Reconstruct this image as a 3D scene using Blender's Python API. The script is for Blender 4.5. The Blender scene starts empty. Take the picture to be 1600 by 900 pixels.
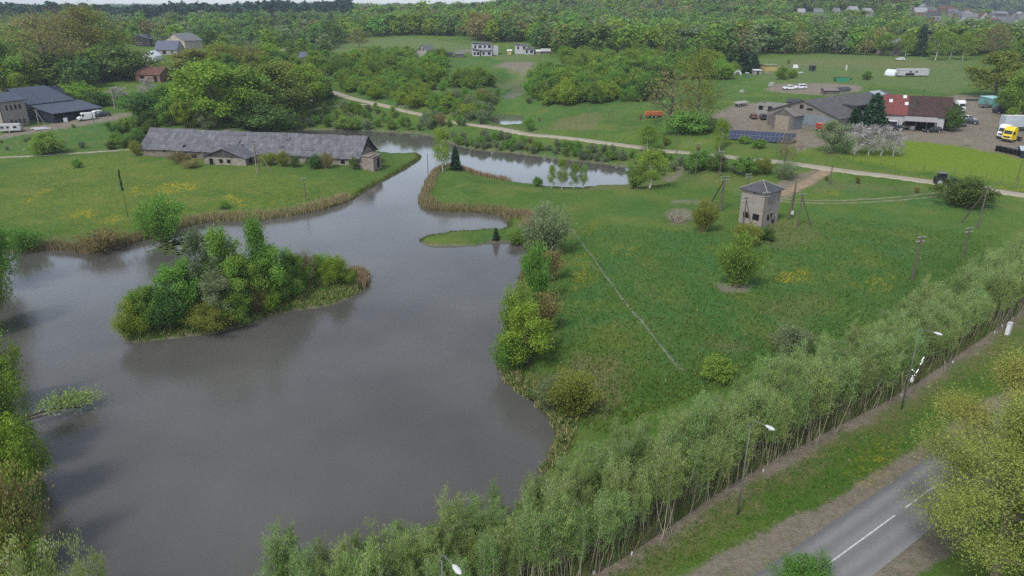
import bpy, math, random
import numpy as np
from mathutils import Vector, Matrix

rng = np.random.default_rng(7)
SC = bpy.context.scene
COL = SC.collection
# ------------------------------------------------------------------ camera, sky, sun, exposure
F_PX, PITCH, CAM_H = 1101.0, math.radians(21.6), 40.0
cam_d = bpy.data.cameras.new('camera')
cam = bpy.data.objects.new('camera', cam_d)
COL.objects.link(cam)
cam_d.sensor_width = 36.0
cam_d.lens = 36.0 * F_PX / 1600.0
cam_d.clip_start, cam_d.clip_end = 0.5, 20000
cam.location = (0, 0, CAM_H)
cam.rotation_euler = (math.pi / 2 - PITCH, 0, 0)
SC.camera = cam
SUN_EL, SUN_AZ = math.radians(52), math.radians(215)      # azimuth clockwise from +Y; behind the camera, to the left
world = bpy.data.worlds.new('World')
SC.world = world
world.use_nodes = True
wn, wl = world.node_tree.nodes, world.node_tree.links
bg = wn['Background']
sky = wn.new('ShaderNodeTexSky')
sky.sky_type = 'NISHITA'
sky.sun_disc = False
sky.sun_elevation, sky.sun_rotation = SUN_EL, SUN_AZ
sky.air_density, sky.dust_density, sky.ozone_density = 1.0, 1.2, 1.5
hs = wn.new('ShaderNodeHueSaturation')
hs.inputs['Saturation'].default_value = 0.55
wl.new(sky.outputs[0], hs.inputs['Color'])
# a broken grey cloud layer
tc = wn.new('ShaderNodeTexCoord')
mp = wn.new('ShaderNodeMapping'); mp.inputs['Scale'].default_value = (1.0, 1.0, 3.0)
cn = wn.new('ShaderNodeTexNoise'); cn.inputs['Scale'].default_value = 2.6; cn.inputs['Detail'].default_value = 6
cr = wn.new('ShaderNodeMapRange')
cr.inputs['From Min'].default_value, cr.inputs['From Max'].default_value = 0.35, 0.65
cr.inputs['To Min'].default_value, cr.inputs['To Max'].default_value = 0.85, 1.2
mx = wn.new('ShaderNodeVectorMath'); mx.operation = 'SCALE'
wl.new(tc.outputs['Generated'], mp.inputs[0]); wl.new(mp.outputs[0], cn.inputs['Vector'])
wl.new(cn.outputs['Fac'], cr.inputs['Value'])
wl.new(hs.outputs[0], mx.inputs[0]); wl.new(cr.outputs[0], mx.inputs['Scale'])
wl.new(mx.outputs[0], bg.inputs['Color'])
bg.inputs['Strength'].default_value = 0.125
sun_d = bpy.data.lights.new('sun', 'SUN')
sun_d.energy, sun_d.angle, sun_d.color = 1.5, math.radians(10), (1.0, 0.96, 0.9)
sun = bpy.data.objects.new('sun', sun_d)
COL.objects.link(sun)
sdir = Vector((math.sin(SUN_AZ) * math.cos(SUN_EL), math.cos(SUN_AZ) * math.cos(SUN_EL), math.sin(SUN_EL)))
sun.rotation_euler = sdir.to_track_quat('Z', 'Y').to_euler()
SC.view_settings.view_transform = 'Standard'
SC.view_settings.look = 'None'
SC.view_settings.exposure = 1.12
SC.view_settings.gamma = 1.0
SC.cycles.max_bounces = 6
SC.cycles.diffuse_bounces = 3
SC.cycles.glossy_bounces = 2
SC.cycles.transmission_bounces = 2
SC.cycles.volume_bounces = 0
SC.cycles.transparent_max_bounces = 4
SC.cycles.use_denoising = False

# ------------------------------------------------------------------ projection helpers
CO, SI = math.cos(PITCH), math.sin(PITCH)
def pix_ray(px, py):
    u = (np.asarray(px, float) - 800) / F_PX
    v = (450 - np.asarray(py, float)) / F_PX
    return u, CO + v * SI, -SI + v * CO
def on_plane(px, py, z):
    a, b, c = pix_ray(px, py)
    s = (z - CAM_H) / c
    return np.stack([a * s, b * s], -1)
def depth_of(x, y, z):
    return y * CO - (z - CAM_H) * SI
def z_for(y, py):
    v = (450 - py) / F_PX
    return CAM_H + y * (v * CO - SI) / (CO + v * SI)
def project(x, y, z):
    q = z - CAM_H
    d = y * CO - q * SI
    return 800 + F_PX * x / d, 450 - F_PX * (q * CO + y * SI) / d

def seg_dist(P, A, B):
    d = B - A
    L = (d * d).sum() + 1e-12
    s = np.clip(((P - A) @ d) / L, 0, 1)
    return np.hypot(*(P - A - s[:, None] * d).T)
def poly_sdf(P, poly, pad=25.0):
    """signed distance to a closed polygon, negative inside; far points get +pad"""
    out = np.full(len(P), float(pad))
    lo, hi = poly.min(0) - pad, poly.max(0) + pad
    near = np.where(((P > lo) & (P < hi)).all(1))[0]
    if not len(near):
        return out
    Q = P[near]
    d = np.full(len(Q), 1e9)
    ins = np.zeros(len(Q), bool)
    n = len(poly)
    for i in range(n):
        A, B = poly[i], poly[(i + 1) % n]
        d = np.minimum(d, seg_dist(Q, A, B))
        c = (A[1] > Q[:, 1]) != (B[1] > Q[:, 1])
        with np.errstate(divide='ignore', invalid='ignore'):
            xi = (B[0] - A[0]) * (Q[:, 1] - A[1]) / (B[1] - A[1]) + A[0]
        ins ^= c & (Q[:, 0] < xi)
    out[near] = np.where(ins, -d, np.minimum(d, pad))
    return out
def line_dist(P, line, pad=12.0):
    out = np.full(len(P), 1e3)
    lo, hi = line.min(0) - pad, line.max(0) + pad
    near = np.where(((P > lo) & (P < hi)).all(1))[0]
    if len(near):
        d = np.full(len(near), 1e3)
        for A, B in zip(line[:-1], line[1:]):
            d = np.minimum(d, seg_dist(P[near], A, B))
        out[near] = d
    return out
def smooth(pts, closed=False, k=5, jitter=0.0):
    """Catmull-Rom through points, k pieces per span"""
    p = np.asarray(pts, float)
    n = len(p)
    out = []
    for i in range(n if closed else n - 1):
        g = (lambda j: p[j % n]) if closed else (lambda j: p[min(max(j, 0), n - 1)])
        a, b, c, d = g(i - 1), g(i), g(i + 1), g(i + 2)
        for j in range(k):
            t = j / k
            out.append(0.5 * (2 * b + (c - a) * t + (2 * a - 5 * b + 4 * c - d) * t * t + (3 * b - a - 3 * c + d) * t ** 3))
    if not closed:
        out.append(p[-1])
    out = np.array(out)
    if jitter:
        out += rng.normal(0, jitter, out.shape)
    return out
def sstep(a, b, x):
    t = np.clip((x - a) / (b - a), 0, 1)
    return t * t * (3 - 2 * t)
def vnoise(x, y, seed=0):
    """cheap smooth value noise, about -1..1"""
    xi, yi = np.floor(x), np.floor(y)
    fx, fy = x - xi, y - yi
    fx, fy = fx * fx * (3 - 2 * fx), fy * fy * (3 - 2 * fy)
    def h(i, j):
        s = np.sin(i * 127.1 + j * 311.7 + seed * 74.7) * 43758.5453
        return (s - np.floor(s)) * 2 - 1
    return (h(xi, yi) * (1 - fx) + h(xi + 1, yi) * fx) * (1 - fy) + (h(xi, yi + 1) * (1 - fx) + h(xi + 1, yi + 1) * fx) * fy

# ------------------------------------------------------------------ object helpers
def link(o, parent=None):
    COL.objects.link(o)
    if parent is not None:
        o.parent = parent
    return o
def tag(o, label=None, cat=None, group=None, kind=None):
    if label: o['label'] = label
    if cat: o['category'] = cat
    if group: o['group'] = group
    if kind: o['kind'] = kind
    return o
def thing(name, label, cat, loc=(0, 0, 0), rz=0.0, group=None):
    o = bpy.data.objects.new(name, None)
    o.empty_display_size = 0.3
    o.location = loc
    o.rotation_euler = (0, 0, rz)
    link(o)
    return tag(o, label, cat, group)
def np_mesh(name, verts, faces, mats, mat_idx=None, smooth_=False):
    """faces: (N,k) int array, or list of such arrays"""
    me = bpy.data.meshes.new(name)
    fl = faces if isinstance(faces, list) else [faces]
    fl = [f for f in fl if len(f)]
    verts = np.asarray(verts, np.float32)
    me.vertices.add(len(verts))
    me.vertices.foreach_set('co', verts.ravel())
    loops = np.concatenate([f.ravel() for f in fl]).astype(np.int32)
    sizes = np.concatenate([np.full(len(f), f.shape[1]) for f in fl]).astype(np.int32)
    me.loops.add(len(loops))
    me.loops.foreach_set('vertex_index', loops)
    me.polygons.add(len(sizes))
    me.polygons.foreach_set('loop_start', np.concatenate([[0], np.cumsum(sizes)[:-1]]).astype(np.int32))
    me.polygons.foreach_set('loop_total', sizes)
    for m in (mats if isinstance(mats, (list, tuple)) else [mats]):
        me.materials.append(m)
    if mat_idx is not None:
        me.polygons.foreach_set('material_index', np.asarray(mat_idx, np.int32))
    if smooth_:
        me.polygons.foreach_set('use_smooth', np.ones(len(sizes), bool))
    me.update(calc_edges=True)
    me.validate()
    return me
class MB:
    """collects simple shapes into one mesh"""
    def __init__(s): s.v, s.f = [], []
    def face(s, pts):
        n = len(s.v); s.v += [tuple(p) for p in pts]; s.f.append(tuple(range(n, n + len(pts))))
        return s
    def box(s, x0, x1, y0, y1, z0, z1):
        n = len(s.v)
        s.v += [(x0, y0, z0), (x1, y0, z0), (x1, y1, z0), (x0, y1, z0), (x0, y0, z1), (x1, y0, z1), (x1, y1, z1), (x0, y1, z1)]
        s.f += [tuple(n + i for i in q) for q in ((3, 2, 1, 0), (4, 5, 6, 7), (0, 1, 5, 4), (1, 2, 6, 5), (2, 3, 7, 6), (3, 0, 4, 7))]
        return s
    def cbox(s, c, d): return s.box(c[0] - d[0] / 2, c[0] + d[0] / 2, c[1] - d[1] / 2, c[1] + d[1] / 2, c[2] - d[2] / 2, c[2] + d[2] / 2)
    def slab(s, top, t):
        """a solid plate under a polygon of top points"""
        a = [Vector(p) for p in top]
        nrm = (a[1] - a[0]).cross(a[2] - a[0]).normalized()
        b = [p - nrm * t for p in a]
        n, k = len(s.v), len(a)
        s.v += [tuple(p) for p in a + b]
        s.f.append(tuple(range(n, n + k))); s.f.append(tuple(n + k + i for i in reversed(range(k))))
        for i in range(k):
            j = (i + 1) % k
            s.f.append((n + i, n + k + i, n + k + j, n + j))
        return s
    def prism(s, prof, axis, a, b):
        """extrude a 2-D outline along axis ('x': prof=(y,z), 'y': prof=(x,z), 'z': prof=(x,y))"""
        mk = {'x': lambda p, t: (t, p[0], p[1]), 'y': lambda p, t: (p[0], t, p[1]), 'z': lambda p, t: (p[0], p[1], t)}[axis]
        n, k = len(s.v), len(prof)
        s.v += [mk(p, a) for p in prof] + [mk(p, b) for p in prof]
        s.f.append(tuple(n + i for i in range(k))); s.f.append(tuple(n + k + i for i in reversed(range(k))))
        for i in range(k):
            j = (i + 1) % k
            s.f.append((n + i, n + k + i, n + k + j, n + j))
        return s
    def tube(s, pts, rad, n=6, cap=True):
        pts = [Vector(p) for p in pts]
        rad = rad if isinstance(rad, (list, tuple)) else [rad] * len(pts)
        base = len(s.v)
        for i, p in enumerate(pts):
            d = (pts[min(i + 1, len(pts) - 1)] - pts[max(i - 1, 0)]).normalized()
            u = d.orthogonal().normalized() if abs(d.z) > .99 else d.cross(Vector((0, 0, 1))).normalized()
            w = d.cross(u)
            for k in range(n):
                a = 2 * math.pi * k / n
                s.v.append(tuple(p + (u * math.cos(a) + w * math.sin(a)) * rad[i]))
        for i in range(len(pts) - 1):
            for k in range(n):
                a, b = base + i * n + k, base + i * n + (k + 1) % n
                s.f.append((a, b, b + n, a + n))
        if cap:
            s.f.append(tuple(base + k for k in reversed(range(n))))
            s.f.append(tuple(base + (len(pts) - 1) * n + k for k in range(n)))
        return s
    def disc_x(s, c, r, w, n=14):
        """wheel-like cylinder along y"""
        pts = [(c[0] + r * math.cos(2 * math.pi * i / n), c[2] + r * math.sin(2 * math.pi * i / n)) for i in range(n)]
        return s.prism(pts, 'y', c[1] - w / 2, c[1] + w / 2)
    def ring_y(s, c, r0, r1, w, n=14):
        b = len(s.v)
        for r, y in ((r0, -w / 2), (r1, -w / 2), (r1, w / 2), (r0, w / 2)):
            for i in range(n):
                a = 2 * math.pi * i / n
                s.v.append((c[0] + r * math.cos(a), c[1] + y, c[2] + r * math.sin(a)))
        for q in range(4):
            for i in range(n):
                j = (i + 1) % n
                s.f.append((b + q * n + i, b + q * n + j, b + (q + 1) % 4 * n + j, b + (q + 1) % 4 * n + i))
        return s
    def build(s, name, mat, parent=None, smooth_=False, bevel=0.0):
        me = bpy.data.meshes.new(name)
        me.from_pydata(s.v, [], s.f)
        me.materials.append(mat)
        if smooth_:
            me.polygons.foreach_set('use_smooth', np.ones(len(s.f), bool))
        me.update()
        o = bpy.data.objects.new(name, me)
        if bevel:
            m = o.modifiers.new('bevel', 'BEVEL'); m.width = bevel; m.segments = 2; m.limit_method = 'ANGLE'
        return link(o, parent)
def copy_tree(o, parent=None):
    c = o.copy(); COL.objects.link(c)
    if parent is not None:
        c.parent = parent
    for ch in list(o.children):
        copy_tree(ch, c)
    return c

# ------------------------------------------------------------------ materials
def new_mat(name):
    m = bpy.data.materials.new(name); m.use_nodes = True
    return m, m.node_tree.nodes, m.node_tree.links, m.node_tree.nodes['Principled BSDF']
def set_spec(b, v): b.inputs['Specular IOR Level'].default_value = v
def plain(name, col, rough=0.7, var=0.18, scale=3.0, metal=0.0, spec=0.3, streak=None, dirt=None, bump=0.0):
    """weathered surface: base colour broken up by two noises; streak=(x,y,z) stretches it"""
    m, n, l, b = new_mat(name)
    tc = n.new('ShaderNodeTexCoord'); mp = n.new('ShaderNodeMapping')
    mp.inputs['Scale'].default_value = streak or (1, 1, 1)
    l.new(tc.outputs['Object'], mp.inputs[0])
    no = n.new('ShaderNodeTexNoise'); no.inputs['Scale'].default_value = scale; no.inputs['Detail'].default_value = 8; no.inputs['Roughness'].default_value = .7
    l.new(mp.outputs[0], no.inputs['Vector'])
    ra = n.new('ShaderNodeValToRGB')
    c0 = [c * (1 - var * 1.6) for c in col]; c1 = [min(1, c * (1 + var)) for c in col]
    ra.color_ramp.elements[0].position, ra.color_ramp.elements[1].position = .3, .7
    ra.color_ramp.elements[0].color, ra.color_ramp.elements[1].color = (*c0, 1), (*c1, 1)
    l.new(no.outputs['Fac'], ra.inputs[0])
    out = ra.outputs[0]
    if dirt:
        n2 = n.new('ShaderNodeTexNoise'); n2.inputs['Scale'].default_value = scale * .35; n2.inputs['Detail'].default_value = 5
        l.new(tc.outputs['Object'], n2.inputs['Vector'])
        mr = n.new('ShaderNodeMapRange'); mr.inputs['From Min'].default_value, mr.inputs['From Max'].default_value = .5, .68
        l.new(n2.outputs['Fac'], mr.inputs['Value'])
        mi = n.new('ShaderNodeMixRGB'); mi.inputs[2].default_value = (*dirt, 1)
        l.new(mr.outputs[0], mi.inputs[0]); l.new(out, mi.inputs[1]); out = mi.outputs[0]
    l.new(out, b.inputs['Base Color'])
    b.inputs['Roughness'].default_value = rough
    b.inputs['Metallic'].default_value = metal
    set_spec(b, spec)
    if bump:
        bp = n.new('ShaderNodeBump'); bp.inputs['Strength'].default_value = bump; bp.inputs['Distance'].default_value = .05
        l.new(no.outputs['Fac'], bp.inputs['Height']); l.new(bp.outputs[0], b.inputs['Normal'])
    return m
def paneled(name, c1, c2, sx, sy, rough=0.8, gap=None, axis='xz', mortar=.02, noise=.35, spec=.2):
    """courses of sheets, boards, bricks or tiles: Brick texture in object space"""
    m, n, l, b = new_mat(name)
    tc = n.new('ShaderNodeTexCoord'); sp = n.new('ShaderNodeSeparateXYZ'); cb = n.new('ShaderNodeCombineXYZ')
    l.new(tc.outputs['Object'], sp.inputs[0])
    add = n.new('ShaderNodeMath'); add.operation = 'ADD'
    l.new(sp.outputs[0], add.inputs[0]); l.new(sp.outputs[1], add.inputs[1])
    src = {'xz': (add.outputs[0], sp.outputs[2]), 'xy': (sp.outputs[0], sp.outputs[1]), 'yz': (sp.outputs[1], sp.outputs[2]), 'x': (sp.outputs[0], sp.outputs[2])}[axis]
    l.new(src[0], cb.inputs[0]); l.new(src[1], cb.inputs[1])
    br = n.new('ShaderNodeTexBrick')
    br.inputs['Color1'].default_value, br.inputs['Color2'].default_value = (*c1, 1), (*c2, 1)
    br.inputs['Mortar'].default_value = (*(gap or [c * .45 for c in c1]), 1)
    br.inputs['Scale'].default_value = 1.0
    br.inputs['Mortar Size'].default_value = mortar
    br.inputs['Brick Width'].default_value, br.inputs['Row Height'].default_value = sx, sy
    l.new(cb.outputs[0], br.inputs['Vector'])
    no = n.new('ShaderNodeTexNoise'); no.inputs['Scale'].default_value = .7; no.inputs['Detail'].default_value = 9; no.inputs['Roughness'].default_value = .75
    l.new(tc.outputs['Object'], no.inputs['Vector'])
    mr = n.new('ShaderNodeMapRange'); mr.inputs['From Min'].default_value, mr.inputs['From Max'].default_value = .3, .7
    mr.inputs['To Min'].default_value, mr.inputs['To Max'].default_value = 1 - noise, 1 + noise
    l.new(no.outputs['Fac'], mr.inputs['Value'])
    vm = n.new('ShaderNodeVectorMath'); vm.operation = 'SCALE'
    l.new(br.outputs['Color'], vm.inputs[0]); l.new(mr.outputs[0], vm.inputs['Scale'])
    l.new(vm.outputs[0], b.inputs['Base Color'])
    b.inputs['Roughness'].default_value = rough; set_spec(b, spec)
    return m
def leaf_mat(name, col, hue=.03, val=.35, trans=.38, sat=1.12):
    """leaves: every tree and every leaf clump gets its own shade of the species' green"""
    m, n, l, b = new_mat(name)
    n.remove(b)
    oi = n.new('ShaderNodeObjectInfo'); geo = n.new('ShaderNodeNewGeometry')
    at_ = n.new('ShaderNodeAttribute'); at_.attribute_name = 'tint'
    ad = n.new('ShaderNodeMath'); ad.operation = 'ADD'
    l.new(oi.outputs['Random'], ad.inputs[0]); l.new(at_.outputs['Fac'], ad.inputs[1])
    fr = n.new('ShaderNodeMath'); fr.operation = 'FRACT'; l.new(ad.outputs[0], fr.inputs[0])
    h = n.new('ShaderNodeHueSaturation'); h.inputs['Color'].default_value = (*col, 1); h.inputs['Saturation'].default_value = sat
    m1 = n.new('ShaderNodeMapRange'); m1.inputs['To Min'].default_value, m1.inputs['To Max'].default_value = .5 - hue, .5 + hue
    l.new(fr.outputs[0], m1.inputs['Value']); l.new(m1.outputs[0], h.inputs['Hue'])
    mu = n.new('ShaderNodeMath'); mu.operation = 'MULTIPLY_ADD'
    f2 = n.new('ShaderNodeMath'); f2.operation = 'MULTIPLY'; f2.inputs[1].default_value = 7.31; l.new(fr.outputs[0], f2.inputs[0])
    f3 = n.new('ShaderNodeMath'); f3.operation = 'FRACT'; l.new(f2.outputs[0], f3.inputs[0])
    l.new(f3.outputs[0], mu.inputs[0]); mu.inputs[1].default_value = val; mu.inputs[2].default_value = 1 - val * .5
    ml = n.new('ShaderNodeMapRange'); ml.inputs['To Min'].default_value, ml.inputs['To Max'].default_value = .74, 1.28
    l.new(geo.outputs['Random Per Island'], ml.inputs['Value'])
    mm = n.new('ShaderNodeMath'); mm.operation = 'MULTIPLY'; l.new(mu.outputs[0], mm.inputs[0]); l.new(ml.outputs[0], mm.inputs[1])
    l.new(mm.outputs[0], h.inputs['Value'])
    d = n.new('ShaderNodeBsdfDiffuse'); t = n.new('ShaderNodeBsdfTranslucent'); mi = n.new('ShaderNodeMixShader')
    mi.inputs[0].default_value = trans
    l.new(h.outputs[0], d.inputs[0]); l.new(h.outputs[0], t.inputs[0])
    l.new(d.outputs[0], mi.inputs[1]); l.new(t.outputs[0], mi.inputs[2])
    l.new(mi.outputs[0], n['Material Output'].inputs['Surface'])
    return m
# ------------------------------------------------------------------ terrain
YK = np.array([0, 60, 100, 130, 150, 170, 190, 215, 245, 300, 360, 400, 500, 700, 1000, 1500, 2500, 6000.])
ZL = np.array([2, 1.6, 1.6, 1.6, 1.6, 1.7, 2.0, 3.2, 5.5, 10.5, 14.5, 17, 19.5, 20, 20, 22, 26, 34.])
ZC = np.array([2, 1.6, 1.6, 1.6, 1.8, 2.1, 2.8, 3.8, 4.2, 8, 13.5, 16, 20.5, 23, 25, 25, 28, 36.])
ZR = np.array([2, 2, 2.3, 3.0, 4.8, 7.2, 8.5, 9, 11, 13, 14.5, 15.5, 16, 16, 17, 22, 34, 40.])
def base_h(X, Y):
    t = np.clip(X / np.maximum(Y, 1.0), -1.2, 1.2)
    l, c, r = np.interp(Y, YK, ZL), np.interp(Y, YK, ZC), np.interp(Y, YK, ZR)
    a = sstep(-.52, -.08, t); b = sstep(0.0, .48, t)
    h = l + (c - l) * a + (r - c) * b
    # wooded hill beyond the right-hand fields and the far rises
    h = h + 34 * np.exp(-((X - 340) / 270) ** 2 - ((Y - 1020) / 230) ** 2)
    h = h + 40 * np.exp(-((X - 1150) / 620) ** 2 - ((Y - 2100) / 420) ** 2)
    h = h + .12 * vnoise(X / 9, Y / 9, 1) + .05 * vnoise(X / 2.3, Y / 2.3, 2)
    far = sstep(250, 600, Y)
    return h + far * (1.2 * vnoise(X / 60, Y / 60, 3) + 2.0 * vnoise(X / 190, Y / 190, 4))

POND_PX = [(-60, 640), (-45, 520), (-30, 440), (5, 396), (25, 395), (90, 390), (142, 396), (168, 392), (215, 378), (262, 364), (300, 352), (345, 345), (400, 345),
           (445, 339), (500, 328), (548, 312), (572, 296), (612, 275), (642, 257), (656, 247), (648, 241), (622, 241), (596, 238), (560, 229), (500, 226), (462, 218), (456, 207), (480, 203), (520, 203),
           (575, 205), (640, 208), (680, 214), (712, 227), (745, 234), (800, 239), (870, 248), (940, 256), (985, 263), (996, 275), (985, 288), (940, 291),
           (900, 294), (845, 291), (795, 284), (752, 276), (722, 266), (696, 262), (676, 274), (662, 298), (659, 318), (680, 329), (720, 331), (762, 333),
           (786, 337), (795, 346), (793, 358), (760, 361), (705, 365), (668, 371), (658, 377), (672, 384), (722, 384), (772, 380), (808, 380), (822, 386),
           (826, 400), (818, 428), (810, 455), (798, 500), (788, 540), (782, 572), (795, 596), (826, 620), (850, 638), (868, 662), (874, 690), (850, 735),
           (780, 815), (660, 885), (520, 922), (390, 948), (250, 1010), (120, 1080), (40, 1010), (45, 900), (70, 850), (74, 780), (66, 740), (40, 690), (25, 640), (0, 600), (-25, 610)]
ISLE_PX = [(188, 524), (205, 535), (258, 530), (330, 521), (400, 504), (452, 487), (500, 480), (540, 469), (564, 455), (573, 440), (566, 428), (530, 426),
           (470, 432), (390, 446), (310, 464), (240, 487), (200, 505)]
def px_poly(pts, z=0.0): return on_plane([p[0] for p in pts], [p[1] for p in pts], z)
POND = smooth(px_poly(POND_PX), True, 5, .18)
ISLE = smooth(px_poly(ISLE_PX), True, 6, .15)
PONDS2 = [(2.6, smooth(px_poly([(768, 186), (772, 180), (792, 178), (815, 181), (822, 187), (816, 194), (790, 196), (772, 193)], 2.6), True, 4, .15)),
          (6.0, smooth(px_poly([(782, 152), (792, 145), (803, 137), (812, 134), (818, 138), (816, 146), (806, 153), (792, 156)], 6.0), True, 4, .15))]
def bank(sd):
    return np.where(sd < 0, np.maximum(.5 * sd, -2.0), np.where(sd < .7, .55 * sd / .7, .55 + .1 * (sd - .7) + .01 * np.maximum(sd - 3, 0) ** 2))
def height0(X, Y):
    P = np.stack([X, Y], -1)
    h = base_h(X, Y)
    sp = poly_sdf(P, POND, 60)
    si = poly_sdf(P, ISLE, 60)
    h = np.minimum(h, bank(np.maximum(sp, np.where(sp < 0, -si, sp)) if False else np.where(sp >= 0, sp, np.maximum(sp, -si))))
    for z, pl in PONDS2:
        s = poly_sdf(P, pl, 30)
        h = h + (z + np.minimum(bank(s), 1.2) - h) * (1 - sstep(3, 14, s))
    return h
# one sheet, denser towards the camera: rows of constant distance, columns of constant direction
ROW_Y = np.geomspace(7, 7000, 800)
COL_T = np.linspace(-1.35, 1.35, 1000)
GT, GY = np.meshgrid(COL_T, ROW_Y)
GX = GT * GY
GP = np.stack([GX.ravel(), GY.ravel()], -1)
GZ = height0(GP[:, 0], GP[:, 1]).reshape(GX.shape)

def at_many(px, py):
    """world points of pixels on the ground"""
    a, b, c = pix_ray(px, py)
    a, b, c = np.atleast_1d(a), np.atleast_1d(b), np.atleast_1d(c)
    t = a / b
    ci = np.clip(np.interp(t, COL_T, np.arange(len(COL_T))), 0, len(COL_T) - 1.001)
    i0 = ci.astype(int); fr = ci - i0
    out = np.zeros((len(t), 3))
    for k in range(len(t)):
        hz = GZ[:, i0[k]] * (1 - fr[k]) + GZ[:, i0[k] + 1] * fr[k]
        hz = np.maximum(hz, 0)
        rz = CAM_H + ROW_Y * c[k] / b[k]
        g = rz - hz
        j = np.argmax(g < 0) if (g < 0).any() else len(g) - 1
        j = max(j, 1)
        s = np.clip(g[j - 1] / (g[j - 1] - g[j] + 1e-9), 0, 1)
        y = ROW_Y[j - 1] + (ROW_Y[j] - ROW_Y[j - 1]) * s
        out[k] = (t[k] * y, y, hz[j - 1] + (hz[j] - hz[j - 1]) * s)
    return out
def at(px, py): return at_many([px], [py])[0]
def ground(x, y):
    """height of the terrain sheet"""
    y = max(y, 7.1)
    r = np.interp(y, ROW_Y, np.arange(len(ROW_Y))); c = np.interp(x / y, COL_T, np.arange(len(COL_T)))
    i, j = min(int(r), len(ROW_Y) - 2), min(int(c), len(COL_T) - 2)
    u, v = r - i, c - j
    return float((GZ[i, j] * (1 - v) + GZ[i, j + 1] * v) * (1 - u) + (GZ[i + 1, j] * (1 - v) + GZ[i + 1, j + 1] * v) * u)

# ---- roads: centre lines from the ground points, sheets laid on a levelled bed
def road_line(pxs, k=8):
    return smooth(at_many([p[0] for p in pxs], [p[1] for p in pxs])[:, :2], False, k)
GRAVEL = road_line([(500, 136), (526, 146), (560, 156), (620, 170), (672, 182), (732, 194), (800, 204), (866, 213), (930, 221), (1000, 230), (1080, 239), (1150, 246), (1210, 252), (1300, 264), (1380, 274), (1440, 282), (1520, 293), (1600, 305), (1700, 320)])
LANE = road_line([(300, 212), (340, 207), (375, 200), (420, 188), (470, 175), (510, 167), (560, 163), (610, 167)])
PATH = road_line([(-60, 251), (0, 246), (60, 243), (120, 239), (170, 236), (212, 233), (240, 228), (300, 212)])
TRACK = road_line([(1205, 312), (1260, 315), (1330, 315), (1400, 311), (1450, 306), (1490, 301), (1530, 297)])
SPUR = road_line([(1212, 305), (1235, 297), (1262, 284), (1285, 271), (1300, 264)])
HOUSE_LANE = road_line([(548, 57), (520, 59), (490, 64), (455, 72), (440, 80)])
# the asphalt road in the lower right corner (a straight line through ground points)
A0, A1 = on_plane(1215, 870, 2.0), on_plane(1375, 762, 2.0)
AD = (A1 - A0) / np.linalg.norm(A1 - A0); AN = np.array([AD[1], -AD[0]])       # AN: away from the pond
C0 = on_plane(1287, 887, 2.0)
LANE_W = float((C0 - A0) @ AN)
ROAD_C = A0 + AN * LANE_W
def road_pt(s, off): return ROAD_C + AD * s + AN * off
ASPHALT = np.array([road_pt(s, 0) for s in np.arange(-60, 141, 4.0)])
def level_bed(line, half, soft, drop):
    """press the terrain to the line's own smoothed height"""
    z = np.array([ground(*p) for p in line])
    zz = z.copy()
    for _ in range(6):
        zz[1:-1] = (zz[:-2] + 2 * zz[1:-1] + zz[2:]) / 4
    lo, hi = line.min(0) - 15, line.max(0) + 15
    idx = np.where(((GP > lo) & (GP < hi)).all(1))[0]
    Q = GP[idx]
    best = np.full(len(Q), 1e3); bz = np.zeros(len(Q))
    for (A, B, za, zb) in zip(line[:-1], line[1:], zz[:-1], zz[1:]):
        d = B - A; L = (d * d).sum() + 1e-12
        s = np.clip(((Q - A) @ d) / L, 0, 1)
        r = np.hypot(*(Q - A - s[:, None] * d).T)
        m = r < best
        best[m] = r[m]; bz[m] = (za + (zb - za) * s)[m]
    w = 1 - sstep(half, half + soft, best)
    flat = GZ.ravel()
    flat[idx] += (bz - drop * (1 - sstep(half - .3, half + .5, best)) - flat[idx]) * w
    return zz
def road_sheet(name, line, zz, half, mat, lift=0.0, wob=0.0, cross=7):
    n = len(line)
    tan = np.gradient(line, axis=0); tan /= np.linalg.norm(tan, axis=1)[:, None] + 1e-9
    nor = np.stack([tan[:, 1], -tan[:, 0]], -1)
    offs = np.concatenate([[-1], np.linspace(-.96, .96, cross - 2), [1]])
    V = []
    for i in range(n):
        hw = half * (1 + (wob * vnoise(np.array([i * .37]), np.array([half]), 5)[0] if wob else 0))
        for o in offs:
            p = line[i] + nor[i] * o * hw
            V.append((p[0], p[1], zz[i] + lift - (.14 + lift if abs(o) == 1 else 0) + .03 * (1 - o * o)))
    F = [(i * cross + k, (i + 1) * cross + k, (i + 1) * cross + k + 1, i * cross + k + 1) for i in range(n - 1) for k in range(cross - 1)]
    o = bpy.data.objects.new(name, np_mesh(name, V, np.array(F), mat, None, True))
    link(o); return tag(o, kind='structure')
# even out the strip of the asphalt road first
zz_as = np.full(len(ASPHALT), 2.0)
dA = (GP - ROAD_C) @ AN; sA = (GP - ROAD_C) @ AD
wA = (1 - sstep(4.5, 11, np.abs(dA))) * (sA > -70) * (sA < 130)
GZ.ravel()[:] += (2.0 - .06 * (np.abs(dA) < LANE_W - .2) - GZ.ravel()) * wA
Z_GR = level_bed(GRAVEL, 2.2, 4.0, .10)
Z_LN = level_bed(LANE, 1.4, 2.0, .10)
Z_PA = level_bed(PATH, .9, 1.5, .10)
Z_SP = level_bed(SPUR, 2.0, 2.0, .10)
Z_HL = level_bed(HOUSE_LANE, 2.0, 3.0, .10)

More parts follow.
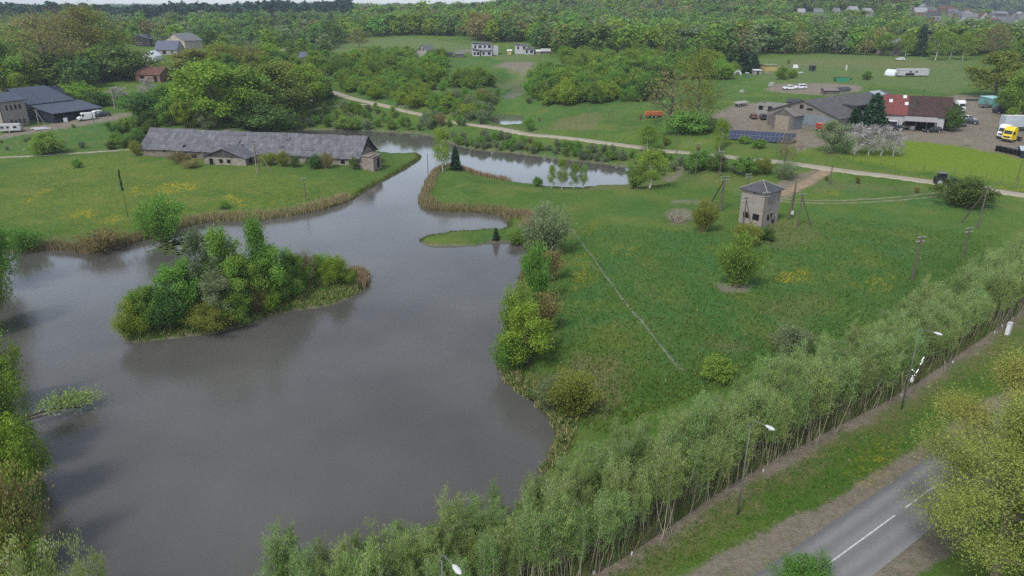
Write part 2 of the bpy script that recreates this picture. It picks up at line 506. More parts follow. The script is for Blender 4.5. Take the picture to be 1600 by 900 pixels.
# ---- what covers the ground: masks of real land cover (bare earth, crop, flowers, dry grass, dark rough grass)
cov = {k: np.zeros(len(GP)) for k in ('earth', 'crop', 'flower', 'dry', 'lush', 'mown', 'mud')}
wob = vnoise(GP[:, 0] / 2.5, GP[:, 1] / 2.5, 9) * .9 + vnoise(GP[:, 0] / .8, GP[:, 1] / .8, 10) * .5
def cover(key, pxs, soft=1.5, amt=1.0, wobble=1.0):
    pl = at_many([p[0] for p in pxs], [p[1] for p in pxs])[:, :2]
    s = poly_sdf(GP, pl, 20) + wob * wobble
    cov[key] = np.maximum(cov[key], amt * (1 - sstep(-soft, soft, s)))
def cover_w(key, s, soft, amt=1.0):
    cov[key] = np.maximum(cov[key], amt * (1 - sstep(-soft, soft, s)))
# farm yard
cover('earth', [(1105, 196), (1118, 176), (1150, 164), (1178, 160), (1195, 168), (1198, 188), (1275, 205), (1320, 202), (1440, 160), (1500, 148), (1560, 150), (1610, 160), (1640, 252), (1590, 246), (1500, 228), (1420, 220), (1360, 214), (1320, 214), (1290, 226), (1250, 236), (1228, 226), (1140, 204)], 1.2)
cover('earth', [(1196, 142), (1212, 131), (1300, 130), (1345, 134), (1345, 142), (1300, 150), (1240, 146)], 1.2)
cover('earth', [(-40, 222), (0, 211), (40, 199), (120, 187), (180, 178), (207, 177), (200, 184), (150, 193), (80, 204), (20, 214), (-40, 226)], .6, 1.0, .5)
cover('earth', [(772, 104), (790, 97), (836, 96), (838, 109), (800, 111)], 2, .9)
cover('earth', [(716, 78), (740, 76), (752, 79), (752, 83), (716, 82)], 1.5, .6)
cover('earth', [(640, 150), (670, 135), (700, 140), (690, 158), (640, 172), (620, 165)], 2.5, .45)
cover('earth', [(775, 140), (830, 128), (826, 116), (800, 122), (780, 128)], 2, .35)
cover('earth', [(1206, 290), (1262, 268), (1292, 262), (1296, 272), (1262, 292), (1216, 318), (1195, 322), (1200, 304)], .6, .9, .4)
cover('earth', [(1035, 335), (1060, 325), (1082, 334), (1075, 352), (1048, 352)], .8, .7)
cover('earth', [(1126, 446), (1150, 440), (1172, 447), (1160, 455), (1135, 455)], .5, .7)
cover('earth', [(1050, 312), (1112, 312), (1112, 318), (1050, 318)], .5, .55)
cover('earth', [(1030, 258), (1060, 250), (1068, 268), (1050, 284), (1032, 282)], .8, .7)
# bright young crop by the gravel road, garden strips far left, mown fields far off
cover('crop', [(1312, 243), (1330, 234), (1400, 218), (1480, 222), (1560, 238), (1606, 250), (1640, 300), (1600, 290), (1440, 268), (1340, 252)], .8, 1.0, .5)
cover('crop', [(118, 143), (140, 135), (165, 136), (165, 141), (125, 147)], 1, .9)
cover('crop', [(1240, 232), (1320, 236), (1318, 246), (1246, 244)], .6, .5, .5)
cover('mown', [(500, 78), (545, 60), (640, 60), (735, 70), (750, 80), (640, 86), (560, 84)], 4, 1.0)
cover('mown', [(770, 92), (760, 85), (850, 84), (848, 92), (800, 97)], 3, .9)
cover('mown', [(1185, 130), (1180, 95), (1260, 84), (1400, 88), (1510, 96), (1530, 130), (1480, 146), (1400, 135)], 3, .7)
cover('dry', [(1190, 108), (1250, 92), (1420, 94), (1500, 104), (1420, 108), (1280, 104)], 4, .55)
cover('dry', [(858, 204), (870, 186), (935, 174), (942, 184), (930, 202)], 1.5, .7)
# dandelions
for pl in ([(235, 300), (262, 285), (305, 284), (312, 294), (270, 303)], [(195, 299), (215, 290), (225, 296), (212, 304)], [(100, 340), (118, 328), (152, 327), (150, 340)], [(160, 348), (178, 337), (190, 342), (180, 352)],
           [(40, 318), (62, 296), (82, 294), (78, 304)], [(350, 312), (358, 303), (385, 314), (380, 320)], [(230, 330), (300, 320), (240, 312)],
           [(1215, 438), (1222, 425), (1258, 423), (1266, 434), (1240, 441)], [(1180, 432), (1215, 427), (1215, 434)], [(900, 450), (908, 400), (920, 395), (922, 430)], [(960, 395), (985, 385), (995, 400)],
           [(918, 352), (935, 345), (940, 353), (922, 360)], [(1330, 445), (1400, 430), (1380, 450)],
           [(1330, 740), (1360, 700), (1385, 690), (1380, 720), (1345, 745)], [(1465, 638), (1500, 615), (1530, 608), (1510, 632)], [(1285, 303), (1310, 297), (1315, 303)], [(1440, 290), (1560, 303), (1620, 315), (1560, 296)]):
    cover('flower', pl, 2.0, 1.0 if pl[0][0] < 500 or pl[0] == (1215, 438) else .6)
cover('flower', [(0, 345), (0, 270), (160, 240), (330, 265), (520, 285), (560, 300), (440, 330), (260, 345), (160, 370)], 5, .22)
cover('flower', [(1290, 262), (1440, 277), (1600, 295), (1600, 300), (1440, 281), (1300, 266)], .5, .6, .3)
cover('lush', [(500, 135), (540, 95), (760, 90), (860, 100), (1000, 95), (1150, 120), (1180, 140), (1110, 165), (1000, 170), (900, 180), (820, 200), (700, 190), (560, 155)], 6, .8, 3)
cover('lush', [(640, 205), (800, 212), (1000, 236), (1200, 258), (1200, 268), (1080, 262), (1000, 258), (800, 238), (700, 225)], 3, .8, 2)
cover('lush', [(0, 236), (0, 214), (60, 208), (200, 186), (230, 205), (210, 230)], 3, .9, 2)
cover('lush', [(450, 205), (560, 172), (690, 192), (700, 210), (560, 204)], 2, .5, 2)
cover('lush', [(1160, 135), (1200, 96), (1520, 96), (1540, 140), (1450, 148), (1380, 130), (1200, 128)], 5, .7, 3)
cover('lush', [(1270, 292), (1480, 296), (1560, 310), (1600, 330), (1560, 340), (1300, 315)], 3, .8, 2)
cover('dry', [(640, 160), (720, 190), (840, 202), (1060, 262), (1000, 250), (700, 196)], 3, .35, 2)
cover('dry', [(1270, 282), (1330, 284), (1480, 298), (1400, 300), (1280, 296)], 2, .4, 2)
# rough dark grass of the right meadow, bleached old grass patches
cover('lush', [(905, 360), (1000, 350), (1140, 370), (1320, 350), (1500, 400), (1420, 460), (1280, 540), (1060, 590), (960, 540), (880, 560), (850, 500), (880, 420)], 5, .9, 3)
cover('lush', [(1230, 325), (1480, 312), (1560, 350), (1500, 380), (1300, 360)], 4, .6, 3)
cover('lush', [(840, 330), (1000, 300), (1130, 330), (1000, 345)], 4, .5, 3)
cover('dry', [(865, 590), (900, 555), (960, 560), (985, 600), (940, 650), (880, 660), (850, 640), (830, 615), (820, 590)], 1.6, .85)
cover('dry', [(1090, 540), (1130, 525), (1170, 545), (1120, 550)], 1.2, .6)
cover('dry', [(1195, 530), (1230, 510), (1270, 525), (1260, 550), (1210, 550)], 1.2, .8)
cover('dry', [(1140, 372), (1210, 345), (1270, 350), (1290, 372), (1230, 390), (1160, 385)], 1.5, .5)
cover('dry', [(1180, 475), (1280, 455), (1300, 480), (1220, 500)], 2, .4)
cover('dry', [(1265, 280), (1340, 285), (1345, 292), (1270, 300)], 1.2, .5)
cover('dry', [(1000, 262), (1180, 268), (1200, 285), (1100, 290), (1010, 290)], 2, .3)
cover('dry', [(850, 288), (950, 296), (1000, 296), (1000, 288), (990, 284)], .8, .6)
cover('dry', [(0, 372), (60, 380), (150, 384), (150, 372), (60, 366)], 1.5, .5)
sdp = poly_sdf(GP, POND, 40); sdi = poly_sdf(GP, ISLE, 40)
cover_w('dry', np.where(sdi < 0, np.abs(sdi + 1.5), 9) + wob * .8, 1.2, .8)
cover_w('mud', np.abs(np.maximum(sdp, np.where(sdp < 0, -sdi, -9))) - .35 + wob * .3, .3, .8)
cover_w('earth', np.abs(sdp) - .2 + wob * .25, .25, .45)
cover_w('earth', np.where(sdp < 0, np.where(sdi < 0, -sdi, sdp) , 9) + .1, .25, .9)
# verge of the asphalt road: grass strip, gravel shoulder, bare litter under the willow row
SHOULDER0 = -LANE_W
hedge_line = smooth(np.array([on_plane(*p, 1.9) for p in [(415, 985), (480, 978), (600, 972), (760, 946), (880, 912), (960, 880), (1150, 755), (1290, 678), (1400, 620), (1500, 555), (1580, 500), (1660, 452)]]), False, 6)
dH = line_dist(GP, hedge_line, 30)
crossd = (GP - ROAD_C) @ AN
sideH = np.full(len(GP), -99.0)
near = np.where(dH < 30)[0]
for A, B in zip(hedge_line[:-1], hedge_line[1:]):
    d = B - A; L = (d * d).sum()
    s = ((GP[near] - A) @ d) / L
    m = (s >= -.02) & (s <= 1.02)
    nn = np.array([d[1], -d[0]]) / math.sqrt(L)
    sideH[near[m]] = ((GP[near] - A) @ nn)[m]
inH = dH < 30
cover_w('earth', np.where(inH, np.where(sideH > 0, sideH - .9, -sideH - 6.0), 9) + wob * .8, .9, 1.0)
cover_w('dry', np.where(inH & (sideH > 0), sideH - 3.0, 9) + wob * 1.5, 1.4, .75)
near_road = (sA > -60) & (sA < 130) & (np.abs(dA) < 60)
SH_W = 1.35 + 1.5 * (1 - sstep(-4, 14, sA))
cover_w('earth', np.where(near_road, np.maximum(-dA - (LANE_W + SH_W), dA - 4.4), 9) + wob * .35, .35, .95)
# wheel tracks: two worn lines across the meadow by the tower, one straight trench line in the rough grass
WHEEL_LINES = []
for off in (-.85, .85):
    tl = TRACK + off * np.stack([np.gradient(TRACK, axis=0)[:, 1], -np.gradient(TRACK, axis=0)[:, 0]], -1) / np.linalg.norm(np.gradient(TRACK, axis=0), axis=1)[:, None]
    WHEEL_LINES.append(tl)
trench = at_many([893, 930, 975, 1010, 1040, 1068], [358, 408, 470, 512, 550, 582])[:, :2]
for pl in ([(905, 465), (880, 500), (862, 540), (850, 570)], [(935, 470), (962, 500), (990, 530)]):
    cover_w('dry', line_dist(GP, at_many([p[0] for p in pl], [p[1] for p in pl])[:, :2], 6) - .1, .35, .5)
# tussocks: the rough grass is lumpy
lump = cov['lush'] * (.16 * vnoise(GP[:, 0] / .9, GP[:, 1] / .9, 21) + .1 * vnoise(GP[:, 0] / .4, GP[:, 1] / .4, 22)) + .05 * vnoise(GP[:, 0] / .5, GP[:, 1] / .5, 23)
GZ.ravel()[:] += np.where((GP[:, 1] < 330) & (sdp > .5) & (cov['earth'] < .5), lump, 0)

def ground_mat():
    m, n, l, b = new_mat('meadow_and_soil')
    geo = n.new('ShaderNodeNewGeometry')
    def noise(sc, det=6, rough=.6, w=0):
        x = n.new('ShaderNodeTexNoise'); x.inputs['Scale'].default_value = sc; x.inputs['Detail'].default_value = det; x.inputs['Roughness'].default_value = rough
        mp = n.new('ShaderNodeMapping'); mp.inputs['Location'].default_value = (w * 13.1, w * 7.7, 0)
        l.new(geo.outputs['Position'], mp.inputs[0]); l.new(mp.outputs[0], x.inputs['Vector'])
        return x.outputs['Fac']
    def ramp(src, a, b_, c0, c1):
        r = n.new('ShaderNodeValToRGB')
        r.color_ramp.elements[0].position, r.color_ramp.elements[1].position = a, b_
        r.color_ramp.elements[0].color, r.color_ramp.elements[1].color = (*c0, 1), (*c1, 1)
        l.new(src, r.inputs[0]); return r.outputs[0]
    def rng_(src, a, b_, lo=0., hi=1.):
        r = n.new('ShaderNodeMapRange'); r.inputs['From Min'].default_value, r.inputs['From Max'].default_value = a, b_
        r.inputs['To Min'].default_value, r.inputs['To Max'].default_value = lo, hi
        l.new(src, r.inputs['Value']); return r.outputs[0]
    def mix(f, a, b_):
        x = n.new('ShaderNodeMixRGB'); l.new(f, x.inputs[0]); l.new(a, x.inputs[1]); l.new(b_, x.inputs[2]); return x.outputs[0]
    def mul(a, b_):
        x = n.new('ShaderNodeMath'); x.operation = 'MULTIPLY'; x.use_clamp = True
        l.new(a, x.inputs[0])
        if isinstance(b_, float): x.inputs[1].default_value = b_
        else: l.new(b_, x.inputs[1])
        return x.outputs[0]
    def attr(k):
        x = n.new('ShaderNodeAttribute'); x.attribute_name = k; return x.outputs['Fac']
    big, med, fine, tuft = noise(.035, 5), noise(.25, 6, .65, 1), noise(1.6, 6, .7, 2), noise(5.5, 3, .7, 3)
    g = ramp(big, .4, .6, (.046, .098, .016), (.080, .132, .023))
    g = mix(rng_(med, .42, .68, 0, .75), g, ramp(fine, .3, .7, (.056, .110, .017), (.110, .145, .032)))
    g = mix(rng_(fine, .46, .66, 0, .8), g, ramp(tuft, .3, .7, (.026, .070, .010), (.056, .105, .019)))
    g = mix(rng_(noise(.09, 4, .55, 12), .5, .64, 0, .7), g, ramp(fine, .3, .7, (.085, .115, .022), (.125, .15, .036)))
    g = mix(rng_(noise(.4, 6, .7, 13), .58, .7, 0, .4), g, ramp(fine, .3, .7, (.11, .115, .045), (.19, .17, .08)))
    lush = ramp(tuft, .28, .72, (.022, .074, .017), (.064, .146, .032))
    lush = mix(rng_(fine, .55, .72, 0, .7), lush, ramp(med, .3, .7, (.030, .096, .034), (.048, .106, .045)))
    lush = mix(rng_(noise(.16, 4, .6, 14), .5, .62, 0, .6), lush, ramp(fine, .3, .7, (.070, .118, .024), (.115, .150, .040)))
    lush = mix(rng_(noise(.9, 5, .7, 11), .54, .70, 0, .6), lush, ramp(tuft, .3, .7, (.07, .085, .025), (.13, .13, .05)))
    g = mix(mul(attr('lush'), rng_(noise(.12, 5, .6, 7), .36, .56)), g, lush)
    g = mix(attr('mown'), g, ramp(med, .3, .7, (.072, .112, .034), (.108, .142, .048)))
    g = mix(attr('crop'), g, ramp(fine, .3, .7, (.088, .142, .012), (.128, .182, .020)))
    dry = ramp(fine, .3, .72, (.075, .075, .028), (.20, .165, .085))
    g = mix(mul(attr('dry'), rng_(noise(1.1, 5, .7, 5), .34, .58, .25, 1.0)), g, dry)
    earth = ramp(fine, .28, .74, (.100, .082, .062), (.225, .188, .148))
    earth = mix(rng_(med, .4, .7, 0, .6), earth, ramp(tuft, .3, .7, (.14, .125, .105), (.25, .225, .19)))
    mud = ramp(fine, .3, .7, (.030, .026, .018), (.075, .066, .042))
    g = mix(attr('mud'), g, mud)
    g = mix(mul(attr('earth'), rng_(noise(.8, 6, .7, 6), .3, .5, .55, 1.0)), g, earth)
    vo = n.new('ShaderNodeTexVoronoi'); vo.voronoi_dimensions = '2D'; vo.inputs['Scale'].default_value = 1.7
    l.new(geo.outputs['Position'], vo.inputs['Vector'])
    dot = rng_(vo.outputs['Distance'], .16, .42, 1., 0.)
    spot = rng_(noise(.7, 4, .6, 8), .40, .56)
    yel = ramp(tuft, .3, .7, (.32, .27, .010), (.44, .38, .025))
    g = mix(mul(mul(attr('flower'), spot), .6), g, ramp(fine, .3, .7, (.10, .10, .012), (.20, .16, .014)))
    g = mix(mul(mul(attr('flower'), dot), spot), g, yel)
    l.new(g, b.inputs['Base Color'])
    b.inputs['Roughness'].default_value = .95; set_spec(b, .08)
    bp = n.new('ShaderNodeBump'); bp.inputs['Strength'].default_value = .9; bp.inputs['Distance'].default_value = .22
    sm = n.new('ShaderNodeMath'); sm.operation = 'ADD'; l.new(tuft, sm.inputs[0]); l.new(fine, sm.inputs[1])
    l.new(sm.outputs[0], bp.inputs['Height']); l.new(bp.outputs[0], b.inputs['Normal'])
    return m
nr, nc = GX.shape
idx = np.arange(nr * nc).reshape(nr, nc)
FA = np.stack([idx[:-1, :-1], idx[:-1, 1:], idx[1:, 1:], idx[1:, :-1]], -1).reshape(-1, 4)
me = np_mesh('ground', np.stack([GX, GY, GZ], -1).reshape(-1, 3), FA, ground_mat(), None, True)
for k, a in cov.items():
    at_ = me.attributes.new(k, 'FLOAT', 'POINT'); at_.data.foreach_set('value', a.astype(np.float32))
tag(link(bpy.data.objects.new('ground', me)), kind='structure')

# ---- water
def water_mat(name, body, ripple, rough):
    m, n, l, b = new_mat(name)
    b.inputs['Roughness'].default_value = rough
    b.inputs['IOR'].default_value = 1.33
    geo = n.new('ShaderNodeNewGeometry')
    a = n.new('ShaderNodeTexNoise'); a.inputs['Scale'].default_value = 2.6; a.inputs['Detail'].default_value = 5; a.inputs['Roughness'].default_value = .65
    c = n.new('ShaderNodeTexNoise'); c.inputs['Scale'].default_value = .05; c.inputs['Detail'].default_value = 3
    l.new(geo.outputs['Position'], a.inputs['Vector']); l.new(geo.outputs['Position'], c.inputs['Vector'])
    mr = n.new('ShaderNodeMapRange'); mr.inputs['From Min'].default_value, mr.inputs['From Max'].default_value = .35, .65
    mr.inputs['To Min'].default_value, mr.inputs['To Max'].default_value = ripple * .6, ripple
    l.new(c.outputs['Fac'], mr.inputs['Value'])
    rb = n.new('ShaderNodeValToRGB'); rb.color_ramp.elements[0].position, rb.color_ramp.elements[1].position = .35, .68       # clouds of silt
    rb.color_ramp.elements[0].color, rb.color_ramp.elements[1].color = (*[v * .8 for v in body], 1), (*[v * 1.2 for v in body], 1)
    l.new(c.outputs['Fac'], rb.inputs[0]); l.new(rb.outputs[0], b.inputs['Base Color'])
    bp = n.new('ShaderNodeBump'); bp.inputs['Distance'].default_value = .07
    sx = n.new('ShaderNodeSeparateXYZ'); l.new(geo.outputs['Position'], sx.inputs[0])
    sh = n.new('ShaderNodeMapRange'); sh.inputs['From Min'].default_value, sh.inputs['From Max'].default_value = 125, 185      # the back water lies sheltered
    sh.inputs['To Min'].default_value, sh.inputs['To Max'].default_value = 1.0, .10
    l.new(sx.outputs[1], sh.inputs['Value'])
    mm = n.new('ShaderNodeMath'); mm.operation = 'MULTIPLY'; l.new(mr.outputs[0], mm.inputs[0]); l.new(sh.outputs[0], mm.inputs[1])
    l.new(mm.outputs[0], bp.inputs['Strength'])
    w2 = n.new('ShaderNodeTexNoise'); w2.inputs['Scale'].default_value = .9; w2.inputs['Detail'].default_value = 2
    mp = n.new('ShaderNodeMapping'); mp.inputs['Scale'].default_value = (1.6, .7, 1); mp.inputs['Rotation'].default_value = (0, 0, .5)
    l.new(geo.outputs['Position'], mp.inputs[0]); l.new(mp.outputs[0], w2.inputs['Vector'])
    sa_ = n.new('ShaderNodeMath'); sa_.operation = 'MULTIPLY_ADD'; sa_.inputs[1].default_value = 1.0
    l.new(w2.outputs['Fac'], sa_.inputs[0]); l.new(a.outputs['Fac'], sa_.inputs[2])
    l.new(sa_.outputs[0], bp.inputs['Height']); l.new(bp.outputs[0], b.inputs['Normal'])
    return m
def sheet(name, pts, z, mat):
    o = bpy.data.objects.new(name, np_mesh(name, [(p[0], p[1], z) for p in pts], np.arange(len(pts))[None, :], mat))
    return tag(link(o), kind='structure')
lo, hi = POND.min(0) - 3, POND.max(0) + 3
WATER = water_mat('pond_water', (.066, .064, .057), .30, .08)
sheet('pond_water', [(lo[0], lo[1]), (hi[0], lo[1]), (hi[0], hi[1]), (lo[0], hi[1])], 0.0, WATER)
for z, pl in PONDS2:
    c = pl.mean(0)
    sheet('stream_pool_water', c + (pl - c) * 1.06, z, WATER)

# ---- road sheets
gravel_m = plain('pale_gravel', (.27, .24, .185), .95, .16, 1.2, spec=.1, dirt=(.24, .205, .15))
path_m = plain('worn_path_gravel', (.24, .225, .17), .95, .22, 1.5, spec=.1, dirt=(.13, .14, .07))
wheel_m = plain('worn_wheel_track', (.155, .15, .09), .95, .25, 1.5, spec=.1, dirt=(.09, .11, .035))
def wear(m):
    """tyre-polished lanes, a few sealed cracks and patches along the road"""
    n, l = m.node_tree.nodes, m.node_tree.links; b = n['Principled BSDF']
    src = b.inputs['Base Color'].links[0].from_socket
    geo = n.new('ShaderNodeNewGeometry')
    dt = n.new('ShaderNodeVectorMath'); dt.operation = 'DOT_PRODUCT'; dt.inputs[1].default_value = (AN[0], AN[1], 0)
    sb = n.new('ShaderNodeVectorMath'); sb.operation = 'SUBTRACT'; sb.inputs[1].default_value = (ROAD_C[0], ROAD_C[1], 0)
    l.new(geo.outputs['Position'], sb.inputs[0]); l.new(sb.outputs[0], dt.inputs[0])
    no = n.new('ShaderNodeTexNoise'); no.inputs['Scale'].default_value = .5; l.new(geo.outputs['Position'], no.inputs['Vector'])
    ad = n.new('ShaderNodeMath'); ad.operation = 'MULTIPLY_ADD'; ad.inputs[1].default_value = .5; l.new(no.outputs['Fac'], ad.inputs[0]); l.new(dt.outputs['Value'], ad.inputs[2])
    sn = n.new('ShaderNodeMath'); sn.operation = 'MULTIPLY'; sn.inputs[1].default_value = 2 * math.pi / 1.35; l.new(ad.outputs[0], sn.inputs[0])
    si = n.new('ShaderNodeMath'); si.operation = 'COSINE'; l.new(sn.outputs[0], si.inputs[0])
    mr = n.new('ShaderNodeMapRange'); mr.inputs['From Min'].default_value, mr.inputs['From Max'].default_value = -1, 1; mr.inputs['To Min'].default_value, mr.inputs['To Max'].default_value = .88, 1.10
    l.new(si.outputs[0], mr.inputs['Value'])
    vo = n.new('ShaderNodeTexVoronoi'); vo.feature = 'DISTANCE_TO_EDGE'; vo.inputs['Scale'].default_value = .33; l.new(geo.outputs['Position'], vo.inputs['Vector'])
    ck = n.new('ShaderNodeMapRange'); ck.inputs['From Min'].default_value, ck.inputs['From Max'].default_value = .004, .012; ck.inputs['To Min'].default_value, ck.inputs['To Max'].default_value = .87, 1
    l.new(vo.outputs['Distance'], ck.inputs['Value'])
    mu = n.new('ShaderNodeMath'); mu.operation = 'MULTIPLY'; l.new(mr.outputs[0], mu.inputs[0]); l.new(ck.outputs[0], mu.inputs[1])
    sc = n.new('ShaderNodeVectorMath'); sc.operation = 'SCALE'; l.new(src, sc.inputs[0]); l.new(mu.outputs[0], sc.inputs['Scale'])
    l.new(sc.outputs[0], b.inputs['Base Color'])
spur_m = plain('sandy_track', (.21, .16, .105), .95, .25, 1.0, spec=.1, dirt=(.17, .14, .09))
asphalt_m = plain('worn_asphalt', (.145, .145, .147), .9, .10, 14.0, spec=.2, dirt=(.158, .154, .148))
road_sheet('gravel_road', GRAVEL, Z_GR, 2.3, gravel_m, .0, .06)
road_sheet('grove_lane', LANE, Z_LN, 1.2, path_m, .02, .15)
road_sheet('meadow_path', PATH, Z_PA, .85, path_m, .03, .25)
for tl in WHEEL_LINES:
    road_sheet('wheel_track', tl, [ground(*p) for p in tl], .24, wheel_m, .10, .4, 5)
rough_m = plain('bleached_grass_strip', (.115, .145, .085), .95, .3, 2.5, spec=.1, dirt=(.06, .085, .025))
tl = smooth(trench, False, 8, .06)
road_sheet('grass_furrow', tl, [ground(*p) for p in tl], .2, rough_m, .08, .6, 5)
road_sheet('sandy_track', SPUR, Z_SP, 1.5, spur_m, .02, .2)
road_sheet('house_lane', HOUSE_LANE, Z_HL, 1.8, gravel_m, .05, .1)
wear(asphalt_m)
road_sheet('asphalt_road', ASPHALT, zz_as, LANE_W, asphalt_m, .02, .05, 9)
paint = plain('road_paint', (.42, .42, .41), .7, .35, 8)
for k, (s0, s1) in enumerate(((-20, -14), (-8, 1.2), (0.3 + float((on_plane(1290, 885, 2) - ROAD_C) @ AD), float((on_plane(1408, 811, 2) - ROAD_C) @ AD)), (float((on_plane(1424, 799, 2) - ROAD_C) @ AD), float((on_plane(1446, 781, 2) - ROAD_C) @ AD) + 3), (32, 38), (44, 50), (56, 62), (68, 74))):
    if k == 1: continue
    q = [road_pt(s0, -.06), road_pt(s1, -.06), road_pt(s1, .06), road_pt(s0, .06)]
    o = bpy.data.objects.new('centre_line', np_mesh('centre_line', [(p[0], p[1], 2.056) for p in q], np.array([[3, 2, 1, 0]]), paint))
    tag(link(o), kind='structure')
# ------------------------------------------------------------------ buildings
NO_TREES = []
for z_, pl_ in PONDS2:
    NO_TREES.append((pl_[:, 0].min() - 1, pl_[:, 0].max() + 1, pl_[:, 1].min() - 16, pl_[:, 1].max() + 1))
def keep_clear(*pts, m=2.0):
    xs, ys = [p[0] for p in pts], [p[1] for p in pts]
    NO_TREES.append((min(xs) - m, max(xs) + m, min(ys) - m - ((10 if min(ys) > 600 else 5) * m if m >= 3 and min(ys) > 250 else 0), max(ys) + m))
M_SLATE = paneled('grey_slate_sheets', (.078, .080, .090), (.108, .109, .118), 1.13, 1.6, .9, axis='xy', mortar=.035, noise=.42, gap=(.045, .045, .049))
M_SLATE2 = paneled('grey_workshop_slates', (.064, .061, .064), (.082, .080, .080), .9, 1.2, .9, axis='xy', mortar=.03, noise=.3)
M_RUBBLE = paneled('old_brick_rubble', (.131, .111, .086), (.180, .156, .127), .5, .25, .95, noise=.45)
M_LIME = plain('flaking_limewash', (.221, .201, .172), .95, .22, 1.6, dirt=(.131, .111, .090), spec=.1)
M_PINK = plain('pinkish_plaster', (.230, .189, .164), .95, .2, 1.4, dirt=(.156, .127, .107), spec=.1)
M_BOARD = paneled('dark_weathered_boards', (.045, .041, .043), (.070, .064, .064), .18, 9, .95, noise=.4)
M_BOARD2 = paneled('grey_boards', (.098, .089, .079), (.127, .115, .102), .2, 9, .95, noise=.35)
M_DARK = plain('dark_opening', (.010, .009, .008), .9, .2, 2, spec=.1)
M_GLASS = plain('window_glass', (.016, .021, .025), .12, .2, 2, spec=.5)
M_WHITE = plain('white_render', (.33, .33, .34), .85, .07, 1.2, spec=.2)
M_WOOD = plain('bleached_wood', (.221, .189, .148), .95, .25, 4, spec=.1)
M_GREYWOOD = plain('pole_wood', (.107, .090, .074), .95, .25, 5, streak=(4, 4, .5), spec=.1)
M_CONC = plain('pale_concrete', (.221, .211, .194), .95, .16, 2.5, spec=.1, dirt=(.156, .148, .131))
M_METAL = plain('galvanised_steel', (.164, .168, .172), .5, .15, 4, metal=.6)
M_PORC = plain('white_porcelain', (.328, .328, .320), .35, .06, 4)
M_CREAM = paneled('sand_lime_brick', (.205, .184, .156), (.238, .217, .189), .45, .22, .9, noise=.18, mortar=.012, gap=(.172, .156, .135))
M_NAVY = paneled('dark_blue_sheet_wall', (.016, .020, .030), (.021, .025, .036), .3, 9, .6, noise=.2)
M_BLUEROOF = paneled('blue_grey_sheet_roof', (.041, .051, .071), (.049, .059, .080), 1.0, 30, .55, axis='xy', noise=.16, mortar=.03, spec=.4)
M_GRBLOCK = paneled('grey_block_wall', (.148, .135, .121), (.176, .164, .148), .6, .3, .95, noise=.25, mortar=.015)
M_BLUWALL = plain('pale_blue_wall', (.139, .164, .184), .9, .15, 1.2, dirt=(.123, .131, .135))
M_REDROOF = paneled('red_sheet_roof', (.111, .028, .025), (.131, .034, .030), .5, 30, .6, axis='xy', noise=.2, mortar=.02, spec=.35)
M_BROWNROOF = paneled('brown_tile_roof', (.041, .025, .023), (.056, .033, .030), .35, .35, .85, axis='xy', noise=.3)
M_TILE = paneled('rusty_red_tiles', (.090, .043, .036), (.119, .061, .049), .4, .4, .9, axis='xy', noise=.35)
M_DKROOF = plain('charcoal_roof', (.037, .039, .045), .8, .2, 1.5)
M_GRROOF = plain('mid_grey_roof', (.107, .111, .115), .8, .2, 1.5)
M_BRICKDK = paneled('brown_brick_wall', (.164, .102, .070), (.213, .135, .098), .25, .08, .95, noise=.3, mortar=.008)
M_TEAL = plain('teal_paint', (.107, .246, .246), .7, .18, 1.5, dirt=(.082, .131, .123))
M_GREENP = plain('green_paint', (.025, .180, .098), .6, .15, 2)
M_YEL = plain('yellow_wood', (.344, .262, .107), .9, .15, 2)
M_TRIM = plain('white_trim', (.426, .426, .418), .7, .06, 3)

def frame(A, B, zoff=0.0):
    A, B = np.array(A[:2]), np.array(B[:2])
    d = B - A
    return A, math.atan2(d[1], d[0]), float(np.linalg.norm(d))
def window(parent, x, z, w, h, y=0.0, face='y', glass=None, framem=None, name='window', sign=-1):
    """frame standing 4 cm proud of the wall with a recessed pane as its child; face 'y' = wall y=const, 'x' = wall x=const"""
    f = MB(); t = .09
    def bx(mb, a0, a1, z0, z1, p0, p1):
        p0, p1 = sorted((p0, p1))
        if face == 'y': mb.box(a0, a1, y + p0, y + p1, z0, z1)
        else: mb.box(y + p0, y + p1, a0, a1, z0, z1)
    o_ = sign * .045; i_ = -sign * .02
    bx(f, x - w / 2, x + w / 2, z, z + t, i_, o_); bx(f, x - w / 2, x + w / 2, z + h - t, z + h, i_, o_)
    bx(f, x - w / 2, x - w / 2 + t, z + t, z + h - t, i_, o_); bx(f, x + w / 2 - t, x + w / 2, z + t, z + h - t, i_, o_)
    fo = f.build(name, framem or M_TRIM, parent)
    g = MB(); bx(g, x - w / 2 + t, x + w / 2 - t, z + t, z + h - t, i_, sign * .015)
    g.build('pane' if name == 'window' else 'opening', glass or M_GLASS, fo)
    return fo
def hole(parent, x, z, w, h, y=0.0, face='y', name='window_opening', sign=-1):
    """a dark unglazed opening"""
    g = MB(); p0, p1 = sorted((sign * .03, -sign * .05))
    if face == 'y': g.box(x - w / 2, x + w / 2, y + p0, y + p1, z, z + h)
    else: g.box(y + p0, y + p1, x - w / 2, x + w / 2, z, z + h)
    return g.build(name, M_DARK, parent)
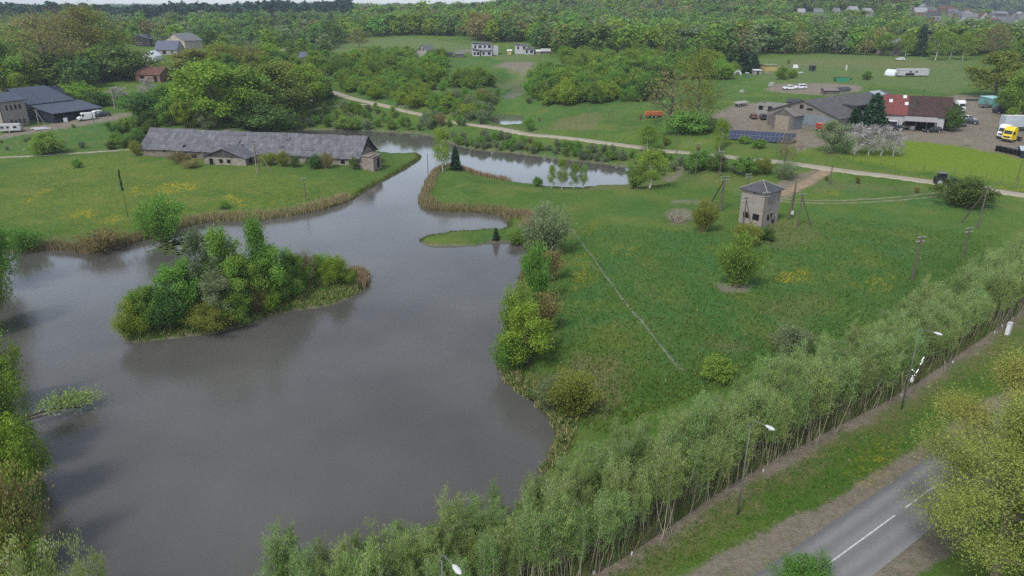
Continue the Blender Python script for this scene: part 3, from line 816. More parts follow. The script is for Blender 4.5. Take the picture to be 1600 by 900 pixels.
def gable_roof(x0, x1, y0, y1, ze, zr, ov=.35, t=.14, axis='x', ovx=None):
    """two thick slopes; ridge along axis"""
    mb = MB(); ovx = ov if ovx is None else ovx
    if axis == 'x':
        ym = (y0 + y1) / 2; s = (zr - ze) / (ym - y0)
        mb.slab([(x0 - ovx, y0 - ov, ze - ov * s + t), (x1 + ovx, y0 - ov, ze - ov * s + t), (x1 + ovx, ym, zr + t), (x0 - ovx, ym, zr + t)], t)
        mb.slab([(x1 + ovx, y1 + ov, ze - ov * s + t), (x0 - ovx, y1 + ov, ze - ov * s + t), (x0 - ovx, ym, zr + t), (x1 + ovx, ym, zr + t)], t)
    else:
        xm = (x0 + x1) / 2; s = (zr - ze) / (xm - x0)
        mb.slab([(x0 - ov, y1 + ovx, ze - ov * s + t), (x0 - ov, y0 - ovx, ze - ov * s + t), (xm, y0 - ovx, zr + t), (xm, y1 + ovx, zr + t)], t)
        mb.slab([(x1 + ov, y0 - ovx, ze - ov * s + t), (x1 + ov, y1 + ovx, ze - ov * s + t), (xm, y1 + ovx, zr + t), (xm, y0 - ovx, zr + t)], t)
    return mb
def gable_walls(x0, x1, y0, y1, ze, zr, axis='x', z0=-.8):
    mb = MB()
    if axis == 'x': mb.prism([(y0, z0), (y1, z0), (y1, ze), ((y0 + y1) / 2, zr), (y0, ze)], 'x', x0, x1)
    else: mb.prism([(x0, z0), (x1, z0), (x1, ze), ((x0 + x1) / 2, zr), (x0, ze)], 'y', y0, y1)
    return mb
def house(name, label, cat, A, B, depth, ze, zr, wall, roof, axis='x', wins=(), holes=(), chimney=None, ov=.35, group=None, zbase=None, clear=0):
    A_, rz, L = frame(A, B)
    z = ground(*A_) if zbase is None else zbase
    z = max(z, ground(*np.array(B[:2]))) - .05
    root = thing(name, label, cat, (A_[0], A_[1], z), rz, group)
    gable_walls(0, L, 0, depth, ze, zr, axis).build('wall', wall, root)
    ro = gable_roof(0, L, 0, depth, ze, zr, ov, .14, axis).build('roof', roof, root)
    for w in wins: window(root, *w)
    for h_ in holes: hole(root, *h_)
    if chimney:
        cx, cy, ch = chimney
        MB().box(cx - .3, cx + .3, cy - .3, cy + .3, zr - 1.2, zr + ch).build('chimney', M_BRICKDK, ro)
    nv = np.array([-math.sin(rz), math.cos(rz)])
    if clear: keep_clear(A_, np.array(B[:2]), A_ + nv * depth, np.array(B[:2]) + nv * depth, m=clear)
    return root, L

# ---- the long derelict barn by the pond
A, B = at(222, 243), at(560, 263)
A_, rz, L = frame(A, B); zb = 1.75
barn = thing('old_barn', 'long derelict barn with a sagging grey roof beside the pond', 'barn', (A_[0], A_[1], zb), rz)
W_, ZE, ZR = 11.7, 2.7, 7.1
w = MB(); w.prism([(0, -1), (W_, -1), (W_, ZE), (W_ / 2, ZE + .4), (0, ZE)], 'x', .2, L * .63); w.build('wall', M_RUBBLE, barn)
w = MB(); w.prism([(0, -1), (W_, -1), (W_, ZE), (W_ / 2, ZE + .4), (0, ZE)], 'x', L * .63 + .01, L); w.build('wall', M_LIME, barn)['label'] = 'limewashed right stretch of the barn wall'
def sag_roof(x0, x1, ya, za, yb, zb_, nx, ny, t=.12, amp=.10):
    """one roof slope as a thick, slightly uneven sheet"""
    xs, us = np.linspace(x0, x1, nx), np.linspace(0, 1, ny)
    V = []
    for s in (0, 1):
        for u in us:
            for x in xs:
                nz = amp * (vnoise(np.array([x / 3.1]), np.array([u * 3]), 61)[0] + .6 * vnoise(np.array([x / .9]), np.array([u * 6]), 62)[0]) - .22 * math.sin(math.pi * u) * (1 + vnoise(np.array([x / 8.]), np.array([0.]), 63)[0])
                V.append((x, ya + (yb - ya) * u, za + (zb_ - za) * u + nz - s * t))
    n1 = nx * ny; F = []
    for j in range(ny - 1):
        for i in range(nx - 1):
            a = j * nx + i
            F.append((a, a + 1, a + nx + 1, a + nx)); F.append((n1 + a, n1 + a + nx, n1 + a + nx + 1, n1 + a + 1))
    edge = [j * nx for j in range(ny)], [j * nx + nx - 1 for j in range(ny)], list(range(nx)), list(range((ny - 1) * nx, ny * nx))
    for e in edge:
        for p, q in zip(e[:-1], e[1:]): F.append((p, q, n1 + q, n1 + p))
    mb = MB(); mb.v, mb.f = V, F
    return mb
s_ = (ZR - ZE) / (W_ / 2)
rf = sag_roof(-.6, L + .7, -.5, ZE - .5 * s_ + .16, W_ / 2, ZR + .16, 110, 9)
ro = rf.build('roof', M_SLATE, barn)
sag_roof(L + .7, -.6, W_ + .5, ZE - .5 * s_ + .16, W_ / 2, ZR + .16, 60, 7).build('roof', M_SLATE, barn)['label'] = 'rear slope of the barn roof'
# lighter replaced sheets and slipped sheets lying on the front slope
pm = plain('paler_roof_sheets', (.086, .086, .090), .9, .25, 2)
for k in range(12):
    x, u = rng.uniform(1, L - 1), rng.uniform(.08, .95); ww, hh = rng.choice([1.1, 1.1, 2.2]), rng.choice([.12, .12, .24])
    y0_, y1_ = W_ / 2 * u, W_ / 2 * min(u + hh, 1)
    z0_, z1_ = ZE + s_ * y0_ + .22, ZE + s_ * y1_ + .22
    m_ = MB(); m_.slab([(x, y0_, z0_), (x + ww, y0_, z0_), (x + ww, y1_, z1_), (x, y1_, z1_)], .05)
    m_.build('roof_sheet', pm, ro)
for k in range(2):
    x, u = rng.uniform(1, L - 1), rng.uniform(.0, .9); y0_ = W_ / 2 * u; y1_ = y0_ + .7
    m_ = MB(); m_.slab([(x, y0_, ZE + s_ * y0_ + .24), (x + .9, y0_, ZE + s_ * y0_ + .24), (x + .9, y1_, ZE + s_ * y1_ + .24), (x, y1_, ZE + s_ * y1_ + .24)], .04)
    m_.build('roof_hole', M_DARK, ro)
MB().prism([(.1, ZE), (W_ - .1, ZE), (W_ / 2, ZR - .05)], 'x', L + .02, L + .14).build('gable_boards', M_BOARD, barn)
MB().prism([(.1, ZE), (W_ - .1, ZE), (W_ / 2, ZR - .05)], 'x', -.1, .1).build('gable_boards', M_BOARD, barn)
window(barn, L - 4.2, .75, 1.5, 1.3, 0.0, 'y', M_DARK, M_TRIM)
for x, z, w_, h_ in ((L - 11.5, .9, 1.7, 1.1), (L - 18, .8, 1.4, 1.1), (L - 23, .9, 1.3, 1.1), (7.5, 1.9, .9, .6), (14, 1.8, 1.0, .7), (22, .5, 1.5, 1.3), (16.5, .6, 1.4, 1.0), (25.5, 1.7, 1.0, .7), (40, 1.0, 1.2, 1.0)):
    hole(barn, x, z, w_, h_)
for x in (11.5, 12.6, 19.5, L - 26, L - 14.5, L - 8.7):
    MB().box(x - .25, x + .25, -.35, .02, -.6, 2.3).build('buttress', M_RUBBLE, barn)
# ruined lean-to at the right end
MB().prism([(.3, -1), (7.8, -1), (7.8, 3.6), (5.6, 4.4), (2.6, 3.3), (.3, 2.9)], 'x', L + .16, L + .55).build('end_wall', M_PINK, barn)
MB().prism([(L + .56, -1), (L + 4.1, -1), (L + 4.1, 2.75), (L + 2.2, 2.95), (L + .56, 3.1)], 'y', .3, .7).build('annex_wall', M_PINK, barn)
ew = MB().box(L + 3.75, L + 4.1, .71, 5.4, -1, 2.7).build('annex_wall', M_PINK, barn)
hole(barn, 3.5, -.3, 1.5, 2.3, L + 4.1, 'x', 'doorway', 1)
MB().slab([(L + .5, .1, 3.15), (L + 4.4, .1, 2.95), (L + 4.4, 5.6, 2.95), (L + .5, 5.6, 3.3)], .12).build('annex_roof', M_RUBBLE, barn)
# porch wing with its own gable
a0 = float((at(318, 257)[:2] - A_) @ np.array([math.cos(rz), math.sin(rz)])); a1 = a0 + 12.2
gable_walls(a0, a1, -5.2, -.01, 2.3, 2.9, 'y').build('porch_wall', M_LIME, barn)
MB().prism([(a0 + .05, 2.3), (a1 - .05, 2.3), ((a0 + a1) / 2, 4.45)], 'y', -5.32, -5.21).build('porch_gable_boards', M_BOARD, barn)
gable_roof(a0, a1, -5.2, 2.6, 2.3, 4.5, .55, .12, 'y').build('porch_roof', M_SLATE, barn)
for x, z, w_, h_, nm in ((a0 + 2.1, -.2, 1.1, 2.0, 'doorway'), (a0 + 5.0, .75, 1.1, 1.0, 'window_opening'), (a0 + 7.3, .75, 1.1, 1.0, 'window_opening')):
    hole(barn, x, z, w_, h_, -5.2, 'y', nm)
hole(barn, -3.0, .7, 1.4, 1.1, a1, 'x', 'window_opening', 1)
keep_clear(A_, A_ + np.array([math.cos(rz), math.sin(rz)]) * (L + 4), A_ + np.array([-math.sin(rz), math.cos(rz)]) * 12, m=.5)
bsin, bcos = math.sin(rz), math.cos(rz)
def barn_pt(x, y): return (A_[0] + bcos * x - bsin * y, A_[1] + bsin * x + bcos * y)
BARN_PT = barn_pt; BARN_L = L

# ---- brick transformer tower in the right meadow
Bp = at(1191, 356); dirv = np.array([.65, -.76]); Wt = 5.0
Ap = Bp[:2] - dirv * Wt
Ht = z_for(Bp[1], 301) - Bp[2]
tw = thing('brick_tower', 'square pale brick transformer tower with a grey hipped roof', 'tower', (Ap[0], Ap[1], Bp[2] - .1), math.atan2(dirv[1], dirv[0]))
M_TBR = paneled('pale_tower_brick', (.205, .184, .164), (.238, .215, .193), .25, .08, .95, noise=.2, mortar=.008, gap=(.180, .164, .148))
body = MB().box(0, Wt, 0, Wt, 2.35, Ht).box(.12, Wt - .12, .12, Wt - .12, -1, 2.349)
body.build('wall', M_TBR, tw)
for x0, x1 in ((0, .75), (2.05, 2.75), (Wt - .9, Wt)):
    MB().box(x0, x1, -.02, .117, -1, 2.345).build('pier', M_TBR, tw)
for y0, y1 in ((.13, .9), (Wt - 1.1, Wt)):
    MB().box(Wt - .117, Wt + .02, y0, y1, -1, 2.345).build('pier', M_TBR, tw)
hole(tw, 1.4, 1.25, 1.3, 1.05, .1); hole(tw, 3.42, 1.2, 1.3, 1.1, .1); hole(tw, 2.2, 1.2, 1.5, 1.05, Wt - .1, 'x', 'window_opening', 1)
hole(tw, 2.6, Ht - .55, .28, .28, 0.0, 'y', 'vent_opening'); hole(tw, 4.4, Ht - .6, .3, .25, Wt, 'x', 'vent_opening', 1)
hole(tw, 3.6, -.1, .9, 1.1, Wt - .1, 'x', 'doorway', 1)
ov = .45; zr = Ht + 1.55; e = Ht - .02; t = .14; c_ = Wt / 2
roof = MB()
cs = [(-ov, -ov, e), (Wt + ov, -ov, e), (Wt + ov, Wt + ov, e), (-ov, Wt + ov, e)]
for i in range(4): roof.face([cs[i], cs[(i + 1) % 4], (c_, c_, zr)])
roof.box(-ov + .01, Wt + ov - .01, -ov + .01, Wt + ov - .01, e - t, e - .003)
rt = roof.build('roof', plain('dark_grey_tower_roof', (.049, .051, .056), .8, .25, 1.2, dirt=(.074, .074, .076)), tw)
for i in range(4):
    p = Vector(cs[i]) + Vector((0, 0, .05)); MB().tube([p, Vector((c_, c_, zr + .06))], .10, 5).build('ridge_cap', M_CONC, rt)
# painted scrawl on the right-hand wall: two hollow letter outlines and a tag
ink = plain('black_spray_paint', (.025, .025, .029), .8, .2, 5)
def stroke(mb, pts):
    mb.tube([(Wt + .012, y, z) for y, z in pts], .035, 4)
gr = MB()
zt = Ht - 1.1
stroke(gr, [(1.0, zt - 1.9), (.95, zt), (1.5, zt + .05), (1.5, zt - .5), (1.25, zt - .55), (1.3, zt - 1.0), (1.6, zt - .95)])
stroke(gr, [(1.9, zt), (1.9, zt - 1.2), (2.1, zt - 1.5), (2.4, zt - 1.4), (2.5, zt)])
stroke(gr, [(2.8, zt + .1), (3.5, zt + .2)]); stroke(gr, [(3.1, zt + .15), (2.95, zt - .9), (3.2, zt - 1.3), (3.5, zt - 1.2)])
stroke(gr, [(1.0, zt - 1.9), (1.3, zt - 2.3), (2.4, zt - 2.2), (2.9, zt - 1.7)])
stroke(gr, [(3.3, 1.2), (4.0, 1.6), (3.7, 1.0), (4.2, .8), (3.5, .6)])
gr.build('graffiti', ink, tw)
keep_clear(Ap, Bp[:2], Ap + np.array([.76, .65]) * Wt, m=1)

# ---- farm workshop, grey roof, gable to the front
A, B = at(1197, 195), at(1307, 207)
A_, rz, L = frame(A, B); zb = 8.3
ws = thing('farm_workshop', 'large farm workshop with a wide grey gable and grey roof', 'workshop', (A_[0], A_[1], zb), rz)
zeL, zeR, D_ = 4.0, 3.9, 44.0
zr = z_for(float((A[1] + B[1]) / 2), 157) - zb
gable_walls(0, L, 0, D_, zeL, zr, 'y').build('wall', M_GRBLOCK, ws)
wr = gable_roof(0, L, 0, D_, zeL, zr, .5, .16, 'y').build('roof', M_SLATE2, ws)
fx = lambda u: L * u
for u, z, w_, h_ in ((.34, zr - 2.6, 1.9, .55), (.48, zr - 2.3, 1.1, 1.1), (.60, zr - 2.5, 1.9, .55)):
    hole(ws, fx(u), z, w_, h_)
window(ws, 5.0, 1.2, 1.1, 1.9, L, 'x', M_GLASS, M_BLUWALL, 'window', 1); window(ws, 8.0, 1.2, 1.1, 1.9, L, 'x', M_GLASS, M_BLUWALL, 'window', 1)
hole(ws, fx(.86), -.1, 2.6, 2.6, 0.0, 'y', 'doorway')
MB().box(.4, 4.2, -.06, -.005, -.3, 2.9).build('barn_door', M_BOARD2, ws)
sl = (zr - zeL) / (L / 2)
def on_roof(x): return zr - abs(x - L / 2) * sl + .17
# dormer on the right slope
xd = L * .80
MB().prism([(xd, 0), (L * .93, 0), (L * .93, 0)], 'y', 0, 0.01)
dm = MB().prism([(xd - 1.6, on_roof(xd - 1.6)), (xd + 2.6, on_roof(xd + 2.6) - .15), (xd + 2.6, on_roof(xd + 2.6) + 1.6), (xd - 1.6, on_roof(xd - 1.6) + .25)], 'y', 12, 22).build('dormer', M_SLATE2, wr)
MB().box(xd + 2.61, xd + 2.66, 12.4, 21.6, on_roof(xd + 2.6) + .1, on_roof(xd + 2.6) + 1.35).build('opening', M_DARK, dm)
# pale sheets on the ridge far back
lt = MB()
lt.slab([(L / 2 - .1, 35.5, zr + .24), (L / 2 + 4.3, 35.5, on_roof(L / 2 + 4.3) + .06), (L / 2 + 4.3, 41.5, on_roof(L / 2 + 4.3) + .06), (L / 2 - .1, 41.5, zr + .24)], .05)
lt.build('roof_sheet', plain('pale_sheet', (.246, .262, .279), .6, .1, 1), wr)
# gabled entrance shed
sa, sb = L * .22, L * .22 + 6.6
gable_walls(sa, sb, -4.6, -.02, 3.9, 5.6, 'y').build('entrance_wall', M_BOARD2, ws)
gable_roof(sa, sb, -4.6, -.02, 3.9, 5.6, .45, .14, 'y', .25).build('entrance_roof', plain('brown_grey_felt', (.131, .119, .115), .9, .15, 2), ws)
MB().box(sa + 1.0, sb - 1.2, -4.67, -4.605, -.4, 3.7).build('entrance_door', M_WOOD, ws)
MB().prism([(sa + .25, 3.85), (sb - .25, 3.85), ((sa + sb) / 2, 5.45)], 'y', -4.68, -4.61).build('gable_boards', M_BOARD2, ws)
MB().box(sb - .01, sb + .05, -4.5, -.1, -.4, 3.5).build('entrance_side', M_BLUWALL, ws)
MB().box(sb + .1, L - .05, -.05, -.004, 1.4, 4.2).build('painted_band', M_BLUWALL, ws)
# rear wing running right
MB().prism([(26, 0), (44, 0), (44, 4.6), (35, 7.2), (26, 4.6)], 'x', L + .1, L + 13).build('rear_wing_wall', M_GRBLOCK, ws)
g = MB(); g.slab([(L - 3, 25.6, 4.6), (L + 13.4, 25.6, 4.6), (L + 13.4, 35, 7.4), (L - 3, 35, 7.4)], .14); g.slab([(L + 13.4, 44.4, 4.6), (L - 3, 44.4, 4.6), (L - 3, 35, 7.4), (L + 13.4, 35, 7.4)], .14)
g.build('rear_wing_roof', M_SLATE2, ws)
nv = np.array([-math.sin(rz), math.cos(rz)]); keep_clear(A_, B[:2], A_ + nv * D_, B[:2] + nv * D_, m=3)
# flat ruin wall left of the workshop
A, B = at(1180, 180), at(1224, 183); A_, rz, L = frame(A, B)
rw = thing('concrete_shell', 'roofless concrete block shell with three openings left of the workshop', 'ruin', (A_[0], A_[1], ground(*A_) - .1), rz)
MB().box(0, L, 0, .4, -1, 4.0).box(0, .4, .41, 6, -1, 3.9).box(L - .4, L, .41, 6, -1, 3.9).box(.41, L - .41, 5.6, 6, -1, 3.8).build('wall', M_CONC, rw)
for u in (.17, .5, .82): hole(rw, L * u, 1.9, 1.4, 1.3)
# small dark-roofed shed behind it
house('lean_shed', 'small dark-roofed shed peeping out behind the workshop gable', 'shed', at(1228, 172), at(1246, 173), 4, 2.6, 3.4, M_BOARD2, M_DKROOF, clear=1)

# ---- red and brown roofed house of the farm
A, B = at(1375, 199), at(1472, 206)
A_, rz, L = frame(A, B); zb = min(ground(*A_), ground(*B[:2])) - .05
rh = thing('farmhouse', 'farm building with a half red and half brown roof and a porch', 'house', (A_[0], A_[1], zb), rz)
D_ = 12.0; ze = 4.2; zr = 8.6; xs_ = L * .40
gable_walls(0, L, 0, D_, ze, zr, 'x').build('wall', M_WHITE, rh)
def half_roof(x0, x1):
    return gable_roof(x0, x1, 0, D_, ze, zr, .5, .16, 'x', 0.0)
r1 = half_roof(-.5, xs_ - .01).build('red_roof', M_REDROOF, rh)
r2 = half_roof(xs_ + .01, L + 1.6).build('brown_roof', M_BROWNROOF, rh)
s2 = (zr - ze) / (D_ / 2)
for x, y in ((1.2, 3.4), (4.6, 4.9), (5.2, 2.7)):
    m_ = MB(); m_.slab([(x, y, ze + s2 * y + .25), (x + .9, y, ze + s2 * y + .25), (x + .9, y + 1.0, ze + s2 * (y + 1) + .25), (x, y + 1.0, ze + s2 * (y + 1) + .25)], .08)
    m_.build('skylight', M_TRIM, r1)
MB().box(xs_ + 1.1, xs_ + 2.1, 2.6, 3.6, ze + 1, ze + s2 * 3.6 + 2.0).build('chimney', M_BOARD, r2)
MB().box(-.2, 4.5, 6.5, 10.5, zr - 2, zr - .2).build('roof_box', M_DKROOF, r1)
hole(rh, .9, -.1, 1.7, 3.0, 0.0, 'y', 'doorway')
window(rh, 3.6, 1.1, 1.1, 1.1); window(rh, 5.9, 1.0, 1.3, 1.2)
# porch: sloping canopy on posts, shade inside painted as a dark sheet
pr = MB(); pr.slab([(xs_ - .6, -3.3, 2.9), (L * .88, -3.3, 2.9), (L * .88, -.02, 3.9), (xs_ - .6, -.02, 3.9)], .12); pr.build('porch_roof', plain('grey_canopy_sheets', (.205, .193, .193), .8, .15, 1.5, streak=(3, .3, .3)), rh)
for u in (.38, .55, .72, .87): MB().box(L * u - .08, L * u + .08, -3.2, -3.04, -.4, 2.85).build('porch_post', M_BOARD, rh)
MB().box(xs_ - .3, L * .86, -.08, -.01, -.3, 2.8).build('porch_shade', M_DARK, rh)
MB().prism([(.4, ze - .1), (D_ - .4, ze - .1), (D_ / 2, zr - .2)], 'x', L + .02, L + .12).build('gable_boards', M_BOARD, rh)
MB().tube([(L * .62, D_ * .5, zr), (L * .62, D_ * .5, zr + 2.2)], .09, 6).build('flue', M_DKROOF, r2)
nv = np.array([-math.sin(rz), math.cos(rz)]); keep_clear(A_, B[:2], A_ + nv * D_, B[:2] + nv * D_, m=3)

# ---- blue-roofed barn and brick office, left
A, B = at(86, 193), at(156, 177)
A_, rz, L = frame(A, B); zb = A[2] - .1; L += .8
bb = thing('blue_barn', 'dark barn with a blue-grey metal roof and open front, far left', 'barn', (A_[0], A_[1], zb), rz)
z1, z2, z3 = 3.3, 5.4, 10.4
zf = B[2] - A[2]
MB().prism([(0, -2), (20, -2), (20, z3 - .3), (11, z2 - .2), (0, z1 - .1)], 'x', 0, .25).build('end_wall', M_NAVY, bb)
MB().prism([(5, -2), (30, -2), (30, z2), (20, z3 - .3), (11, z2 - .2), (5, z1 + .7)], 'x', .26, L - .3).build('wall', M_NAVY, bb)
lr = MB(); lr.slab([(-.5, -.6, z1), (L + .5, -.6, z1), (L + .5, 11, z2), (-.5, 11, z2)], .15); lr.build('lean_to_roof', M_BLUEROOF, bb)
mr = MB(); mr.slab([(-.5, 10.6, z2 + .25), (L - 1.5, 10.6, z2 + .25), (L - 5.0, 20, z3), (-.5, 20, z3)], .15); mr.slab([(L - 5, 29.5, z2 + .3), (-.5, 29.5, z2 + .3), (-.5, 20, z3), (L - 5.0, 20, z3)], .15)
mr.build('main_roof', M_BLUEROOF, bb)
for k in range(6): MB().box(.1 + k * (L - .6) / 5, .35 + k * (L - .6) / 5, -.1, .15, -1, z1 - .1).build('post', M_BOARD, bb)
for k in range(5):
    MB().box(.4 + k * (L - .6) / 5, .05 + (k + 1) * (L - .6) / 5, -.02, .06, -1, [1.6, 2.2, 1.4, 2.3, 1.9][k]).build('front_boarding', M_NAVY, bb)
nv = np.array([-math.sin(rz), math.cos(rz)]); keep_clear(A_, B[:2], A_ + nv * 30, B[:2] + nv * 30, m=2)
O_B = at(47, 194); od = np.array([.36, .933]); Lo = 8.6
O_A = O_B[:2] - od * Lo
of = thing('brick_office', 'two-storey pale brick office with small windows beside the blue barn', 'office', (O_A[0], O_A[1], 4.0), math.atan2(od[1], od[0]))
zo = 8.6
MB().box(0, Lo, 0, 11, -1, zo).build('wall', M_CREAM, of)
rr = MB(); rr.slab([(-.4, -.5, zo + .15), (Lo + .4, -.5, zo + .15), (Lo + .4, 6, zo + 2.4), (-.4, 6, zo + 2.4)], .2); rr.slab([(Lo + .4, 12.5, zo + .15), (-.4, 12.5, zo + .15), (-.4, 6, zo + 2.4), (Lo + .4, 6, zo + 2.4)], .2)
rr.build('roof', M_BLUEROOF, of)
for k in range(4):
    window(of, 2.3 + k * 1.45, 6.0, .62, 1.5, framem=M_DKROOF); 
    if k != 1: window(of, 2.9 + k * 1.35, 1.5, .6, 1.4, framem=M_DKROOF)
window(of, 2.9 + 1.35, .3, .75, 2.3, framem=M_DKROOF, name='door')
MB().tube([(.15, -.08, 0), (.15, -.08, zo)], .06, 6).build('downpipe', M_DKROOF, of)
keep_clear(O_A, O_B[:2], O_A + np.array([-.933, .36]) * 12, m=2)

# ---- the other houses, far off
root, L = house('brick_house', 'low brick house with a rusty red hipped roof above the grove', 'house', at(213, 127), at(251, 129), 9, 2.9, 5.6, M_BRICKDK, M_TILE, wins=[(6.3, .7, 1.2, 1.2, -.0)], holes=[(3.2, -.2, 1.7, 2.6), (9.6, -.2, 1.6, 2.6)], chimney=(5.2, 4.6, .7), clear=3)
NO_TREES += [(-172, -134, 264, 312), (-215, -172, 352, 418)]
house('plank_shed', 'grey-brown shed beside the rusty red-roofed brick house', 'shed', at(265, 123), at(292, 124), 8, 2.4, 5.2, M_BOARD2, plain('brown_grey_sheets', (.139, .115, .102), .9, .15, 2), clear=2)
house('grey_roofed_house', 'new house with a pale gable and a light grey roof, far left', 'house', at(259, 75), at(290, 77), 11, 4.6, 8.4, plain('buff_render', (.312, .279, .230), .9, .1, 2), M_GRROOF, 'y', wins=[(4.4, 4.9, 1.0, 1.6), (6.9, 4.9, 1.0, 1.6), (3.5, 1.2, 1.3, 1.4), (8.4, 1.2, 1.3, 1.4)], ov=.6, clear=4)
house('slate_blue_house', 'house with a steep slate-blue roof below the pale-gabled one', 'house', at(243, 86), at(277, 86), 9, 2.8, 7.0, plain('grey_plaster', (.230, .221, .205), .9, .12, 2), plain('slate_blue_roof', (.082, .090, .131), .8, .15, 2), holes=[(5.0, .6, 1.8, 1.6)], wins=[(9.2, .8, 1.4, 1.4)], chimney=(2, 4.5, 1.0), clear=3)
A, B = at(213, 72), at(236, 73); A_, rz, L = frame(A, B)
dh = thing('dark_house', 'black timber house with a single-pitch roof, far left', 'house', (A_[0], A_[1], ground(*A_) - .1), rz)
M_BLK = plain('black_timber', (.025, .022, .022), .8, .25, 3, streak=(6, 6, .5))
MB().box(0, L, 0, 8, -1, 4.6).prism([(0, 4.601), (L, 4.601), (0, 6.5)], 'y', 0, 8).build('wall', M_BLK, dh)
rr = MB(); rr.slab([(-.6, -.6, 6.9), (L + .8, -.6, 4.7), (L + .8, 8.6, 4.7), (-.6, 8.6, 6.9)], .2); rr.build('roof', M_DKROOF, dh)
MB().box(L * .6, L * .6 + .8, 3, 3.8, 5, 7.2).build('chimney', M_BLK, dh)
window(dh, 3.0, 1.0, 1.6, 1.4); window(dh, 6.2, 1.0, 1.4, 1.4)
keep_clear(A_, B[:2], m=9)
# white greenhouse tent
A, B = at(225, 96), at(244, 96); A_, rz, L = frame(A, B)
gt = thing('white_greenhouse', 'white gabled greenhouse below the dark timber house', 'greenhouse', (A_[0], A_[1], ground(*A_)), rz)
M_FILM = plain('white_film', (.508, .541, .558), .5, .06, 1)
MB().prism([(0, -.5), (L, -.5), (L, 2.6), (L * .55, 5.0), (0, 2.6)], 'y', 0, 7).build('cover', M_FILM, gt)
MB().box(L * .4, L * .7, -.05, -.003, 0, 2.1).build('door', M_GRROOF, gt)
keep_clear(A_, B[:2], m=8)
# two white modern houses in the middle distance
def modern(px0, px1, py, lab, blocks):
    A, B = at(px0, py), at(px1, py); A_, rz, L = frame(A, B)
    root = thing('white_modern_house', lab, 'house', (A_[0], A_[1], ground(*A_) - .1), rz)
    for (x0, x1, y0, y1, h, slope) in blocks:
        x0, x1 = x0 * L, x1 * L
        MB().box(x0, x1, y0, y1, -1, h).build('wall', M_WHITE, root)
        r_ = MB(); r_.slab([(x0 - .3, y0 - .5, h + .3 + slope), (x1 + .3, y0 - .5, h + .3), (x1 + .3, y1 + .3, h + .3), (x0 - .3, y1 + .3, h + .3 + slope)], .35); r_.build('roof', M_GRROOF, root)
        n = max(2, int((x1 - x0) / 2.6))
        for k in range(n):
            x = x0 + (k + .5) * (x1 - x0) / n
            window(root, x, h - 2.2, 1.1 + .4 * (k % 2), 1.5, y0, framem=M_DKROOF)
    keep_clear(A_, B[:2], m=13)
    return root, L
mh, L = modern(739, 769, 88, 'two-storey white house with a low wing, left one of the white pair', [(0, .36, 0, 6, 3.0, .9), (.42, 1.0, .8, 6, 2.9, 0), (.06, 1.05, 6.2, 15, 6.2, .5)])
MB().box(L + .7, L + 4.2, 7, 12, -1, 5.0).build('side_wing', M_WHITE, mh)
mh, L = modern(805, 834, 85, 'white flat-roofed house, right one of the white pair', [(0, .66, 2, 9, 4.9, .4), (.5, 1.0, 0, 1.95, 3.0, 0), (.67, 1.05, 2, 9, 3.4, 0)])
house('gable_shell', 'unfinished house with a pale gable left of the white houses', 'house', at(652, 89), at(668, 90), 10, 3.4, 6.0, plain('grey_block', (.246, .230, .213), .9, .1, 2), M_GRROOF, 'y', holes=[(2.0, 3.4, .9, 1.1), (3.8, 3.4, .9, 1.1)], clear=4)
house('low_shed', 'low grey-roofed shed between the unfinished and the white house', 'shed', at(712, 90), at(725, 90), 5, 1.8, 2.8, M_BOARD2, M_GRROOF, clear=2)
house('low_shed', 'long low dark shed left of the grey-roofed one', 'shed', at(693, 89), at(707, 89), 4, 1.6, 2.4, M_BOARD2, M_DKROOF, clear=2)
house('garden_shed', 'tiny white-roofed shed right of the white flat-roofed house', 'shed', at(838, 85), at(844, 85), 2.2, 1.7, 2.4, M_WOOD, M_TRIM, clear=1)
house('field_shed', 'low shed with a long pale roof right of the white pair', 'shed', at(846, 84), at(860, 84), 5, 1.4, 2.6, M_BOARD2, plain('pale_grey_sheets', (.295, .295, .287), .8, .1, 2), clear=2)
house('garden_shed', 'small yellowish shed between the white houses', 'shed', at(793, 85), at(799, 85), 2.5, 1.9, 2.5, M_YEL, M_TRIM, clear=1)
house('old_farmhouse', 'old farmhouse with a steep grey roof at the far field edge', 'house', at(1391, 87), at(1416, 87), 11, 3.4, 9.0, plain('grey_timber_wall', (.180, .164, .148), .9, .15, 2), plain('blue_grey_old_roof', (.139, .143, .164), .9, .2, 2), 'y', holes=[(3.4, 1, 1.0, 1.3), (8, 1, 1.0, 1.3)], clear=5)
house('roof_over_trees', 'house whose dark blue roof shows among the trees left of the hill field', 'house', at(468, 98), at(487, 98), 9, 2.6, 5.0, M_BOARD2, plain('dusky_blue_roof', (.074, .082, .115), .8, .15, 2), clear=5)
house('yellow_shed', 'yellow plank shed with a green roof in the field behind the farm', 'shed', at(1196, 112), at(1214, 111), 7, 2.6, 2.9, M_YEL, plain('green_felt', (.139, .164, .098), .9, .15, 2), clear=2)
house('far_house', 'house with a bright flat roof above the scattered wood, far left', 'house', at(430, 50), at(447, 50), 10, 4, 4.6, M_WHITE, M_TRIM, clear=7, wins=[(3, 1, 1.5, 1.5), (8, 1, 1.5, 1.5)])
house('far_house', 'steep-gabled beige house before the pine forest', 'house', at(466, 52), at(481, 52), 10, 4, 9, plain('beige', (.312, .271, .213), .9, .1, 1), M_BRICKDK, 'y', holes=[(4, 4.5, 1.4, 1.6)], clear=7)
house('far_house', 'small house with a sand-coloured roof right of the steep beige one', 'house', at(485, 60), at(493, 60), 6, 3, 5.4, M_WOOD, M_YEL, clear=5)
house('far_house', 'low white house with a grey roof among far gardens', 'house', at(444, 58), at(455, 58), 8, 3, 4.4, M_WHITE, M_GRROOF, clear=5)
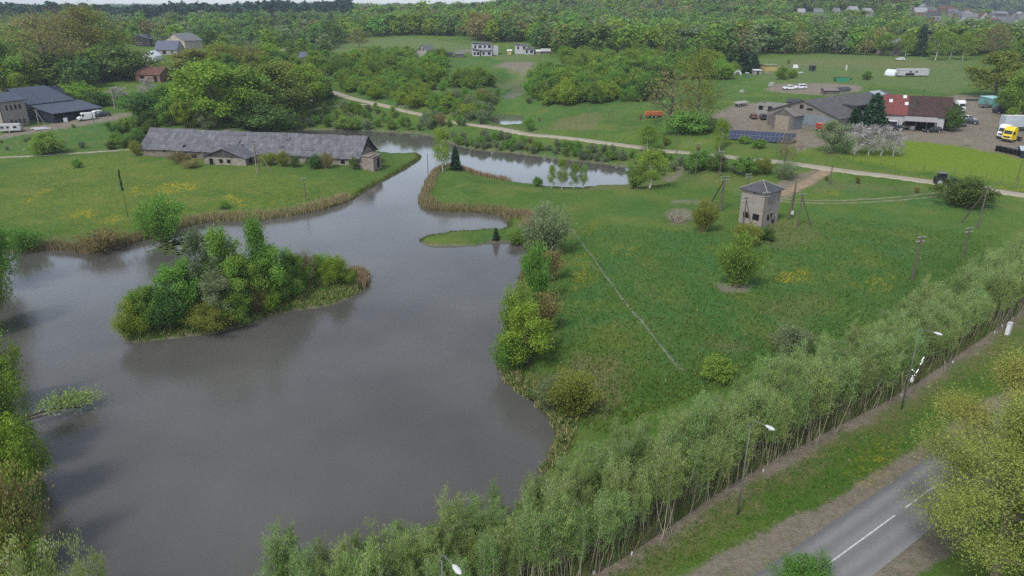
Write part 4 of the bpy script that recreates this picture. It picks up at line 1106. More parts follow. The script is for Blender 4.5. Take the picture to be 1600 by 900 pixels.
for k, (px, py, w_, m_, txt) in enumerate(((300, 47, 24, M_TRIM, 'long bright white shed under the pine forest'), (262, 45, 14, M_GRROOF, 'grey shed left of the long white one under the pines'), (288, 48, 10, M_TRIM, 'short white shed left of the long white one'), (246, 50, 12, M_GRROOF, 'small grey house at the far left of the forest edge'),
                                          (318, 47, 10, M_TRIM, 'last white shed on the right under the pines'))):
    house('far_shed', txt, 'shed', at(px - w_ / 2, py), at(px + w_ / 2, py), 8, 3.0, 4.2, M_WHITE, m_, clear=4)
# hillside village, right horizon, and houses at the wood's upper edge
vm = [plain('off_white_wall', (.271, .271, .262), .9, .1, 1), plain('beige_wall', (.197, .172, .143), .9, .1, 1), plain('grey_wall', (.156, .156, .160), .9, .1, 1), M_BRICKDK]
vr = [M_GRROOF, M_DKROOF, plain('pale_roof', (.197, .201, .213), .8, .1, 1), M_TILE, plain('slate_roof', (.082, .086, .102), .8, .1, 1)]
vt = ['grey roof', 'dark roof', 'pale roof', 'reddish roof', 'slate roof']; vw = ['white walls', 'beige walls', 'grey walls', 'brick walls']
vill = []
tries = 0
while len(vill) < 85 and tries < 900:
    tries += 1
    px, py = rng.uniform(1405, 1640), rng.uniform(8, 54)
    if px < 1512 and py > 36: continue
    if px < 1560 and py > 48: continue
    p = at(px, py)
    if p[1] > 2600 or any(np.hypot(*(p[:2] - q)) < 15 for q in vill): continue
    vill.append(p[:2])
    i, j = int(rng.integers(0, 4)), int(rng.integers(0, 5))
    w_ = rng.uniform(9, 15); a = rng.uniform(-.5, .5) + (1.57 if rng.random() < .35 else 0)
    B = p[:2] + np.array([math.cos(a), math.sin(a)]) * w_
    house('village_house', f'house with {vw[i]} and a {vt[j]} in the hillside village, far right', 'house', p, (B[0], B[1]), rng.uniform(8, 11), rng.uniform(3, 5.5), rng.uniform(6.5, 9.5), vm[i], vr[j], group='houses of the hillside village', holes=[(w_ * .3, 1.2, 1.3, 1.4), (w_ * .7, 1.2, 1.3, 1.4)], clear=2.9)
for px, py, w_, i, j, txt in ((1217, 26, 12, 0, 0, 'white gabled house, left one at the upper wood edge'), (1252, 26, 11, 1, 2, 'tall beige house at the upper wood edge'), (1278, 26, 14, 2, 0, 'grey house right of the tall beige one'), (1335, 22, 12, 0, 2, 'white house in the clearing below the hill pines'), (1358, 25, 12, 0, 2, 'bright white-roofed house in the clearing below the hill pines'), (1377, 14, 12, 2, 1, 'dark house high under the hill pines'), (1395, 18, 11, 0, 2, 'house with the brightest white roof high on the hill'), (1307, 25, 10, 1, 0, 'small beige house between the grey one and the clearing'), (1420, 22, 9, 0, 0, 'small white house right of the brightest roof'), (1445, 22, 10, 2, 0, 'pale house left of the hillside village')):
    p, q = at(px - w_ / 2, py), at(px + w_ / 2, py)
    sc_ = max(1.0, np.hypot(*(q - p)[:2]) / 13)
    house('hill_house', txt, 'house', p, q, 9, 4.5, 8, vm[i], vr[j], clear=8, holes=[(3, 1.4, 1.4, 1.5), (7, 1.4, 1.4, 1.5)])
# ------------------------------------------------------------------ plants: meshes
LEAF = {
    'willow': leaf_mat('pale_willow_leaves', (.212, .300, .105), .02, .3),
    'roadside': leaf_mat('light_birch_leaves', (.245, .285, .092), .015, .25),
    'catkin': leaf_mat('silvery_leaf_backs', (.320, .344, .224), .02, .3),
    'lime': leaf_mat('fresh_lime_leaves', (.170, .245, .055), .02, .35),
    'mid': leaf_mat('mid_green_leaves', (.151, .243, .065), .022, .4),
    'far': leaf_mat('wood_leaves', (.125, .195, .075), .024, .38),
    'dark': leaf_mat('dark_leaves', (.092, .146, .049), .025, .4),
    'olive': leaf_mat('yellow_olive_leaves', (.190, .215, .062), .022, .35),
    'gold': leaf_mat('yellow_green_catkins', (.270, .285, .098), .018, .3),
    'rust': leaf_mat('rusty_bud_leaves', (.205, .185, .085), .02, .35),
    'grey': leaf_mat('grey_green_leaves', (.168, .210, .114), .02, .35),
    'blossom': leaf_mat('white_blossom', (.340, .327, .306), .01, .25),
    'spruce': leaf_mat('spruce_needles', (.036, .070, .039), .02, .4, .15),
    'pine': leaf_mat('pine_needles', (.036, .066, .050), .02, .5, .15),
    'reed': leaf_mat('dry_reed', (.330, .262, .165), .02, .4, .2),
    'sedge': leaf_mat('green_sedge', (.085, .125, .030), .03, .5, .2),
    'straw': leaf_mat('bleached_grass', (.26, .23, .12), .02, .4, .2),
    'blade': leaf_mat('meadow_blades', (.080, .150, .030), .03, .6, .2),
    'yellow': leaf_mat('dandelion_heads', (.55, .42, .01), .01, .2, .1),
}
BARK = plain('grey_brown_bark', (.13, .105, .08), .95, .3, 6, streak=(3, 3, .6), spec=.1)
BARK_PALE = plain('pale_willow_bark', (.27, .24, .18), .95, .3, 6, streak=(3, 3, .6), spec=.1)
BARK_WHITE = plain('birch_bark', (.48, .46, .42), .9, .35, 4, streak=(1, 1, 3), spec=.1)
BARK_DARK = plain('dark_bark', (.055, .045, .036), .95, .3, 6, spec=.1)

def leaf_quads(C, size, elong, outward, r, up=.35, rnd=1.0, erect=0.0):
    """rhombic leaves at centres C"""
    n = len(C)
    nrm = r.normal(0, 1, (n, 3)) * rnd + outward * .8 + np.array([0, 0, up])
    nrm /= np.linalg.norm(nrm, axis=1)[:, None] + 1e-9
    t = np.cross(nrm, r.normal(0, 1, (n, 3)))
    t /= np.linalg.norm(t, axis=1)[:, None] + 1e-9
    if erect:                                                        # leaves of upright shoots point up the twig
        t = t * (1 - erect) + outward * .35 * erect + np.array([0, 0, erect]); t /= np.linalg.norm(t, axis=1)[:, None] + 1e-9
        nrm = np.cross(t, r.normal(0, 1, (n, 3))); nrm /= np.linalg.norm(nrm, axis=1)[:, None] + 1e-9
    b = np.cross(nrm, t)
    s = (size * r.uniform(.6, 1.35, n))[:, None]
    V = np.stack([C - t * s * elong / 2, C + b * s / 2 + t * s * .1, C + t * s * elong / 2, C - b * s / 2 + t * s * .1], 1)
    return V.reshape(-1, 3)
def tubes_np(segs, n=5):
    """segs: list of (points, radii)"""
    V, F = [], []
    base = 0
    for pts, rad in segs:
        pts = np.asarray(pts, float)
        k = len(pts)
        d = np.gradient(pts, axis=0); d /= np.linalg.norm(d, axis=1)[:, None] + 1e-9
        ref = np.where(np.abs(d[:, 2:3]) > .9, np.array([[1., 0, 0]]), np.array([[0, 0, 1.]]))
        u = np.cross(d, ref); u /= np.linalg.norm(u, axis=1)[:, None] + 1e-9
        w = np.cross(d, u)
        a = 2 * np.pi * np.arange(n) / n
        ring = pts[:, None, :] + (u[:, None, :] * np.cos(a)[None, :, None] + w[:, None, :] * np.sin(a)[None, :, None]) * np.asarray(rad)[:, None, None]
        V.append(ring.reshape(-1, 3))
        i = np.arange(k - 1)[:, None] * n; j = np.arange(n)[None, :]; j2 = (j + 1) % n
        F.append((base + np.stack([i + j, i + j2, i + n + j2, i + n + j], -1)).reshape(-1, 4))
        base += k * n
    return np.concatenate(V), np.concatenate(F)
def curve(p0, p1, bow, r, k=5):
    t = np.linspace(0, 1, k)[:, None]
    p0, p1 = np.asarray(p0, float), np.asarray(p1, float)
    L = np.linalg.norm(p1 - p0)
    off = r.normal(0, .05 * L, 3) + np.array([0, 0, bow * L])
    return p0 + (p1 - p0) * t + off * (4 * t * (1 - t))
def skeleton(r, style, H):
    """-> (branch tubes, anchors (n,4): point and spread, crown centre)"""
    tubes, A = [], []
    def add_anchor(pts, sp, k):
        for p in pts:
            for _ in range(k): A.append((*p, sp))
    if style in ('round', 'tall', 'bare', 'birch'):
        u0 = {'round': .16, 'tall': .12, 'bare': .22, 'birch': .2}[style]
        Rm = H * {'round': .40, 'tall': .22, 'bare': .42, 'birch': .26}[style]
        env = lambda u: Rm * math.sin(math.pi * min(max((u - u0) / (1.02 - u0), 0.02), .99) ** (.8 if style != 'birch' else .6)) ** .65
        k = 7
        sway = r.normal(0, .02 * H, (k, 2)).cumsum(0) * .5; sway[0] = 0
        zt = np.linspace(0, H * (.9 if style != 'round' else .8), k)
        tr = np.column_stack([sway, zt])
        rad0 = H * (.018 if style in ('birch', 'tall') else .025)
        tubes.append((tr, np.linspace(rad0, rad0 * .18, k)))
        nl = {'round': 22, 'tall': 26, 'bare': 24, 'birch': 26}[style]
        for i in range(nl):
            ub = u0 * .8 + (.86 - u0 * .8) * (i + r.uniform(0, .8)) / nl
            az = i * 2.4 + r.normal(0, .35)
            p0 = np.array([np.interp(ub * H, zt, tr[:, 0]), np.interp(ub * H, zt, tr[:, 1]), ub * H])
            ut = min(ub + r.uniform(.08, .28), 1.0)
            Rt = env(ut) * r.uniform(.6, 1.12)
            p1 = np.array([math.cos(az) * Rt, math.sin(az) * Rt, ut * H])
            c = curve(p0, p1, .06 if style != 'birch' else .12, r)
            rl = rad0 * .42 * (1 - ub * .6)
            tubes.append((c, np.linspace(rl, rl * .25, 5)))
            for _ in range(4 if style != 'bare' else 6):
                q = c[r.integers(2, 5)]
                dv = r.normal(0, 1, 3) + np.array([math.cos(az), math.sin(az), .5 if style != 'birch' else -.1])
                dv /= np.linalg.norm(dv)
                q1 = q + dv * H * r.uniform(.05, .13)
                cc = curve(q, q1, .0, r, 3)
                tubes.append((cc, np.linspace(rl * .3, rl * .1, 3)))
                add_anchor(cc[1:], .046 * H, 2)
            add_anchor(c[2:], .048 * H, 2)
        top = tr[-1] + np.array([0, 0, .05 * H]); add_anchor([tr[-2], tr[-1], top], .04 * H, 5)
        cen = np.array([0, 0, H * .55])
    elif style in ('hedge', 'hedge_front'):                       # crowded slender willow: several long stems, leaves from a third up
        ns = int(r.integers(6, 10))
        for i in range(ns):
            az = r.uniform(0, 6.28); R = H * r.uniform(.03, .15)
            p0 = np.array([r.normal(0, .38), r.normal(0, .38), 0])
            p1 = np.array([math.cos(az) * R, math.sin(az) * R, H * r.uniform(.7, 1.0)])
            c = curve(p0, p1, 0, r, 8)
            c[1:-1] += r.normal(0, .035, (6, 3)) * [1, 1, .3]
            r0 = r.uniform(.018, .036)
            tubes.append((c, np.linspace(r0, .008, 8)))
            for j in range(14):
                w = r.uniform(.24 if style == 'hedge' else .42, 1.0); q = np.array([np.interp(w * 7, range(8), c[:, a]) for a in range(3)])
                dv = np.array([math.cos(az2 := r.uniform(0, 6.28)), math.sin(az2), r.uniform(.8, 1.8)]); dv /= np.linalg.norm(dv)
                q1 = q + dv * H * r.uniform(.09, .22) * (1.15 - .5 * w)
                cc = curve(q, q1, -.03, r, 4)
                tubes.append((cc, np.linspace(.012, .005, 4)))
                add_anchor(cc, .018 * H, 2)
            add_anchor(c[4 if style == 'hedge' else 5:], .022 * H, 2)
        cen = np.array([0, 0, H * .5])
    elif style == 'shrub':                       # many stems from the ground, dome of foliage down to the grass
        ns = 26
        for i in range(ns):
            az = i * 2.4 + r.normal(0, .3); u = r.uniform(.15, 1) ** .7
            Rt = H * .62 * u * r.uniform(.85, 1.1); zt_ = H * math.sqrt(max(1 - (u * .93) ** 2, .05)) * r.uniform(.75, 1.08)
            c = curve(r.normal(0, .05 * H, 3) * [1, 1, 0], (math.cos(az) * Rt, math.sin(az) * Rt, zt_), .08, r, 6)
            tubes.append((c, np.linspace(.013 * H, .003 * H, 6)))
            add_anchor(c[2:], .09 * H, 2)
            for _ in range(3):
                q = c[r.integers(2, 6)]; q1 = q + r.normal(0, .1 * H, 3) + [0, 0, .03 * H]
                add_anchor([q1], .06 * H, 3)
        cen = np.array([0, 0, H * .25])
    elif style == 'brush':                       # upright willow bush, loose top
        for i in range(20):
            az = i * 2.4; u = r.uniform(.1, 1)
            Rt = H * .42 * u
            c = curve(r.normal(0, .03 * H, 3) * [1, 1, 0], (math.cos(az) * Rt, math.sin(az) * Rt, H * r.uniform(.65, 1.05) * (1 - .3 * u * u)), .06, r, 6)
            tubes.append((c, np.linspace(.012 * H, .003 * H, 6)))
            add_anchor(c[1:], .065 * H, 2)
            for _ in range(4):
                q = c[r.integers(2, 6)]; q1 = q + r.normal(0, .06 * H, 3) + [0, 0, .08 * H]
                add_anchor([q1, (q + q1) / 2], .055 * H, 2)
        cen = np.array([0, 0, H * .35])
    elif style == 'spruce':
        tubes.append(([(0, 0, 0), (0, 0, H * .5), (0, 0, H)], [H * .018, H * .01, H * .002]))
        nl = 20
        for i in range(nl):
            u = .05 + .93 * i / nl
            for j in range(9):
                az = i * 1.3 + j * .698 + r.normal(0, .15)
                R = H * .21 * (1 - u) ** .85 * r.uniform(.75, 1.15) + .01 * H
                c = curve((0, 0, u * H), (math.cos(az) * R, math.sin(az) * R, u * H - R * r.uniform(.15, .45)), .04, r, 4)
                add_anchor(c[1:], .018 * H, 1)
        add_anchor([(0, 0, H)], .008 * H, 4)
        cen = np.array([0, 0, H * .3])
    elif style == 'pine':
        tr = np.column_stack([r.normal(0, .012 * H, (5, 2)).cumsum(0), np.linspace(0, .93 * H, 5)])
        tubes.append((tr, np.linspace(.017 * H, .005 * H, 5)))
        for i in range(20):
            u = .42 + .55 * (i / 20); az = i * 2.4
            R = H * .17 * math.sin(math.pi * min((u - .3) / .74, .98)) ** .6 * r.uniform(.6, 1.15)
            c = curve((0, 0, u * H), (math.cos(az) * R, math.sin(az) * R, u * H + R * .25), .05, r, 4)
            tubes.append((c, np.linspace(.005 * H, .002 * H, 4)))
            add_anchor(c[2:], .03 * H, 3)
        add_anchor([(0, 0, H * .97)], .025 * H, 6)
        cen = np.array([0, 0, H * .7])
    return tubes, np.array(A), cen
_cache = {}
def plant_arrays(style, seed, H, n_leaf, size, elong, keep=1.0, spread=1.0):
    r = np.random.default_rng(seed * 101 + len(style))
    tubes, A, cen = skeleton(r, style, H)
    if keep < 1: A = A[r.random(len(A)) < keep]
    k = r.integers(0, len(A), n_leaf)
    C = A[k, :3] + r.normal(0, 1, (n_leaf, 3)) * A[k, 3:4] * spread
    C[:, 2] = np.maximum(C[:, 2], .02 * H)
    out = C - cen; out /= np.linalg.norm(out, axis=1)[:, None] + 1e-9
    up = {'spruce': -.1, 'birch': .1}.get(style, .35)
    LV = leaf_quads(C, size, elong, out, r, up, 1.0, .72 if style in ('hedge', 'hedge_front', 'brush') else 0.0)
    return tubes, LV, C, r
class Plant:
    """one variant: crown mesh and trunk mesh, shared by its copies"""
    def __init__(s, style, seed, H, leaf, n_leaf, size, elong=1.7, bark=None, catkin=0.0, keep=1.0, sides=5):
        s.H = H
        tubes, LV, C, r = plant_arrays(style, seed, H, n_leaf, size, elong, keep)
        F = np.arange(len(LV)).reshape(-1, 4)
        mi = None; mats = [LEAF[leaf]]
        if catkin:
            hz = np.clip(C[:, 2] / H, 0, 1)
            mi = (r.random(len(C)) < catkin * np.clip((hz - .45) * 2.4, 0, 1.3)).astype(int)
            mats.append(LEAF['catkin'])
        s.crown = np_mesh('crown', LV, F, mats, mi)
        TV, TF = tubes_np(tubes, sides)
        s.trunk = np_mesh('trunk', TV, TF, bark or BARK, None, True)
        s.w = float(np.percentile(np.abs(C[:, :2]), 97) * 2)
    def put(s, name, label, cat, loc, scale=1.0, rz=0.0, wide=1.0, group=None):
        root = thing(name, label, cat, loc, rz, group)
        root.scale = (scale * wide, scale * wide, scale)
        for nm, me in (('crown', s.crown), ('trunk', s.trunk)):
            link(bpy.data.objects.new(nm, me), root)
        return root
class FarPlant:
    """distant variant: crown clumps and stem in one mesh; also used as raw arrays for far woods"""
    def __init__(s, style, seed, H, leaf, n_leaf, size, elong=1.25, keep=1.0):
        s.H = H; s.leaf = leaf
        tubes, LV, C, r = plant_arrays(style, seed, H, n_leaf, size, elong, keep, 1.2 if style not in ('pine', 'spruce') else 1.0)
        TV, TF = tubes_np(tubes[:1] + tubes[1::6] if style in ('pine', 'bare', 'birch') else tubes[:1], 4)
        s.V = np.concatenate([LV, TV]).astype(np.float32)
        s.F = np.concatenate([np.arange(len(LV)).reshape(-1, 4), TF + len(LV)])
        s.nl = len(LV) // 4
        s.mi = np.r_[np.zeros(s.nl, int), np.ones(len(TF), int)]
        s.me = None
        s.style = style
    def mesh(s):
        if s.me is None:
            s.me = np_mesh('far_tree', s.V, s.F, [LEAF[s.leaf], BARK_WHITE if s.style == 'birch' else BARK], s.mi)
        return s.me
V = {}
def variants(key, n, *a, cls=Plant, **k):
    V[key] = [cls(a[0], i + 1, *a[1:], **k) for i in range(n)]
# near
variants('hedge', 6, 'hedge', 7.5, 'willow', 7500, .048, 3.4, BARK_PALE, catkin=.15, sides=5)
variants('hedge_front', 5, 'hedge_front', 7.5, 'willow', 4600, .048, 3.4, BARK_PALE, catkin=.12, sides=5)
variants('roadside', 2, 'round', 12.0, 'roadside', 75000, .062, 1.9, BARK, keep=1.0)
# middle distance
variants('lime_tree', 3, 'round', 10.0, 'lime', 8500, .21)
variants('mid_tree', 3, 'round', 10.0, 'mid', 8500, .21)
variants('olive_tree', 2, 'round', 10.0, 'olive', 7500, .21)
variants('rust_tree', 2, 'bare', 14.0, 'rust', 5200, .16)
variants('gold_tree', 2, 'bare', 14.0, 'olive', 8500, .21)
variants('tall_tree', 3, 'tall', 10.0, 'mid', 6500, .18)
variants('birch', 3, 'birch', 10.0, 'lime', 6000, .17, 1.6, BARK_WHITE)
variants('mid_shrub', 3, 'shrub', 3.0, 'mid', 8000, .105)
variants('lime_shrub', 3, 'shrub', 3.0, 'lime', 8000, .105)
variants('dark_shrub', 3, 'shrub', 3.0, 'dark', 8000, .105)
variants('grey_shrub', 3, 'brush', 4.0, 'grey', 8000, .09, 2.0)
variants('olive_shrub', 2, 'brush', 4.0, 'olive', 8000, .09, 2.0)
variants('green_brush', 3, 'brush', 4.0, 'mid', 8000, .09, 2.0)
variants('rust_brush', 2, 'brush', 4.0, 'rust', 3200, .11, 2.2)
variants('blossom_tree', 3, 'round', 5.0, 'blossom', 3000, .12, 1.4, BARK_WHITE)
variants('grey_tree', 2, 'round', 8.0, 'grey', 6500, .17)
variants('spruce', 3, 'spruce', 10.0, 'spruce', 5200, .32, 2.2, BARK_DARK)
variants('poplar', 1, 'birch', 16.0, 'olive', 5200, .2, 1.5, BARK, keep=.6)
variants('bare_tree', 2, 'bare', 12.0, 'rust', 900, .28)
# far
variants('f_far', 5, 'round', 12.0, 'far', 620, .85, cls=FarPlant)
variants('f_lime', 3, 'round', 12.0, 'mid', 620, .85, cls=FarPlant)
variants('f_fresh', 2, 'round', 12.0, 'lime', 620, .85, cls=FarPlant)
variants('f_tall', 3, 'tall', 14.0, 'far', 460, .8, cls=FarPlant)
variants('f_birch', 3, 'birch', 13.0, 'mid', 440, .7, cls=FarPlant)
variants('f_rust', 2, 'bare', 13.0, 'rust', 420, .75, cls=FarPlant)
variants('f_grey', 2, 'round', 11.0, 'grey', 520, .75, cls=FarPlant)
variants('f_dark', 2, 'round', 11.0, 'dark', 560, .85, cls=FarPlant)
variants('f_pine', 4, 'pine', 20.0, 'pine', 230, 1.5, cls=FarPlant)
variants('f_spruce', 3, 'spruce', 18.0, 'spruce', 300, 1.7, 1.6, cls=FarPlant)
CAT = {'tree': 'tree', 'shrub': 'shrub', 'brush': 'shrub'}
NAME = {'hedge': 'willow_tree', 'hedge_front': 'willow_tree', 'roadside': 'birch_tree', 'lime_tree': 'leafy_tree', 'mid_tree': 'leafy_tree', 'olive_tree': 'leafy_tree', 'rust_tree': 'budding_tree', 'gold_tree': 'budding_tree',
        'tall_tree': 'slender_tree', 'birch': 'birch_tree', 'mid_shrub': 'shrub', 'lime_shrub': 'shrub', 'dark_shrub': 'shrub', 'grey_shrub': 'willow_shrub', 'olive_shrub': 'willow_shrub',
        'green_brush': 'willow_shrub', 'rust_brush': 'willow_shrub', 'blossom_tree': 'blossom_tree', 'grey_tree': 'leafy_tree', 'spruce': 'spruce_tree', 'poplar': 'poplar_tree', 'bare_tree': 'budding_tree',
        'f_far': 'woodland_tree', 'f_lime': 'woodland_tree', 'f_fresh': 'woodland_tree', 'f_tall': 'tall_woodland_tree', 'f_birch': 'woodland_birch', 'f_rust': 'budding_woodland_tree', 'f_grey': 'woodland_tree', 'f_dark': 'woodland_tree', 'f_pine': 'pine_tree', 'f_spruce': 'spruce_tree'}
def cat_of(nm): return 'shrub' if 'shrub' in nm else 'tree'
_vi = {}
def plant_px(kind, px, py, top, label, w=None, group=None, dz=-.08):
    """a plant whose foot is seen at (px, py) and whose top is seen at row top"""
    p = at(px, py)
    H = z_for(p[1], top) - p[2]
    i = _vi.get(kind, 0); _vi[kind] = i + 1
    v = V[kind][i % len(V[kind])]
    s = H / (v.H * 1.02)
    wide = 1.0
    if w:
        wide = w * depth_of(p[0], p[1], p[2] + H / 2) / F_PX / (v.w * s)
    return v.put(NAME[kind], label, cat_of(NAME[kind]), (p[0], p[1], p[2] + dz), s, float(rng.uniform(0, 6.28)), wide, group)
# ------------------------------------------------------------------ plants: placing
variants('near_mid', 3, 'shrub', 6.0, 'mid', 17000, .12, 1.7)
variants('near_lime', 3, 'shrub', 6.0, 'lime', 17000, .12, 1.7)
variants('near_olive', 2, 'shrub', 6.0, 'olive', 14000, .12, 1.8)
variants('near_rust', 1, 'brush', 6.0, 'rust', 5500, .10, 2.2)
variants('isle_mid', 3, 'round', 8.0, 'mid', 14000, .135, 1.8)
variants('isle_grey', 2, 'round', 8.0, 'grey', 13000, .12, 2.0)
variants('isle_tall', 2, 'birch', 9.0, 'mid', 12000, .13, 1.8)
variants('isle_dark', 2, 'shrub', 5.0, 'dark', 11000, .115, 1.7)
variants('young', 2, 'round', 6.0, 'lime', 9000, .105, 1.7)
variants('weeping', 2, 'birch', 9.0, 'lime', 8000, .12, 1.9, BARK_WHITE)
NAME.update({'near_mid': 'bank_tree', 'near_lime': 'bank_tree', 'near_olive': 'bank_tree', 'near_rust': 'willow_shrub', 'isle_mid': 'leafy_tree', 'isle_grey': 'willow_tree', 'isle_tall': 'slender_tree',
             'isle_dark': 'shrub', 'young': 'leafy_tree', 'weeping': 'birch_tree'})
